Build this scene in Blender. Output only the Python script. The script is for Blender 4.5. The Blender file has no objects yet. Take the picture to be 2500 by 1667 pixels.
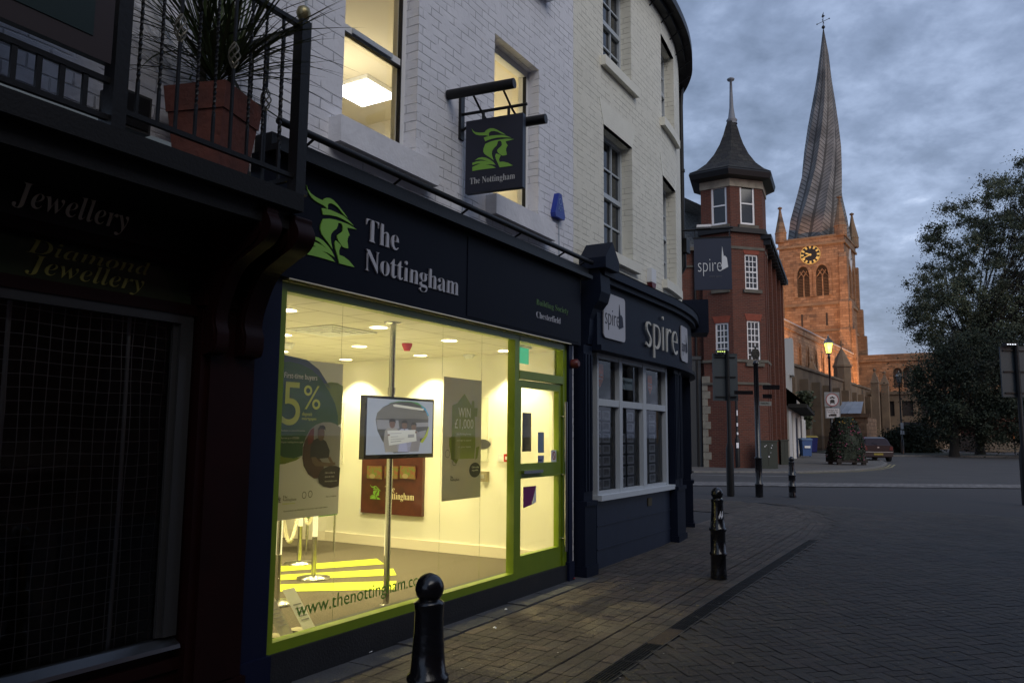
import bpy, math, random
from mathutils import Vector, Matrix, noise
R=math.radians; random.seed(7)
sc=bpy.context.scene; C=sc.collection
# ------------------------------------------------------------------ camera
FPX=1920.; CX,CY=1250.,833.5
PITCH=math.atan((1062-CY)/FPX); ROLL=R(.5)
_F=Vector((0,math.cos(PITCH),math.sin(PITCH))); _R0=Vector((1,0,0)); _U0=_R0.cross(_F)
_R=_R0*math.cos(ROLL)+_U0*math.sin(ROLL); _U=-_R0*math.sin(ROLL)+_U0*math.cos(ROLL)
CO=Vector((0,0,1.6))
cd=bpy.data.cameras.new('camera'); cam=bpy.data.objects.new('camera',cd); C.objects.link(cam)
cd.sensor_width=36; cd.lens=36*FPX/2500; cd.clip_start=.05; cd.clip_end=4000
m=Matrix((_R,_U,-_F)).transposed().to_4x4(); m.translation=CO; cam.matrix_world=m
sc.camera=cam
sc.render.resolution_x=1024; sc.render.resolution_y=682
# ------------------------------------------------------------------ world, sun, exposure
SUN_EL,SUN_AZ=R(6),R(150)
w=bpy.data.worlds.new("World"); sc.world=w; w.use_nodes=True
nt=w.node_tree; nt.nodes.clear(); N=nt.nodes.new; L=nt.links.new
out=N('ShaderNodeOutputWorld'); bg=N('ShaderNodeBackground'); bg2=N('ShaderNodeBackground'); add=N('ShaderNodeAddShader')
sky=N('ShaderNodeTexSky'); sky.sky_type='NISHITA'; sky.sun_disc=False; sky.sun_elevation=R(2); sky.sun_rotation=SUN_AZ
bg2.inputs[1].default_value=.05; L(sky.outputs[0],bg2.inputs[0])
tc=N('ShaderNodeTexCoord'); sep=N('ShaderNodeSeparateXYZ'); L(tc.outputs['Generated'],sep.inputs[0])
def mth(op,a,b=None,tree=nt):
    n=tree.nodes.new('ShaderNodeMath'); n.operation=op
    for i,x in enumerate((a,b)):
        if x is None: continue
        if isinstance(x,(int,float)): n.inputs[i].default_value=x
        else: tree.links.new(x,n.inputs[i])
    return n.outputs[0]
zz=mth('ADD',mth('MAXIMUM',sep.outputs[2],0.0),.30)
cmb=N('ShaderNodeCombineXYZ'); L(mth('DIVIDE',sep.outputs[0],zz),cmb.inputs[0]); L(mth('DIVIDE',sep.outputs[1],zz),cmb.inputs[1])
def wnoise(scale,det,rough,dist=0):
    n=N('ShaderNodeTexNoise'); n.inputs['Scale'].default_value=scale; n.inputs['Detail'].default_value=det; n.inputs['Roughness'].default_value=rough
    n.inputs['Distortion'].default_value=dist; L(cmb.outputs[0],n.inputs['Vector']); return n.outputs['Fac']
n1=wnoise(2.0,3,.5,.3); n2=wnoise(7.5,5,.55,.15)
n3=wnoise(17,4,.6,.1)
mixv=mth('ADD',mth('ADD',mth('MULTIPLY',n1,.40),mth('MULTIPLY',n2,.42)),mth('MULTIPLY',n3,.18))
cr=N('ShaderNodeValToRGB'); L(mixv,cr.inputs[0]); e=cr.color_ramp.elements
e[0].position=.39; e[0].color=(.095,.128,.205,1); e[1].position=.67; e[1].color=(.40,.47,.62,1)
x=cr.color_ramp.elements.new(.5); x.color=(.150,.195,.300,1)
x=cr.color_ramp.elements.new(.6); x.color=(.235,.295,.43,1)
L(cr.outputs[0],bg.inputs[0]); bg.inputs[1].default_value=1.62
L(bg.outputs[0],add.inputs[0]); L(bg2.outputs[0],add.inputs[1]); L(add.outputs[0],out.inputs[0])
sd=bpy.data.lights.new('sun','SUN'); sd.energy=1.3; sd.angle=R(50); sd.color=(1.0,.93,.84)
so=bpy.data.objects.new('sun',sd); C.objects.link(so)
so.rotation_euler=Vector((-math.sin(SUN_AZ)*math.cos(R(35)),-math.cos(SUN_AZ)*math.cos(R(35)),-math.sin(R(35)))).to_track_quat('-Z','Y').to_euler()
vs=sc.view_settings; vs.view_transform='Standard'; vs.look='None'; vs.exposure=0; vs.gamma=1; vs.use_curve_mapping=False
# ------------------------------------------------------------------ helpers
def ray(u,v): return _F*FPX+_R*(u-CX)-_U*(v-CY)
def gz(x,y): return .012*max(-20,min(y,20))
def G(u,v):
    z=0
    for _ in range(40):
        d=ray(u,v); p=CO+d*((z-CO.z)/d.z); z=gz(p.x,p.y)
    return p
def Gp(u,v):
    d=ray(u,v); return CO+d*((.30-CO.z)/d.z)
def at(u,v,Y): d=ray(u,v); return CO+d*(Y/d.y)
class Frame:
    def __init__(s,ox,oy,az):
        a=R(az); s.o=Vector((ox,oy,0)); s.x=Vector((math.sin(a),math.cos(a),0)); s.y=Vector((-s.x.y,s.x.x,0)); s.rot=math.atan2(s.x.y,s.x.x)
    def w(s,p): return s.o+s.x*p[0]+s.y*p[1]+Vector((0,0,p[2]))
    def l(s,p): q=p-s.o; return (q.dot(s.x),q.dot(s.y),p.z)
    def fp(s,u,v,y=0):
        d=ray(u,v); t=(s.o+s.y*y-CO).dot(s.y)/d.dot(s.y); p=CO+d*t; return ((p-s.o).dot(s.x),p.z)
    def xp(s,u,v,x=0):
        d=ray(u,v); t=(s.o+s.x*x-CO).dot(s.x)/d.dot(s.x); p=CO+d*t; return ((p-s.o).dot(s.y),p.z)
    def zp(s,u,v,z):
        d=ray(u,v); return s.l(CO+d*((z-CO.z)/d.z))
WF=Frame(0,0,90)                       # the world itself
FF=Frame(-.993,5.774,30.6)             # x runs along the shop fronts, y into the buildings, street side negative
class MB:
    def __init__(s): s.v=[];s.f=[];s.uv=[];s.sm=[];s.col=[];s.mi=[]
    def face(s,pts,uv=None,sm=False,col=None,mi=0):
        n=len(s.v); s.v+= [tuple(p) for p in pts]; s.f.append(tuple(range(n,n+len(pts)))); s.uv.append(uv); s.sm.append(sm); s.col.append(col); s.mi.append(mi); return s
    def mesh(s,vs,fs,sm=False,col=None,mi=0,uvs=None):
        n=len(s.v); s.v+=[tuple(p) for p in vs]
        for i,f in enumerate(fs):
            s.f.append(tuple(n+k for k in f)); s.uv.append([uvs[k] for k in f] if uvs else None); s.sm.append(sm); s.col.append(col); s.mi.append(mi)
        return s
    def box(s,x0,x1,y0,y1,z0,z1,mi=0):
        v=[(x,y,z) for z in (z0,z1) for y in (y0,y1) for x in (x0,x1)]
        return s.mesh(v,[(0,2,3,1),(4,5,7,6),(0,1,5,4),(2,6,7,3),(0,4,6,2),(1,3,7,5)],mi=mi)
    def prism(s,poly,m,d0,d1,mi=0):
        # poly in 2d, m(x,y,d)->3d
        n=len(poly)
        a=[m(p[0],p[1],d0) for p in poly]; b=[m(p[0],p[1],d1) for p in poly]
        s.mesh(a+b,[tuple(range(n)),tuple(range(2*n-1,n-1,-1))]+[(i,(i+1)%n,n+(i+1)%n,n+i) for i in range(n)],mi=mi); return s
    def tube(s,pts,r,n=8,cap=True,mi=0):
        pts=[Vector(p) for p in pts]; rs=r if isinstance(r,(list,tuple)) else [r]*len(pts); rings=[]; prev=None
        for i,p in enumerate(pts):
            t=(pts[min(i+1,len(pts)-1)]-pts[max(i-1,0)])
            if t.length<1e-9: t=Vector((0,0,1))
            t.normalize()
            if prev is None: a=t.orthogonal().normalized()
            else:
                a=prev-t*prev.dot(t)
                a=a.normalized() if a.length>1e-6 else t.orthogonal().normalized()
            prev=a; b=t.cross(a)
            rings.append([p+(a*math.cos(2*math.pi*k/n)+b*math.sin(2*math.pi*k/n))*rs[i] for k in range(n)])
        vs=[q for rg in rings for q in rg]; fs=[]
        for i in range(len(pts)-1):
            for k in range(n): fs.append((i*n+k,i*n+(k+1)%n,(i+1)*n+(k+1)%n,(i+1)*n+k))
        s.mesh(vs,fs,sm=n>5,mi=mi)
        if cap: s.mesh(rings[0],[tuple(range(n-1,-1,-1))],mi=mi); s.mesh(rings[-1],[tuple(range(n))],mi=mi)
        return s
    def lathe(s,cx,cy,prof,n=20,rot=0,sm=True,mi=0,lean=(0,0)):
        vs=[];fs=[]
        for (r,z) in prof:
            for k in range(n):
                a=rot+2*math.pi*k/n; vs.append((cx+r*math.cos(a)+lean[0]*z,cy+r*math.sin(a)+lean[1]*z,z))
        for i in range(len(prof)-1):
            for k in range(n): fs.append((i*n+k,i*n+(k+1)%n,(i+1)*n+(k+1)%n,(i+1)*n+k))
        s.mesh(vs,fs,sm=sm,mi=mi)
        s.mesh(vs[:n],[tuple(range(n-1,-1,-1))],mi=mi); s.mesh(vs[-n:],[tuple(range(n))],mi=mi); return s
    def wall(s,x0,x1,z0,z1,holes,y0=0,dep=.2,axis='x',mp=None,mi=0):
        mp=mp or ((lambda a,d,z:(a,d,z)) if axis=='x' else (lambda a,d,z:(d,a,z)))
        xs=sorted({x0,x1}|{h[0] for h in holes}|{h[1] for h in holes}); zs=sorted({z0,z1}|{h[2] for h in holes}|{h[3] for h in holes})
        for i in range(len(xs)-1):
            for j in range(len(zs)-1):
                a,b,c_,d=xs[i],xs[i+1],zs[j],zs[j+1]; mx,mz=(a+b)/2,(c_+d)/2
                if mx<x0 or mx>x1 or mz<z0 or mz>z1: continue
                if any(h[0]<mx<h[1] and h[2]<mz<h[3] for h in holes): continue
                s.face([mp(a,y0,c_),mp(b,y0,c_),mp(b,y0,d),mp(a,y0,d)],uv=[(a,c_),(b,c_),(b,d),(a,d)],mi=mi)
        for h in holes:
            a,b,c_,d=h[:4]; y1=y0+dep
            for q in (((a,y0,c_),(a,y0,d),(a,y1,d),(a,y1,c_)),((b,y0,c_),(b,y1,c_),(b,y1,d),(b,y0,d)),((a,y0,c_),(a,y1,c_),(b,y1,c_),(b,y0,c_)),((a,y0,d),(b,y0,d),(b,y1,d),(a,y1,d))):
                s.face([mp(*t) for t in q],mi=mi)
        return s
    def text(s,body,m,sx,sy,th=.002,mi=0):
        vs,fs=tgeo(body); s.mesh([m(x*sx,y*sy,(z+.5)*th) for x,y,z in vs],fs,mi=mi); return s
BASE={}
_tg={}
def serif(s): return ''.join(chr(0x1d400+ord(c)-65) if 'A'<=c<='Z' else chr(0x1d41a+ord(c)-97) if 'a'<=c<='z' else c for c in s)
def ital(s): return ''.join(chr(0x1d468+ord(c)-65) if 'A'<=c<='Z' else chr(0x1d482+ord(c)-97) if 'a'<=c<='z' else c for c in s)
THIN={'spire':-.020,'estate agents':-.01}
def tgeo(body):
    # unit text: left edge at x=0, width 1, baseline y=0, capital height 1
    if body in _tg: return _tg[body]
    def mk(b):
        c=bpy.data.curves.new('tmp','FONT'); c.body=b; c.size=1; c.extrude=.5; c.resolution_u=5; c.offset=THIN.get(b,-.013 if ord(b[0])>0x1000 else 0)
        o=bpy.data.objects.new('tmp',c); C.objects.link(o); dg=bpy.context.evaluated_depsgraph_get(); dg.update()
        me=o.evaluated_get(dg).to_mesh(); vs=[v.co.copy() for v in me.vertices]; fs=[tuple(p.vertices) for p in me.polygons]
        o.evaluated_get(dg).to_mesh_clear(); bpy.data.objects.remove(o); bpy.data.curves.remove(c); return vs,fs
    T='T' if ord(body[0])<0x1000 else serif('T')
    tv,_=mk(T); cap=max(v.y for v in tv)
    vs,fs=mk(body); x0=min(v.x for v in vs); x1=max(v.x for v in vs)
    _tg[body]=([((v.x-x0)/(x1-x0),v.y/cap,v.z) for v in vs],fs); return _tg[body]
def build(name,mb,mats,base=(0,0,0)):
    me=bpy.data.meshes.new(name); b=Vector(base)
    if len(mb.v)<30000 and not any(mb.sm):           # weld shared corners of flat shaded pieces
        d={}; nv=[]; mp=[]
        for v in mb.v:
            k=(round(v[0],4),round(v[1],4),round(v[2],4))
            if k not in d: d[k]=len(nv); nv.append(tuple(v))
            mp.append(d[k])
        nf=[tuple(mp[i] for i in f) for f in mb.f]
        if all(len(set(f))==len(f) for f in nf): mb.v=nv; mb.f=nf
    me.from_pydata([(x-b[0],y-b[1],z-b[2]) for x,y,z in mb.v],[],mb.f)
    anyc=any(c is not None for c in mb.col)
    if anyc: me.color_attributes.new('Col','FLOAT_COLOR','CORNER')
    me.uv_layers.new(name='UVMap'); dat=me.uv_layers['UVMap'].data
    ca=me.color_attributes['Col'] if anyc else None
    V=mb.v
    for p in me.polygons:
        i=p.index; u=mb.uv[i]
        if u is None:
            n=p.normal; ax,ay,az=abs(n.x),abs(n.y),abs(n.z)
            for li in p.loop_indices:
                c=V[me.loops[li].vertex_index]
                dat[li].uv=(c[0],c[1]) if az>=ax and az>=ay else ((c[1],c[2]) if ax>ay else (c[0],c[2]))
        else:
            for k,li in enumerate(p.loop_indices): dat[li].uv=u[k]
        p.use_smooth=mb.sm[i]; p.material_index=mb.mi[i]
        if anyc:
            cc=mb.col[i] or (1,1,1)
            for li in p.loop_indices: ca.data[li].color=(*cc,1)
    for mm in (mats if isinstance(mats,(list,tuple)) else [mats]): me.materials.append(mm)
    o=bpy.data.objects.new(name,me); C.objects.link(o); return o
def settag(o,label,cat,group):
    if label: o['label']=label
    if cat: o['category']=cat
    if group: o['group']=group
def thing(name,label,cat,base,fr=None,group=None,rz=0):
    fr=fr or WF; o=bpy.data.objects.new(name,None); C.objects.link(o); o.empty_display_size=.2
    o.location=fr.w(base); o.rotation_euler=(0,0,fr.rot+rz); settag(o,label,cat,group); BASE[o.name]=tuple(base); return o
def part(par,name,mb,mat,label=None):
    b=BASE[par.name]; o=build(name,mb,mat,b); o.parent=par; BASE[o.name]=b
    if label: o['label']=label
    return o
def single(name,label,cat,base,mb,mat,fr=None,group=None):
    fr=fr or WF; o=build(name,mb,mat,base); o.location=fr.w(base); o.rotation_euler=(0,0,fr.rot); settag(o,label,cat,group); BASE[o.name]=tuple(base); return o
def struct(name,mb,mat,fr=None):
    fr=fr or WF; o=build(name,mb,mat); o.location=fr.w((0,0,0)); o.rotation_euler=(0,0,fr.rot); o['kind']='structure'; return o
def dup(o,parent=None):
    c=o.copy(); C.objects.link(c)
    if parent: c.parent=parent
    for ch in list(o.children): dup(ch,c)
    return c
def light(name,kind,loc,energy,color,fr=None,parent=None,target=None,**kw):
    ld=bpy.data.lights.new(name,kind); ld.energy=energy; ld.color=color
    for k,v in kw.items(): setattr(ld,k,v)
    o=bpy.data.objects.new(name,ld); C.objects.link(o); fr=fr or WF; o.location=fr.w(loc)
    if target is not None: o.rotation_euler=(fr.w(target)-fr.w(loc)).to_track_quat('-Z','Y').to_euler()
    return o
# ------------------------------------------------------------------ materials
def mat(name,col,rough=.6,metal=0,col2=None,nscale=5,bump=0,bscale=60,spec=.5,emit=None,estr=1,alpha=None,attr=False,brick=None,coat=0,stain=None,sheen=0,ndet=4):
    ma=bpy.data.materials.new(name); ma.use_nodes=True; t=ma.node_tree; b=t.nodes['Principled BSDF']
    b.inputs['Roughness'].default_value=rough; b.inputs['Metallic'].default_value=metal; b.inputs['Specular IOR Level'].default_value=spec
    if coat: b.inputs['Coat Weight'].default_value=coat; b.inputs['Coat Roughness'].default_value=.1
    b.inputs['Base Color'].default_value=(*col,1)
    tcn=t.nodes.new('ShaderNodeTexCoord'); cur=None; bumps=[]
    def noi(scale,det=4,src='Object',dist=0,rg=.55):
        n=t.nodes.new('ShaderNodeTexNoise'); n.inputs['Scale'].default_value=scale; n.inputs['Detail'].default_value=det; n.inputs['Distortion'].default_value=dist; n.inputs['Roughness'].default_value=rg
        t.links.new(tcn.outputs[src],n.inputs['Vector']); return n.outputs['Fac']
    def mix(f,a,bb,mode='MIX'):
        n=t.nodes.new('ShaderNodeMix'); n.data_type='RGBA'; n.blend_type=mode
        for inp,val in ((n.inputs[0],f),(n.inputs[6],a),(n.inputs[7],bb)):
            if isinstance(val,(int,float)): inp.default_value=val
            elif isinstance(val,tuple): inp.default_value=(*val,1)
            else: t.links.new(val,inp)
        return n.outputs[2]
    def ramp(f,p0,p1):
        n=t.nodes.new('ShaderNodeMapRange'); t.links.new(f,n.inputs[0]); n.inputs[1].default_value=p0; n.inputs[2].default_value=p1; return n.outputs[0]
    if brick:
        br=t.nodes.new('ShaderNodeTexBrick')
        br.inputs['Scale'].default_value=1; br.inputs['Brick Width'].default_value=brick.get('w',.225); br.inputs['Row Height'].default_value=brick.get('h',.075)
        br.inputs['Mortar Size'].default_value=brick.get('m',.008); br.inputs['Mortar Smooth'].default_value=brick.get('s',.3); br.inputs['Bias'].default_value=0
        br.inputs['Color1'].default_value=(*col,1); br.inputs['Color2'].default_value=(*(col2 or col),1); br.inputs['Mortar'].default_value=(*brick['mc'],1)
        va=t.nodes.new('ShaderNodeVectorMath'); va.operation='ADD'; t.links.new(tcn.outputs['UV'],va.inputs[0])
        nn=t.nodes.new('ShaderNodeTexNoise'); nn.inputs['Scale'].default_value=brick.get('ds',6); t.links.new(tcn.outputs['UV'],nn.inputs['Vector'])
        vm=t.nodes.new('ShaderNodeVectorMath'); vm.operation='MULTIPLY_ADD'; t.links.new(nn.outputs['Color'],vm.inputs[0]); dd=brick.get('d',.012); vm.inputs[1].default_value=(dd,dd,0); vm.inputs[2].default_value=(-dd/2,-dd/2,0)
        t.links.new(vm.outputs[0],va.inputs[1]); t.links.new(va.outputs[0],br.inputs['Vector'])
        cur=br.outputs['Color']; bumps.append((br.outputs['Fac'],-brick.get('b',1)*.006))
        if brick.get('patch'):
            pf=ramp(noi(brick['patch'],3),.48,.6); cur=mix(pf,cur,brick.get('pc',col))
            f2=mth('MULTIPLY',br.outputs['Fac'],mth('SUBTRACT',1.0,pf,t),t); bumps[-1]=(f2,-brick.get('b',1)*.006)
        v=mix(1,cur,mix(noi(3,5),(.84,.84,.84),(1.08,1.08,1.08)),'MULTIPLY'); cur=v
    elif col2: cur=mix(ramp(noi(nscale,ndet),.35,.65),col,col2)
    if attr:
        a=t.nodes.new('ShaderNodeVertexColor'); a.layer_name='Col'
        cur=mix(1,cur if cur else col,a.outputs['Color'],'MULTIPLY')
    if stain: cur=mix(ramp(noi(stain[0],6,rg=.65),stain[2],stain[2]+.15),cur if cur else col,stain[1])
    if cur is not None: t.links.new(cur,b.inputs['Base Color'])
    if bump: bumps.append((noi(bscale,5),bump*.01))
    nm=None
    for f,s_ in bumps:
        bn=t.nodes.new('ShaderNodeBump'); bn.inputs['Distance'].default_value=abs(s_); bn.inputs['Strength'].default_value=1; bn.invert=s_<0
        t.links.new(f,bn.inputs['Height'])
        if nm: t.links.new(nm,bn.inputs['Normal'])
        nm=bn.outputs[0]
    if nm: t.links.new(nm,b.inputs['Normal'])
    if emit: b.inputs['Emission Color'].default_value=(*emit,1); b.inputs['Emission Strength'].default_value=estr
    return ma
def glassmat(name,tint=(1,1,1),rough=0,refl=1.0):
    ma=bpy.data.materials.new(name); ma.use_nodes=True; t=ma.node_tree; t.nodes.clear()
    o=t.nodes.new('ShaderNodeOutputMaterial'); mx=t.nodes.new('ShaderNodeMixShader'); tr=t.nodes.new('ShaderNodeBsdfTransparent'); gl=t.nodes.new('ShaderNodeBsdfGlossy')
    lw=t.nodes.new('ShaderNodeFresnel'); lw.inputs['IOR'].default_value=1.5
    tr.inputs[0].default_value=(*tint,1); gl.inputs['Roughness'].default_value=rough; gl.inputs['Color'].default_value=(refl,refl,refl,1)
    t.links.new(lw.outputs[0],mx.inputs[0]); t.links.new(tr.outputs[0],mx.inputs[1]); t.links.new(gl.outputs[0],mx.inputs[2]); t.links.new(mx.outputs[0],o.inputs[0]); return ma
def emat(name,col,s):
    ma=bpy.data.materials.new(name); ma.use_nodes=True; t=ma.node_tree; b=t.nodes['Principled BSDF']; b.inputs['Base Color'].default_value=(.02,.02,.02,1)
    b.inputs['Emission Color'].default_value=(*col,1); b.inputs['Emission Strength'].default_value=s; return ma
WHITEB=mat('painted_brick_white',(.80,.80,.85),.65,col2=(.76,.76,.81),brick=dict(mc=(.52,.52,.56),m=.006,b=1.1,d=.03,s=.6,ds=3,patch=5,pc=(.77,.77,.82)),bump=.5,bscale=25,stain=(1.3,(.60,.60,.62),.62))  # darker broken joints put the small shadows at brick edges into the colour
CREAMB=mat('painted_brick_cream',(.80,.775,.67),.65,col2=(.77,.745,.64),brick=dict(mc=(.55,.53,.45),m=.005,b=1.0,d=.015,s=.5,patch=5,pc=(.78,.755,.65)),bump=.4,bscale=25,stain=(1.1,(.62,.60,.50),.62))
CREAM=mat('painted_stone_cream',(.80,.78,.68),.6,col2=(.75,.73,.63),bump=.3)
WHITES=mat('painted_stone_white',(.80,.80,.84),.6,col2=(.72,.72,.76),bump=.5,bscale=20)
SASH=mat('white_sash_paint',(.72,.73,.74),.4)
GSASH=mat('grey_sash_paint',(.42,.46,.50),.4)
NAVY=mat('navy_fascia_paint',(.003,.004,.010),.5,col2=(.004,.005,.012),nscale=2,spec=.10)
NAVYP=mat('navy_pilaster_paint',(.005,.008,.030),.5,spec=.2,col2=(.004,.007,.026),nscale=3)
NAVYD=mat('dark_navy_joinery',(.005,.009,.022),.5,spec=.15,col2=(.007,.011,.025),nscale=4,bump=.2)
BLACK=mat('black_painted_metal',(.008,.008,.009),.42,spec=.3,bump=.15,bscale=40)
BLACKG=mat('black_gloss_cast_iron',(.006,.006,.008),.22,bump=.5,bscale=14,coat=.4)
LIME=mat('lime_powder_coat',(.19,.27,.012),.35,col2=(.17,.25,.01))
LIMET=mat('lime_vinyl_logo',(.20,.42,.05),.5)
GREENT=mat('green_vinyl_text',(.09,.24,.02),.5)
GREYT=mat('silver_lettering',(.42,.42,.47),.4)
STEEL=mat('brushed_steel',(.55,.55,.53),.22,1)
DSTEEL=mat('dull_steel_frame',(.45,.46,.47),.35,.9)
MAROON=mat('maroon_gloss_paint',(.013,.0025,.0025),.5,col2=(.009,.002,.002),nscale=3,coat=0,spec=.12)
BROWN=mat('dark_brown_paint',(.012,.008,.007),.45)
TERRA=mat('terracotta',(.17,.052,.036),.8,col2=(.12,.042,.032),nscale=9,bump=.6,bscale=30)
LEAFP=mat('plant_leaf',(.045,.068,.022),.55,attr=True)
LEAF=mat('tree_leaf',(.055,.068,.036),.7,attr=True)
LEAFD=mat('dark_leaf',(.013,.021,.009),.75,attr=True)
BARK=mat('bark',(.012,.010,.008),.9,col2=(.020,.017,.014),nscale=8,bump=2,bscale=20)
REDB=mat('red_brick',(.125,.033,.018),.85,col2=(.082,.023,.014),brick=dict(mc=(.12,.075,.055),m=.009,b=1,d=.004,s=.1),bump=.4,stain=(.5,(.07,.025,.018),.6))
REDB2=mat('rubbed_red_brick',(.24,.055,.03),.8,col2=(.18,.04,.02),nscale=8)
STONEG=mat('grey_band_stone',(.12,.11,.09),.85,col2=(.08,.075,.06),nscale=3)
STONEL=mat('light_quoin_stone',(.30,.27,.21),.8,col2=(.2,.18,.14),nscale=3)
SLATE=mat('roof_slate',(.022,.022,.025),.8,spec=.2,col2=(.040,.040,.038),brick=dict(mc=(.02,.02,.02),w=.3,h=.2,m=.012,d=.02,b=2),bump=.5,stain=(1.2,(.085,.085,.07),.6))
SLATEL=mat('lichen_slate',(.20,.20,.19),.8,col2=(.13,.13,.12),brick=dict(mc=(.03,.03,.03),w=.3,h=.2,m=.012,d=.02,b=2),bump=.5,stain=(1.5,(.20,.20,.16),.56))
CHST=mat('church_sandstone',(.31,.20,.12),.9,col2=(.19,.11,.062),brick=dict(mc=(.13,.08,.05),w=.95,h=.42,m=.022,d=.03,b=5,s=.4),bump=3,bscale=3,stain=(.45,(.10,.07,.05),.53))
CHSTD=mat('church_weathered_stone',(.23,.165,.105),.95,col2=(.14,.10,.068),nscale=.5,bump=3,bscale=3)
LOUV=mat('dark_louvre',(.03,.022,.018),.8)
LEADR=mat('lead_roofing',(.30,.33,.38),.5,col2=(.24,.27,.31),nscale=1)
DGLASS=mat('dark_window_glass',(.008,.009,.011),.06,spec=.7)
GLASS=glassmat('clear_glass')
GLASSD=glassmat('shop_glass_smoky',(.9,.92,.92),0,.8)
CARPET=mat('carpet_taupe',(.125,.105,.075),.95,col2=(.078,.066,.048),nscale=60,bump=.6,bscale=150)
LIMEF=mat('lime_floor_stripe',(.52,.58,.03),.7)
IWALL=mat('interior_white_paint',(.82,.80,.70),.6)
ICEIL=mat('ceiling_tile',(.66,.63,.54),.9,brick=dict(mc=(.36,.33,.26),w=.6,h=.6,m=.008,d=0,b=.3),col2=(.64,.61,.52))
MAHOG=mat('mahogany_board',(.095,.022,.012),.35,col2=(.06,.013,.008),nscale=7,coat=.3)
PAPER=mat('white_paper',(.8,.8,.8),.6)
PAPERG=mat('poster_grey',(.80,.80,.84),.45)
DOWN=emat('downlight_glow',(1,.85,.5),9)
PANEL=emat('ceiling_light_panel',(1,.98,.9),6)
SKIRT=mat('skirting_white',(.78,.72,.6),.4)
CONC=mat('concrete_strip',(.085,.085,.09),.85,col2=(.06,.06,.065),nscale=5,bump=.8)
def flat(name,c,r=.6): return mat(name,c,r)
# ------------------------------------------------------------------ ground: sheets, bricks, kerbs
def sheet(mb,poly,dz,step=2.0):
    mb.face([(x,y,gz(x,y)+dz) for x,y in poly])
BED=mat('joint_sand',(.024,.021,.019),.95,col2=(.032,.028,.025),nscale=3)
PAV=mat('pavement_brick',(.092,.073,.058),.75,attr=True,col2=(.066,.054,.045),nscale=2.2,bump=1.2,bscale=35,stain=(1.1,(.06,.046,.04),.55))
ROADB=mat('road_brick',(.052,.043,.036),.72,attr=True,col2=(.038,.032,.028),nscale=1.2,bump=1.2,bscale=35,stain=(.7,(.026,.024,.025),.56))
FARR=mat('far_road_surface',(.056,.053,.052),.85,col2=(.042,.040,.041),nscale=.7,bump=.8,bscale=20,stain=(.3,(.05,.048,.05),.55))
FLAG=mat('flagstones',(.12,.112,.105),.85,col2=(.095,.09,.085),brick=dict(mc=(.06,.055,.05),w=.9,h=.6,m=.012,d=.004),bump=.4,stain=(.6,(.10,.095,.09),.58))
mb=MB(); ys=[-20,-10,0,5,10,15,20,26,40,80,200,900]; xs=[-400,-60,-10,0,10,30,80,500]
for i in range(len(xs)-1):
    for j in range(len(ys)-1):
        mb.face([(x,y,gz(x,y)-.03) for x,y in ((xs[i],ys[j]),(xs[i+1],ys[j]),(xs[i+1],ys[j+1]),(xs[i],ys[j+1]))])
struct('ground',mb,BED)
# drain line, local x along the facade, local y negative to the street
DR=[(-8,-1.66),(0.2,-1.64),(4,-1.63),(8.1,-1.66),(10,-1.5),(11.5,-1.1),(12.6,-.35),(13.2,.6)]
def drain_y(x):
    for i in range(len(DR)-1):
        if DR[i][0]<=x<=DR[i+1][0]:
            t=(x-DR[i][0])/(DR[i+1][0]-DR[i][0]); t2=t
            return DR[i][1]+(DR[i+1][1]-DR[i][1])*t2
    return None
def lz(x,y):
    p=FF.w((x,y,0)); return gz(p.x,p.y)
def brickquad(mb,cx,cy,hx,hy,ang,dz,base=1.0,vr=.17):
    c,s=math.cos(ang),math.sin(ang); j=random.uniform(-.0015,.0015); tx,ty=random.uniform(-.007,.007),random.uniform(-.007,.007)
    g=base*random.uniform(1-vr,1+vr); col=(g*random.uniform(.95,1.06),g,g*random.uniform(.94,1.06))
    z0=lz(cx,cy)+dz+j; dzdx=(lz(cx+.5,cy)-lz(cx-.5,cy)); dzdy=(lz(cx,cy+.5)-lz(cx,cy-.5)); q=[];
    for ax,ay in ((-hx,-hy),(hx,-hy),(hx,hy),(-hx,hy)):
        q.append((cx+ax*c-ay*s, cy+ax*s+ay*c, z0+(ax*c-ay*s)*dzdx+(ax*s+ay*c)*dzdy+ax*tx+ay*ty))
    mb.face(q,col=col)
pav=MB(); road=MB()
bl,bw=.2,.1; gp=.0035
# pavement: pairs of bricks laid along and across
nx=int(22/.2)
for i in range(-22,nx-10):
    for j in range(-3,9):
        cx=i*.2+.1; cy=-(j*.2+.1)-.26
        dy=drain_y(cx)
        if dy is None: continue
        if cy-.1< dy+.27: continue
        if cx>8.6 and cy>-.2-.0: pass
        if (i//2+j)%2==0 if False else ((i+j)%3!=0):
            for k in (-1,1): brickquad(pav,cx,cy+k*.05,.1-gp,.05-gp,0,0)
        else:
            for k in (-1,1): brickquad(pav,cx+k*.05,cy,.05-gp,.1-gp,0,0)
# a soldier course beside the drain
x=-4.4
while x<12.6:
    dy=drain_y(x); sl=math.atan2(drain_y(min(x+.2,13))-dy,.2)
    for k in range(4): brickquad(pav,x,dy+.105+.1*k+ .02,.1-gp,.05-gp,sl,-.006,.9)
    x+=.2*math.cos(sl)
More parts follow.
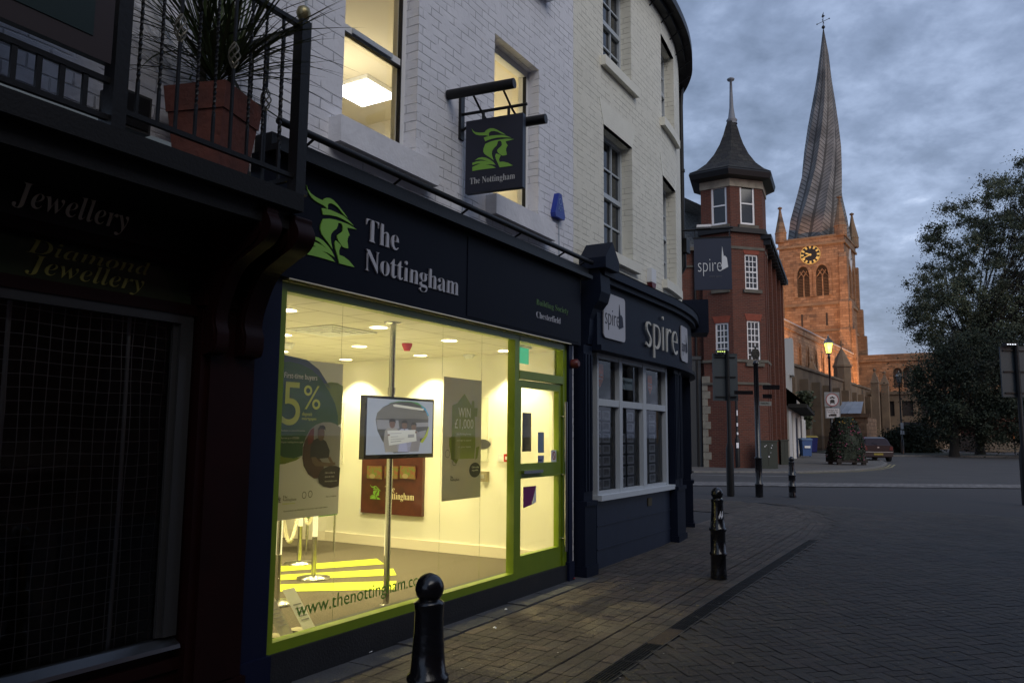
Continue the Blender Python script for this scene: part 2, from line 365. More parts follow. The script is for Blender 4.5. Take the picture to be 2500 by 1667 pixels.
# right of the corner the pavement continues round the building
for i in range(42,66):
    for j in range(0,22):
        cx=i*.2+.1; cy=j*.2-.15
        dy=drain_y(cx)
        if dy is None or cy<dy+.3: continue
        if cx<10.6 and cy>0.1: continue
        brickquad(pav,cx,cy+.05,.1-gp,.05-gp,0,0,.8); brickquad(pav,cx,cy-.05,.1-gp,.05-gp,0,0,.8)
x=7.85
while x<12.6:
    dy=drain_y(x); sl=math.atan2(drain_y(min(x+.2,13))-dy,.2)
    for k in range(3): brickquad(pav,x,dy+.05-.1*k+.02,.1-gp,.05-gp,sl,-.005,.75)
    x+=.2*math.cos(sl)
struct('pavement',pav,PAV,FF)
x=-3.4
while x<12.9:
    dy=drain_y(x); sl=math.atan2(drain_y(min(x+.2,13.1))-dy,.2)
    for k in range(3): brickquad(road,x+(k%2)*.1,dy-.125-.1*k,.1-gp,.05-gp,sl,-.006,.95)
    x+=.2*math.cos(sl)
# road herringbone at 45 degrees
LIMY=22.6
a45=R(45)
for i in range(-150,170):
    for j in range(-150,170):
        k=(i-j)%4
        # herringbone: cells of .1, horizontal brick covers k=0,1 ; vertical covers k=2,3
        if k==0: cx,cy,o_=(i+1)*.1,(j+.5)*.1,0
        elif k==2: cx,cy,o_=(i+.5)*.1,(j)*.1,1
        else: continue
        X=cx*math.cos(a45)-cy*math.sin(a45)+5; Y=cx*math.sin(a45)+cy*math.cos(a45)-4
        if X<-3 or X>17 or Y>6: continue
        p=FF.w((X,Y,0))
        if p.y>LIMY-.3 or p.y<1.0 or p.x>p.y*.72+1.5: continue
        dy=drain_y(X)
        if dy is not None and Y>dy-.105: continue
        if dy is None: continue
        brickquad(road,X,Y,.1-gp if o_==0 else .05-gp,.05-gp if o_==0 else .1-gp,a45,0)
struct('road_paving',road,ROADB,FF)
mb=MB()   # road past the bricks, beyond the drain's curve
ysr=[1,5,10,15,20,22.4]
for j in range(len(ysr)-1):
    for (xa,xb) in ((-6,2),(2,8),(8,14),(14,30)):
        mb.face([(x,y,gz(x,y)-.012) for x,y in ((xa,ysr[j]),(xb,ysr[j]),(xb,ysr[j+1]),(xa,ysr[j+1]))])
struct('road_base',mb,mat('road_base_mortar',(.036,.034,.036),.9))
mb=MB(); mb.face([(-40,24.3,.2405),(90,24.3,.2405),(90,140,.2405),(-40,140,.2405)]); struct('road',mb,FARR)
mb=MB()
for i in range(0,170):                         # pale band of setts across the mouth of the street
    for r_ in range(9):
        x=4+i*.21+(r_%2)*.1; y=22.5+r_*.2
        g=random.uniform(.7,1.25); zz_=gz(x,y)+.003+random.uniform(-.001,.001)
        mb.face([(x,y,zz_),(x+.2,y,zz_),(x+.2,y+.185,zz_),(x,y+.185,zz_)],col=(g,g,g))
struct('granite_sett_band',mb,mat('granite_setts',(.155,.145,.14),.8,attr=True,bump=.6))
# far pavement with its kerb
fpv=[(1640,1152),(1690,1153),(1935,1154),(2060,1150),(2120,1145),(2150,1139),(2160,1133),(2148,1127),(2118,1121),(2090,1112)]
P=[G(*q) for q in fpv]; poly=[(p.x,p.y) for p in P]+[(48,110),(4,110),(0,60)]
mb=MB(); mb.prism(poly,lambda x,y,d:(x,y,d),.05,.30); struct('far_pavement',mb,FLAG)
mb=MB(); KERB=mat('kerb_stone',(.17,.165,.155),.8,col2=(.13,.125,.12))
for i in range(len(P)-1):
    a,b=P[i],P[i+1]; d=(b-a).normalized(); n=Vector((d.y,-d.x,0)); n=n if n.dot(Vector((0,-1,0)))>-.2 else n
    L_=(b-a).length; t=0
    while t<L_-.05:
        t1=min(t+.9,L_); q0=a+d*(t+.008); q1=a+d*(t1-.008)
        mb.prism([(q0.x,q0.y),(q1.x,q1.y),(q1.x-n.x*-.14,q1.y-n.y*-.14),(q0.x-n.x*-.14,q0.y-n.y*-.14)],lambda x,y,d_:(x,y,d_),.1,.305); t=t1
struct('kerb',mb,KERB)
YLW=mat('faded_yellow_paint',(.34,.29,.12),.8,col2=(.18,.16,.1),nscale=4); WHT=mat('road_white_paint',(.42,.42,.42),.8,col2=(.3,.3,.3),nscale=6)
def ribbon(mb,pts,w,z):
    for i in range(len(pts)-1):
        a,b=Vector((*pts[i],0)),Vector((*pts[i+1],0)); d=(b-a).normalized(); n=Vector((-d.y,d.x,0))*w/2
        mb.face([(p.x,p.y,z) for p in (a+n,b+n,b-n,a-n)])
mb=MB()
for (o1,w_) in ((.35,.09),(.6,.09)):
    pts=[]
    for q in [(1935,1154),(2000,1152),(2060,1150),(2120,1145),(2150,1139),(2160,1133)]:
        p=G(*q); pts.append((p.x+o1*.45,p.y-o1*.9))
    ribbon(mb,pts,w_,.2455)
struct('yellow_lines',mb,YLW)
mb=MB(); p0,p1=G(1640,1157.5),G(1934,1163); ribbon(mb,[(p0.x,p0.y),(p1.x,p1.y)],.11,.2455); struct('white_line',mb,WHT)
# verge and kerb on the far right
mb=MB(); a=G(2170,1114); b=G(2560,1117); mb.prism([(a.x-2,a.y),(b.x,b.y),(b.x,140),(a.x-2,140)],lambda x,y,d:(x,y,d),.1,.36); struct('far_verge',mb,mat('verge_grass',(.03,.035,.02),.95,col2=(.05,.05,.035),nscale=1,bump=1))
mb=MB(); mb.prism([(a.x-2,a.y-.18),(b.x,b.y-.18),(b.x,b.y),(a.x-2,a.y)],lambda x,y,d:(x,y,d),.1,.37); struct('far_kerb',mb,KERB)
# drain channel: gratings in a frame, one cover plate
dt=thing('drainage_channel','long slotted steel drain channel set between pavement and brick road','drain',(0,-1.64,0),FF)
GR=mat('cast_grating',(.014,.013,.012),.6,.3,bump=.5); slot=MB(); fr_=MB(); pl_=MB()
x=-3.2; seg=0
while x<7.7:
    ln=.5; dy=drain_y(x); dy2=drain_y(x+ln)
    def q(ax,ay,z,x=x,dy=dy,dy2=dy2,ln=ln): t=ax/ln; return (x+ax,dy+(dy2-dy)*t+ay,lz(x+ax,dy)+z)
    if seg in (9,): pl_.face([q(0,-.065,.001),q(ln-.006,-.065,.001),q(ln-.006,.065,.001),q(0,.065,.001)])
    else:
        slot.face([q(0,-.07,-.028),q(ln,-.07,-.028),q(ln,.07,-.028),q(0,.07,-.028)])
        for k in range(6):
            yy=-.055+k*.022
            fr_.face([q(0,yy-.004,.0),q(ln-.006,yy-.004,.0),q(ln-.006,yy+.004,.0),q(0,yy+.004,.0)])
            fr_.face([q(0,yy-.004,.0),q(ln-.006,yy-.004,.0),q(ln-.006,yy-.006,-.02),q(0,yy-.006,-.02)])
        for ax in (0,.16,.33,.48): fr_.face([q(ax,-.065,.0005),q(ax+.012,-.065,.0005),q(ax+.012,.065,.0005),q(ax,.065,.0005)])
    for s_ in (-1,1): fr_.face([q(0,s_*.070-.004,.002),q(ln-.004,s_*.070-.004,.002),q(ln-.004,s_*.070+.004,.002),q(0,s_*.070+.004,.002)],mi=1)
    x+=ln; seg+=1
part(dt,'grating',fr_,[GR,mat('channel_edge',(.085,.078,.07),.5,.3)]); part(dt,'channel_bed',slot,mat('drain_black',(.004,.004,.004),.9)); part(dt,'cover_plate',pl_,mat('rusty_plate',(.06,.042,.03),.7,.3,bump=1))
# ------------------------------------------------------------------ facade helpers
def fw(y): return lambda x,z,d:(x,y-d,z)
def px_text(mb,body,bl,br,cap,y,th=.004,mi=0):
    x0,z0=FF.fp(*bl,y); x1,z1=FF.fp(*br,y); xc,zc=FF.fp(*cap,y); z=(z0+z1)/2
    mb.text(body,lambda a,b,d:(x0+a,y-d,z+b),x1-x0,zc-z0,th,mi)
LOGO=[[(85,65),(105,120),(140,170),(200,215),(260,247),(295,262),(310,240),(345,228),(385,232),(430,258),(480,310),(530,375),(580,440),(612,488),(575,455),(530,405),(490,355),(440,315),(400,298),(370,300),(357,320),(358,350),(356,375),(330,345),(300,322),(255,300),(200,268),(150,225),(120,180),(98,130)],
[(278,360),(330,365),(400,385),(480,420),(560,460),(630,520),(690,585),(620,540),(550,500),(480,468),(400,450),(340,443),(297,443)],
[(300,497),(380,493),(460,508),(540,535),(620,565),(680,600),(726,630),(680,622),(605,608),(612,640),(632,690),(635,712),(618,716),(620,735),(608,745),(612,765),(605,775),(612,810),(618,870),(590,870),(550,855),(525,820),(500,785),(480,745),(478,710),(500,690),(535,668),(550,650),(548,600),(535,560),(515,548),(490,548),(485,580),(470,620),(430,650),(400,690),(393,740),(400,800),(418,880),(370,810),(320,745),(280,690),(262,630),(268,575),(285,530)],
[(460,770),(500,805),(528,835),(500,900),(505,955),(560,975),(630,1030),(698,1112),(600,1090),(505,1062),(485,980),(455,880),(445,810)],
[(118,740),(180,722),(240,735),(300,775),(360,840),(410,910),(445,985),(400,955),(350,925),(280,905),(340,935),(400,985),(450,1045),(250,985),(70,942),(73,860),(140,852),(210,850),(150,825),(75,820),(75,775),(150,780),(220,800),(290,835),(348,885),(310,845),(250,790),(180,752)]]
YF=-.10
_lg=[[FF.fp(730+a/5.2275,440+b/5.2275,YF) for a,b in pl] for pl in LOGO]
lx0=min(p[0] for pl in _lg for p in pl); lx1=max(p[0] for pl in _lg for p in pl); lz0=min(p[1] for pl in _lg for p in pl); lz1=max(p[1] for pl in _lg for p in pl)
ULOGO=[[((p[0]-lx0)/(lx1-lx0),(p[1]-lz0)/(lz1-lz0)) for p in pl] for pl in _lg]
def logo(mb,m,sx,sy,th=.003,mi=0):
    for pl in ULOGO: mb.prism(pl,lambda x,y,d:m(x*sx,y*sy,d),0,th,mi=mi)
def sashwin(par,x0,x1,z0,z1,y,mat_,cols=0,rows=0,fw_=.06,pane=GLASS,mp=None,bar=.022,midrail=True,name='window',back=None):
    mp=mp or (lambda a,b,c:(a,b,c)); mb=MB(); b0=MB()
    def bx(a,b,c,d,e,f): 
        v=[mp(x,yy,z) for z in (e,f) for yy in (c,d) for x in (a,b)]; b0.mesh(v,[(0,2,3,1),(4,5,7,6),(0,1,5,4),(2,6,7,3),(0,4,6,2),(1,3,7,5)])
    bx(x0,x0+fw_,y-.02,y+.06,z0,z1); bx(x1-fw_,x1,y-.02,y+.06,z0,z1); bx(x0+fw_,x1-fw_,y-.02,y+.06,z1-fw_,z1); bx(x0+fw_,x1-fw_,y-.024,y+.06,z0,z0+fw_*1.2)
    zm=(z0+z1)/2
    if midrail: bx(x0+fw_,x1-fw_,y-.03,y+.03,zm-.03,zm+.03)
    for k in range(1,cols): 
        xx=x0+fw_+(x1-x0-2*fw_)*k/cols; bx(xx-bar/2,xx+bar/2,y-.012,y+.012,z0+fw_,z1-fw_)
    for k in range(1,rows):
        zz=z0+fw_+(z1-z0-2*fw_)*k/rows
        if abs(zz-zm)>.04: bx(x0+fw_,x1-fw_,y-.010,y+.010,zz-bar/2,zz+bar/2)
    f=part(par,name,b0,mat_)
    mb.mesh([mp(x0+fw_*.5,y+.014,z0),mp(x1-fw_*.5,y+.014,z0),mp(x1-fw_*.5,y+.014,z1),mp(x0+fw_*.5,y+.014,z1)],[(0,1,2,3)])
    part(f,'pane',mb,pane)
    if back: 
        bb=MB(); bb.mesh([mp(x0,y+.09,z0),mp(x1,y+.09,z0),mp(x1,y+.09,z1),mp(x0,y+.09,z1)],[(0,1,2,3)]); part(f,'dark_interior',bb,back)
    return f
# ------------------------------------------------------------------ the building society building
B=thing('white_brick_building','white painted brick building over the navy shop front with lit green framed window','building',(1.0,0,0),FF)
UL,UR=-1.24,3.28
W1=(-.46,.40,3.80,5.42); W2=(1.58,2.46,3.80,5.42); W3=(-.46,.40,6.45,7.9); W4=(1.58,2.46,6.45,7.9)
mb=MB(); mb.wall(-7.0,UR,3.2,8.8,[W1,W2,W3,W4,(-3.6,-2.75,3.3,5.3)],0,.22)
mb.box(-7.0,UR,.0,.25,8.8,8.9); mb.box(UR-.16,UR,-.0,.12,.05,2.75)
mb.face([(UL,.3,3.2),(UR,.3,3.2),(UR,.3,2.62),(UL,.3,2.62)])
part(B,'wall',mb,WHITEB)
for W,lit in ((W1,1),(W2,1),(W3,0),(W4,0)):
    sashwin(B,W[0]+.0,W[1]-.0,W[2],W[3],.15,SASH,fw_=.07,pane=GLASS if lit else DGLASS,back=None)
    mb=MB(); mb.box(W[0]-.13,W[1]+.16,-.12,.10,W[2]-.20,W[2]-.01); part(B,'sill',mb,WHITES)
mb=MB(); mb.box(-7,UR,-.28,0,8.75,8.87); mb.tube([(-7,-.30,8.8),(UR,-.30,8.8)],.06,8); part(B,'gutter',mb,BLACK)
mb=MB(); mb.face([(-7,-.2,8.9),(UR,-.2,8.9),(UR,4,11),(-7,4,11)]); mb.face([(-7,4,11),(UR,4,11),(UR,8,8.9),(-7,8,8.9)]); part(B,'roof',mb,SLATE)
for W in (W1,W2):
    mb=MB(); g=.078
    mb.box(W[0]+g-.012,W[0]+g,.115,.15,W[2]+.09,W[3]-.08); mb.box(W[1]-g,W[1]-g+.012,.115,.15,W[2]+.09,W[3]-.08); zm_=(W[2]+W[3])/2; mb.box(W[0]+g,W[1]-g,.112,.15,zm_-.045,zm_-.031)
    part(B,'window_gasket',mb,BLACK); mb=MB(); mb.box(W[0]+.2,W[1]-.2,.10,.12,zm_-.02,zm_+.02); part(B,'trickle_vent',mb,GSASH)
mb=MB(); mb.tube([(1.06,-.012,4.15),(1.07,-.012,3.9),(1.06,-.012,3.52)],.006,5); mb.tube([(-.86,-.012,6.5),(-.85,-.012,3.5)],.008,5); mb.tube([(2.9,-.012,3.95),(2.91,-.012,3.5)],.006,5); part(B,'cable',mb,GSASH)
# lit rooms upstairs
mb=MB(); X0,X1,Y0,Y1,Z0,Z1=-1.3,3.1,.24,4.2,3.3,5.62
mb.face([(X0,Y0,Z0),(X1,Y0,Z0),(X1,Y1,Z0),(X0,Y1,Z0)]); mb.face([(X0,Y0,Z1),(X1,Y0,Z1),(X1,Y1,Z1),(X0,Y1,Z1)])
mb.face([(X0,Y1,Z0),(X1,Y1,Z0),(X1,Y1,Z1),(X0,Y1,Z1)]); mb.face([(X0,Y0,Z0),(X0,Y1,Z0),(X0,Y1,Z1),(X0,Y0,Z1)]); mb.face([(X1,Y0,Z0),(X1,Y1,Z0),(X1,Y1,Z1),(X1,Y0,Z1)])
mb.wall(X0,X1,Z0,Z1,[(W1[0],W1[1],W1[2],W1[3]),(W2[0],W2[1],W2[2],W2[3])],Y0,.01)
mb.box(X0+.01,X1-.01,3.2,3.4,5.42,5.61)
part(B,'upper_room',mb,mat('upper_room_paint',(.62,.58,.46),.8))
pc=FF.zp(890,222,5.6)
cl=thing('ceiling_light_panel','square glowing ceiling light panel seen through the large upper window','ceiling light',(pc[0],pc[1],5.6),FF)
mb=MB(); mb.box(pc[0]-.3,pc[0]+.3,pc[1]-.3,pc[1]+.3,5.57,5.615); part(cl,'panel_frame',mb,SASH)
mb=MB(); mb.box(pc[0]-.28,pc[0]+.28,pc[1]-.28,pc[1]+.28,5.565,5.60); part(cl,'diffuser',mb,PANEL)
light('room_light','POINT',(pc[0]-.7,pc[1]-.3,5.0),30,(1,.88,.62),FF,shadow_soft_size=.25)
light('room_light','POINT',(2.7,1.0,4.9),16,(1,.84,.5),FF,shadow_soft_size=.25)
# fascia and its trim
x0f=-1.02; mb=MB(); mb.box(x0f-.22,3.26,YF,.0,2.575,3.32); part(B,'fascia',mb,NAVY)
mb=MB(); mb.box(1.02,3.2,YF-.006,YF-.001,2.60,3.30); part(B,'fascia_panel',mb,NAVY)
mb=MB(); mb.box(x0f-.2,3.36,YF-.10,.0,3.32,3.36); mb.box(x0f-.2,3.36,YF-.05,.0,3.36,3.44); part(B,'cornice',mb,BLACK)
mb=MB(); mb.tube([(x0f-.2,-.20,3.50),(3.34,-.20,3.50)],.024,10)
for xx in (-.9,0,.9,1.8,2.7,3.2): mb.tube([(xx,-.20,3.50),(xx,-.1,3.45),(xx,.0,3.45)],.010,6)
part(B,'trough_light_rail',mb,BLACK)
mb=MB(); px_text(mb,serif('The'),(891.6,591),(970.5,611),(892,536),YF,.012); px_text(mb,serif('Nottingham'),(889,661),(1116.8,722),(890,608.5),YF,.012)
part(B,'lettering',mb,GREYT)
mb=MB(); logo(mb,lambda a,b,d:(lx0+a,YF-d,lz0+b),lx1-lx0,lz1-lz0,.008); part(B,'logo',mb,LIMET)
mb=MB(); px_text(mb,serif('Building Society'),(1309,742.5),(1387,768),(1309,728.5),YF-.006,.004); part(B,'small_green_lettering',mb,mat('small_green',(.07,.15,.035),.5))
mb=MB(); px_text(mb,serif('Chesterfield'),(1309,775),(1368,791),(1309,760),YF-.006,.004); part(B,'small_white_lettering',mb,GREYT)
# blue pilasters
mb=MB(); mb.box(UL+.02,-1.0,-.06,.3,.0,2.575); mb.box(UL+.0,-.98,-.08,.3,.0,.28); part(B,'pilaster',mb,NAVYP)
mb=MB(); mb.box(3.05,3.13-.0,-.06,.08,.0,2.575); mb.box(3.03,3.15,-.075,.08,.0,.30); part(B,'pilaster',mb,NAVYP)
# plinth, concrete strip
mb=MB(); mb.box(-1.0,3.05,-.05,.3,-.0,.27); part(B,'plinth',mb,mat('plinth_grey_black',(.014,.014,.017),.6,col2=(.009,.009,.011),nscale=4,bump=.4))
mb=MB(); 
for i in range(9):
    xa=-1.3+i*.52; z=lz(xa,-.2); mb.box(xa,xa+.51,-.26,-.0,z-.05,z+.018-(i%3)*.003)
struct('plinth_kerb_strip',mb,CONC,FF)
# green shop window frame
FY=.0
mb=MB(); 
mb.box(-.985,-.93,FY-.03,FY+.05,.27,2.56); mb.box(1.96,2.02,FY-.03,FY+.05,.27,2.56); mb.box(-.93,1.96,FY-.03,FY+.05,.27,.335); mb.box(-.93,1.96,FY-.03,FY+.05,2.50,2.56)
mb.box(-.93,1.96,FY+.05,FY+.11,.27,.315)
swf=part(B,'shop_window',mb,LIME); mb=MB(); mb.face([(-.94,FY+.02,.30),(1.97,FY+.02,.30),(1.97,FY+.02,2.52),(-.94,FY+.02,2.52)]); part(swf,'glass',mb,GLASS)
mb=MB()
x0,z0=FF.fp(722.6,1506,.015); x1,z1=FF.fp(1041,1421,.015); xa,za=FF.fp(798,1486,.015); zc=FF.fp(817,1446,.015)[1]
zb=FF.fp(830,1478,.015)[1]
mb.text('www.thenottingham.com',lambda a,b,d:(x0+a,.016-d,zb+b),x1-x0,(zc-zb)*.95,.001); part(swf,'website_lettering',mb,GREENT)
mb=MB()
for i in range(40):
    xa=-.98+i*.073; 
mb.box(-.98,3.03,-.098,-.032,2.566,2.5745); part(B,'soffit_strip',mb,mat('soffit_reflected_gold',(.75,.62,.42),.25,.6))  # pale gold colour paints the window light reflected under the fascia
# door
mb=MB(); mb.box(2.02,2.055,-.025,.05,.2,2.56); mb.box(2.97,3.05,-.03,.05,.2,2.56); mb.box(2.055,2.97,-.03,.05,2.50,2.56); mb.box(2.055,2.97,-.03,.05,2.14,2.22); part(B,'door_frame',mb,LIME)
mb=MB(); mb.face([(2.055,.02,2.22),(2.97,.02,2.22),(2.97,.02,2.5),(2.055,.02,2.5)]); part(B,'fanlight',mb,GLASS)
mb=MB(); mb.box(2.06,2.115,-.012,.045,.25,2.13); mb.box(2.905,2.965,-.012,.045,.25,2.13); mb.box(2.115,2.905,-.012,.045,2.06,2.13); mb.box(2.115,2.905,-.012,.045,1.19,1.33); mb.box(2.115,2.905,-.012,.045,.25,.47)
dr=part(B,'door',mb,LIME); mb=MB(); mb.face([(2.1,.02,.45),(2.92,.02,.45),(2.92,.02,2.07),(2.1,.02,2.07)]); part(dr,'glass',mb,GLASS)
mb=MB(); mb.tube([(2.955,-.07,.42),(2.955,-.07,1.95)],.018,10)
for z in (.55,1.2,1.8): mb.tube([(2.955,-.07,z),(2.955,-.0,z)],.009,6)
part(dr,'pull_handle',mb,STEEL)
mb=MB(); mb.box(2.12,2.50,-.05,-.012,1.235,1.265); part(dr,'letter_plate',mb,STEEL)
mb=MB(); mb.box(2.1,2.98,-.02,.045,.20,.245); part(B,'threshold',mb,DSTEEL)
def sticker(par,name,u0,v0,u1,v1,mat_,y=.015,extra=None):
    a=FF.fp(u0,v1,y); b=FF.fp(u1,v0,y); mb=MB(); mb.face([(a[0],y,a[1]),(b[0],y,a[1]),(b[0],y,b[1]),(a[0],y,b[1])]); return part(par,name,mb,mat_)
BLUEP=flat('pale_blue_sticker',(.20,.27,.36)); 
s_=sticker(dr,'blue_sticker',1313,1055,1328,1105,BLUEP); sticker(dr,'blue_sticker',1313,1111,1328,1143,flat('lilac_sticker',(.24,.26,.42)))
s_=sticker(dr,'no_smoking_sticker',1345,1098,1359,1142,PAPERG)
def ringm(mb,cx,cz,rx,rz,t,m,n=28,th=.001):
    o=[(cx+rx*math.cos(2*math.pi*k/n),cz+rz*math.sin(2*math.pi*k/n)) for k in range(n)]; i_=[(cx+(rx-t)*math.cos(2*math.pi*k/n),cz+(rz-t)*math.sin(2*math.pi*k/n)) for k in range(n)]
    for k in range(n): mb.face([m(*o[k],th),m(*o[(k+1)%n],th),m(*i_[(k+1)%n],th),m(*i_[k],th)])
REDS=flat('sign_red',(.45,.02,.02))
c_=FF.fp(1352,1112,.015); mb=MB(); ringm(mb,c_[0],c_[1],.035,.042,.009,fw(.014)); mb.face([(c_[0]-.028,.0125,c_[1]+.03),(c_[0]-.02,.0125,c_[1]+.034),(c_[0]+.028,.0125,c_[1]-.03),(c_[0]+.02,.0125,c_[1]-.034)]); part(dr,'no_smoking_ring',mb,REDS)
a=FF.fp(1277,1240,.015); b=FF.fp(1309,1185,.015)
mb=MB(); mb.face([(a[0],.015,a[1]),(b[0]-.09,.015,a[1]+.02),(b[0],.015,b[1]),(a[0],.015,b[1])]); part(dr,'purple_leaflet',mb,flat('purple_leaflet',(.19,.02,.13)))
mb=MB(); mb.face([(b[0]-.085,.0155,a[1]+.02),(b[0],.0155,a[1]+.04),(b[0],.0155,b[1]),(b[0]-.002,.0155,b[1])]); part(dr,'white_leaflet_edge',mb,PAPER)
mb=MB(); mb.text('Automatic\nDoor',lambda x,z,d:(FF.fp(1314,1125,.014)[0]+x,.0135-d,FF.fp(1314,1125,.014)[1]+z),.075,.022,.001); part(dr,'sticker_writing',mb,flat('dark_blue_print',(.03,.05,.15)))
# black opening hours poster inside the door glass
a=FF.fp(1275,1102,.06); b=FF.fp(1297,1008,.06)
mb=MB(); mb.box(a[0],b[0],.058,.062,a[1],b[1]); oh=single('opening_hours_notice','narrow black opening hours notice inside the green door','notice',((a[0]+b[0])/2,.06,a[1]),mb,flat('notice_black',(.01,.01,.014)),FF)
# ------------------------------------------------------------------ shop interior
FL,CE=.2,2.55
XA=3.45
room=thing('shop_interior','brightly lit yellow and white shop interior behind the green framed window','interior',(1.0,2.5,FL),FF)
mb=MB(); mb.face([(-1.15,.12,FL),(XA+.1,.12,FL),(XA+.1,5.4,FL),(-1.15,5.4,FL)]); part(room,'floor',mb,CARPET)
mb=MB(); mb.face([(-1.15,.12,CE),(XA+.1,.12,CE),(XA+.1,5.4,CE),(-1.15,5.4,CE)]); part(room,'ceiling',mb,ICEIL)
mb=MB(); mb.box(XA,XA+.1,.1,3.72,FL,CE); mb.face([(XA,3.72,FL),(3.22,5.4,FL),(3.22,5.4,CE),(XA,3.72,CE)]); mb.face([(-1.15,5.38,FL),(3.3,5.38,FL),(3.3,5.38,CE),(-1.15,5.38,CE)]); mb.face([(-1.14,.1,FL),(-1.14,5.4,FL),(-1.14,5.4,CE),(-1.14,.1,CE)])
mb.box(3.0,XA+.05,.09,.11,FL,CE); mb.box(-1.13,-.99,.06,.12,FL,CE); mb.box(-1.13,3.4,.115,.14,CE-.02,CE+.3)
part(room,'wall',mb,IWALL)
mb=MB(); mb.box(XA-.02,XA,.42,3.72,FL,FL+.12); mb.face([(XA-.02,3.72,FL),(3.2,5.3,FL),(3.2,5.3,FL+.12),(XA-.02,3.72,FL+.12)]); part(room,'skirting',mb,SKIRT)
mb=MB()
for (ul,vl),(ur,vr),(ur2,vr2),(ul2,vl2) in (((640,1385),(920,1363),(938,1376),(640,1397)),((640,1405),(960,1387),(968,1403),(640,1417)),((640,1427),(968,1417),(963,1438),(640,1444))):
    q=[FF.zp(u,v,FL+.004) for u,v in ((ul,vl),(ur,vr),(ur2,vr2),(ul2,vl2))]
    q=[(max(a,-1.1),max(b,.13),FL+.004) for a,b,c2 in q]; mb.face(q)
part(room,'floor_stripe',mb,LIMEF)
# ceiling vents and downlights
def downl(x,y,i,j):
    t=thing('downlight','round ceiling downlight, %s from the left in the %s'%(('first','second','third','last')[i],('row nearest the glass','middle row','back row')[j]),'ceiling light',(x,y,CE),FF,'downlights in the shop ceiling')
    mb=MB(); 
    for k in range(24):
        a0,a1=2*math.pi*k/24,2*math.pi*(k+1)/24
        mb.face([(x+.10*math.cos(a0),y+.10*math.sin(a0),CE-.006),(x+.10*math.cos(a1),y+.10*math.sin(a1),CE-.006),(x+.08*math.cos(a1),y+.08*math.sin(a1),CE-.004),(x+.08*math.cos(a0),y+.08*math.sin(a0),CE-.004)])
    part(t,'rim',mb,SASH); mb=MB(); mb.lathe(x,y,[(.08,CE-.0035),(.079,CE-.003)],20); part(t,'lens',mb,DOWN)
for i,xx in enumerate((-.15,.95,2.05,3.15)):
    for j,yy in enumerate((.8,2.0,3.2)):
        downl(xx,yy,i,j)
        near=xx>3
        light('downlight_lamp','SPOT',(xx,yy,CE-.02),112 if near else 95,(1,.87,.42),FF,target=(xx,yy,0),spot_size=R(104 if near else 120),spot_blend=.35 if near else .6,shadow_soft_size=.04)
light('ceiling_bounce','AREA',(1.2,2.2,.6),40,(1,.87,.43),FF,target=(1.2,2.2,3),size=2.5)
mb=MB(); q=[FF.zp(u,v,CE) for u,v in ((712,804),(800,796),(903,810),(806,818))]
vt=thing('ceiling_vent','square slatted air vent in the shop ceiling near the window','vent',(q[0][0]+.3,q[0][1]+.3,CE),FF)
vx,vy=(q[0][0]+q[2][0])/2,(q[0][1]+q[2][1])/2
for k,(s1,s2) in enumerate(((.3,.26),(.22,.18),(.14,.10),(.06,.0))):
    for a_ in ((-s1,s1,-s1,-s2),(-s1,s1,s2,s1),(-s1,-s2,-s2,s2),(s2,s1,-s2,s2)):
        mb.box(vx+a_[0],vx+a_[1],vy+a_[2],vy+a_[3],CE-.012-k*.004,CE-.003)
part(vt,'slats',mb,SASH)
def ceil_dev(name,label,u,v,mat_,r,h):
    p=FF.zp(u,v,CE); mb=MB(); mb.lathe(p[0],p[1],[(r*.55,CE-h),(r*.8,CE-h*.6),(r,CE-h*.3),(r,CE-.002)],16); return single(name,label,'detector',(p[0],p[1],CE-h),mb,mat_,FF)
ceil_dev('smoke_detector','white round smoke detector on the shop ceiling above the green poster',705,838,SASH,.06,.06)
ceil_dev('fire_sounder','red round fire sounder hanging from the shop ceiling beside the steel pole',994,838,REDS,.055,.08)
ceil_dev('ceiling_sensor','white round sensor on the shop ceiling above the right poster',1145,865,SASH,.07,.05)
# exit sign above door
mb=MB(); p=FF.fp(1281,845,.3); 
ex=thing('exit_sign','small green exit sign hanging behind the fanlight of the door','sign',(2.35,.5,2.3),FF)
a=FF.fp(1276,887,.35); b=FF.fp(1291,852,.35)
mb.box(a[0]-.12,b[0],.35,.37,a[1],b[1]); part(ex,'panel',mb,emat('exit_green',(.05,.55,.25),.7)); mb=MB(); mb.box(a[0]-.12,b[0]+.03,.33,.42,b[1],b[1]+.08); part(ex,'housing',mb,PAPERG)
# steel pole with television
pf=FF.zp(942,1478,FL); PX,PY=pf[0],pf[1]
pole=thing('steel_pole','polished floor to ceiling steel pole carrying the television','pole',(PX,PY,FL),FF)
mb=MB(); mb.lathe(PX,PY,[(.026,FL),(.026,CE)],16); part(pole,'tube',mb,STEEL)
mb=MB(); mb.lathe(PX,PY,[(.06,FL),(.055,FL+.012),(.03,FL+.02)],16); mb.lathe(PX,PY,[(.03,CE-.02),(.075,CE-.012),(.08,CE-.001)],16); mb.lathe(PX,PY,[(.033,1.93),(.033,1.99)],16); part(pole,'flange',mb,STEEL)
TY=PY-.10
tl=FF.fp(892,964,TY); tr=FF.fp(1059,975,TY); bl_=FF.fp(888,1120,TY); br_=FF.fp(1058,1117,TY)
tx0,tx1,tz0,tz1=(tl[0]+bl_[0])/2,(tr[0]+br_[0])/2,(bl_[1]+br_[1])/2,(tl[1]+tr[1])/2
tv=thing('television','flat screen television on the steel pole showing three people with a large cheque','television',((tx0+tx1)/2,TY,tz0),FF)
mb=MB(); mb.box(tx0,tx1,TY,TY+.05,tz0,tz1); part(tv,'casing',mb,mat('tv_black',(.01,.01,.01),.2))
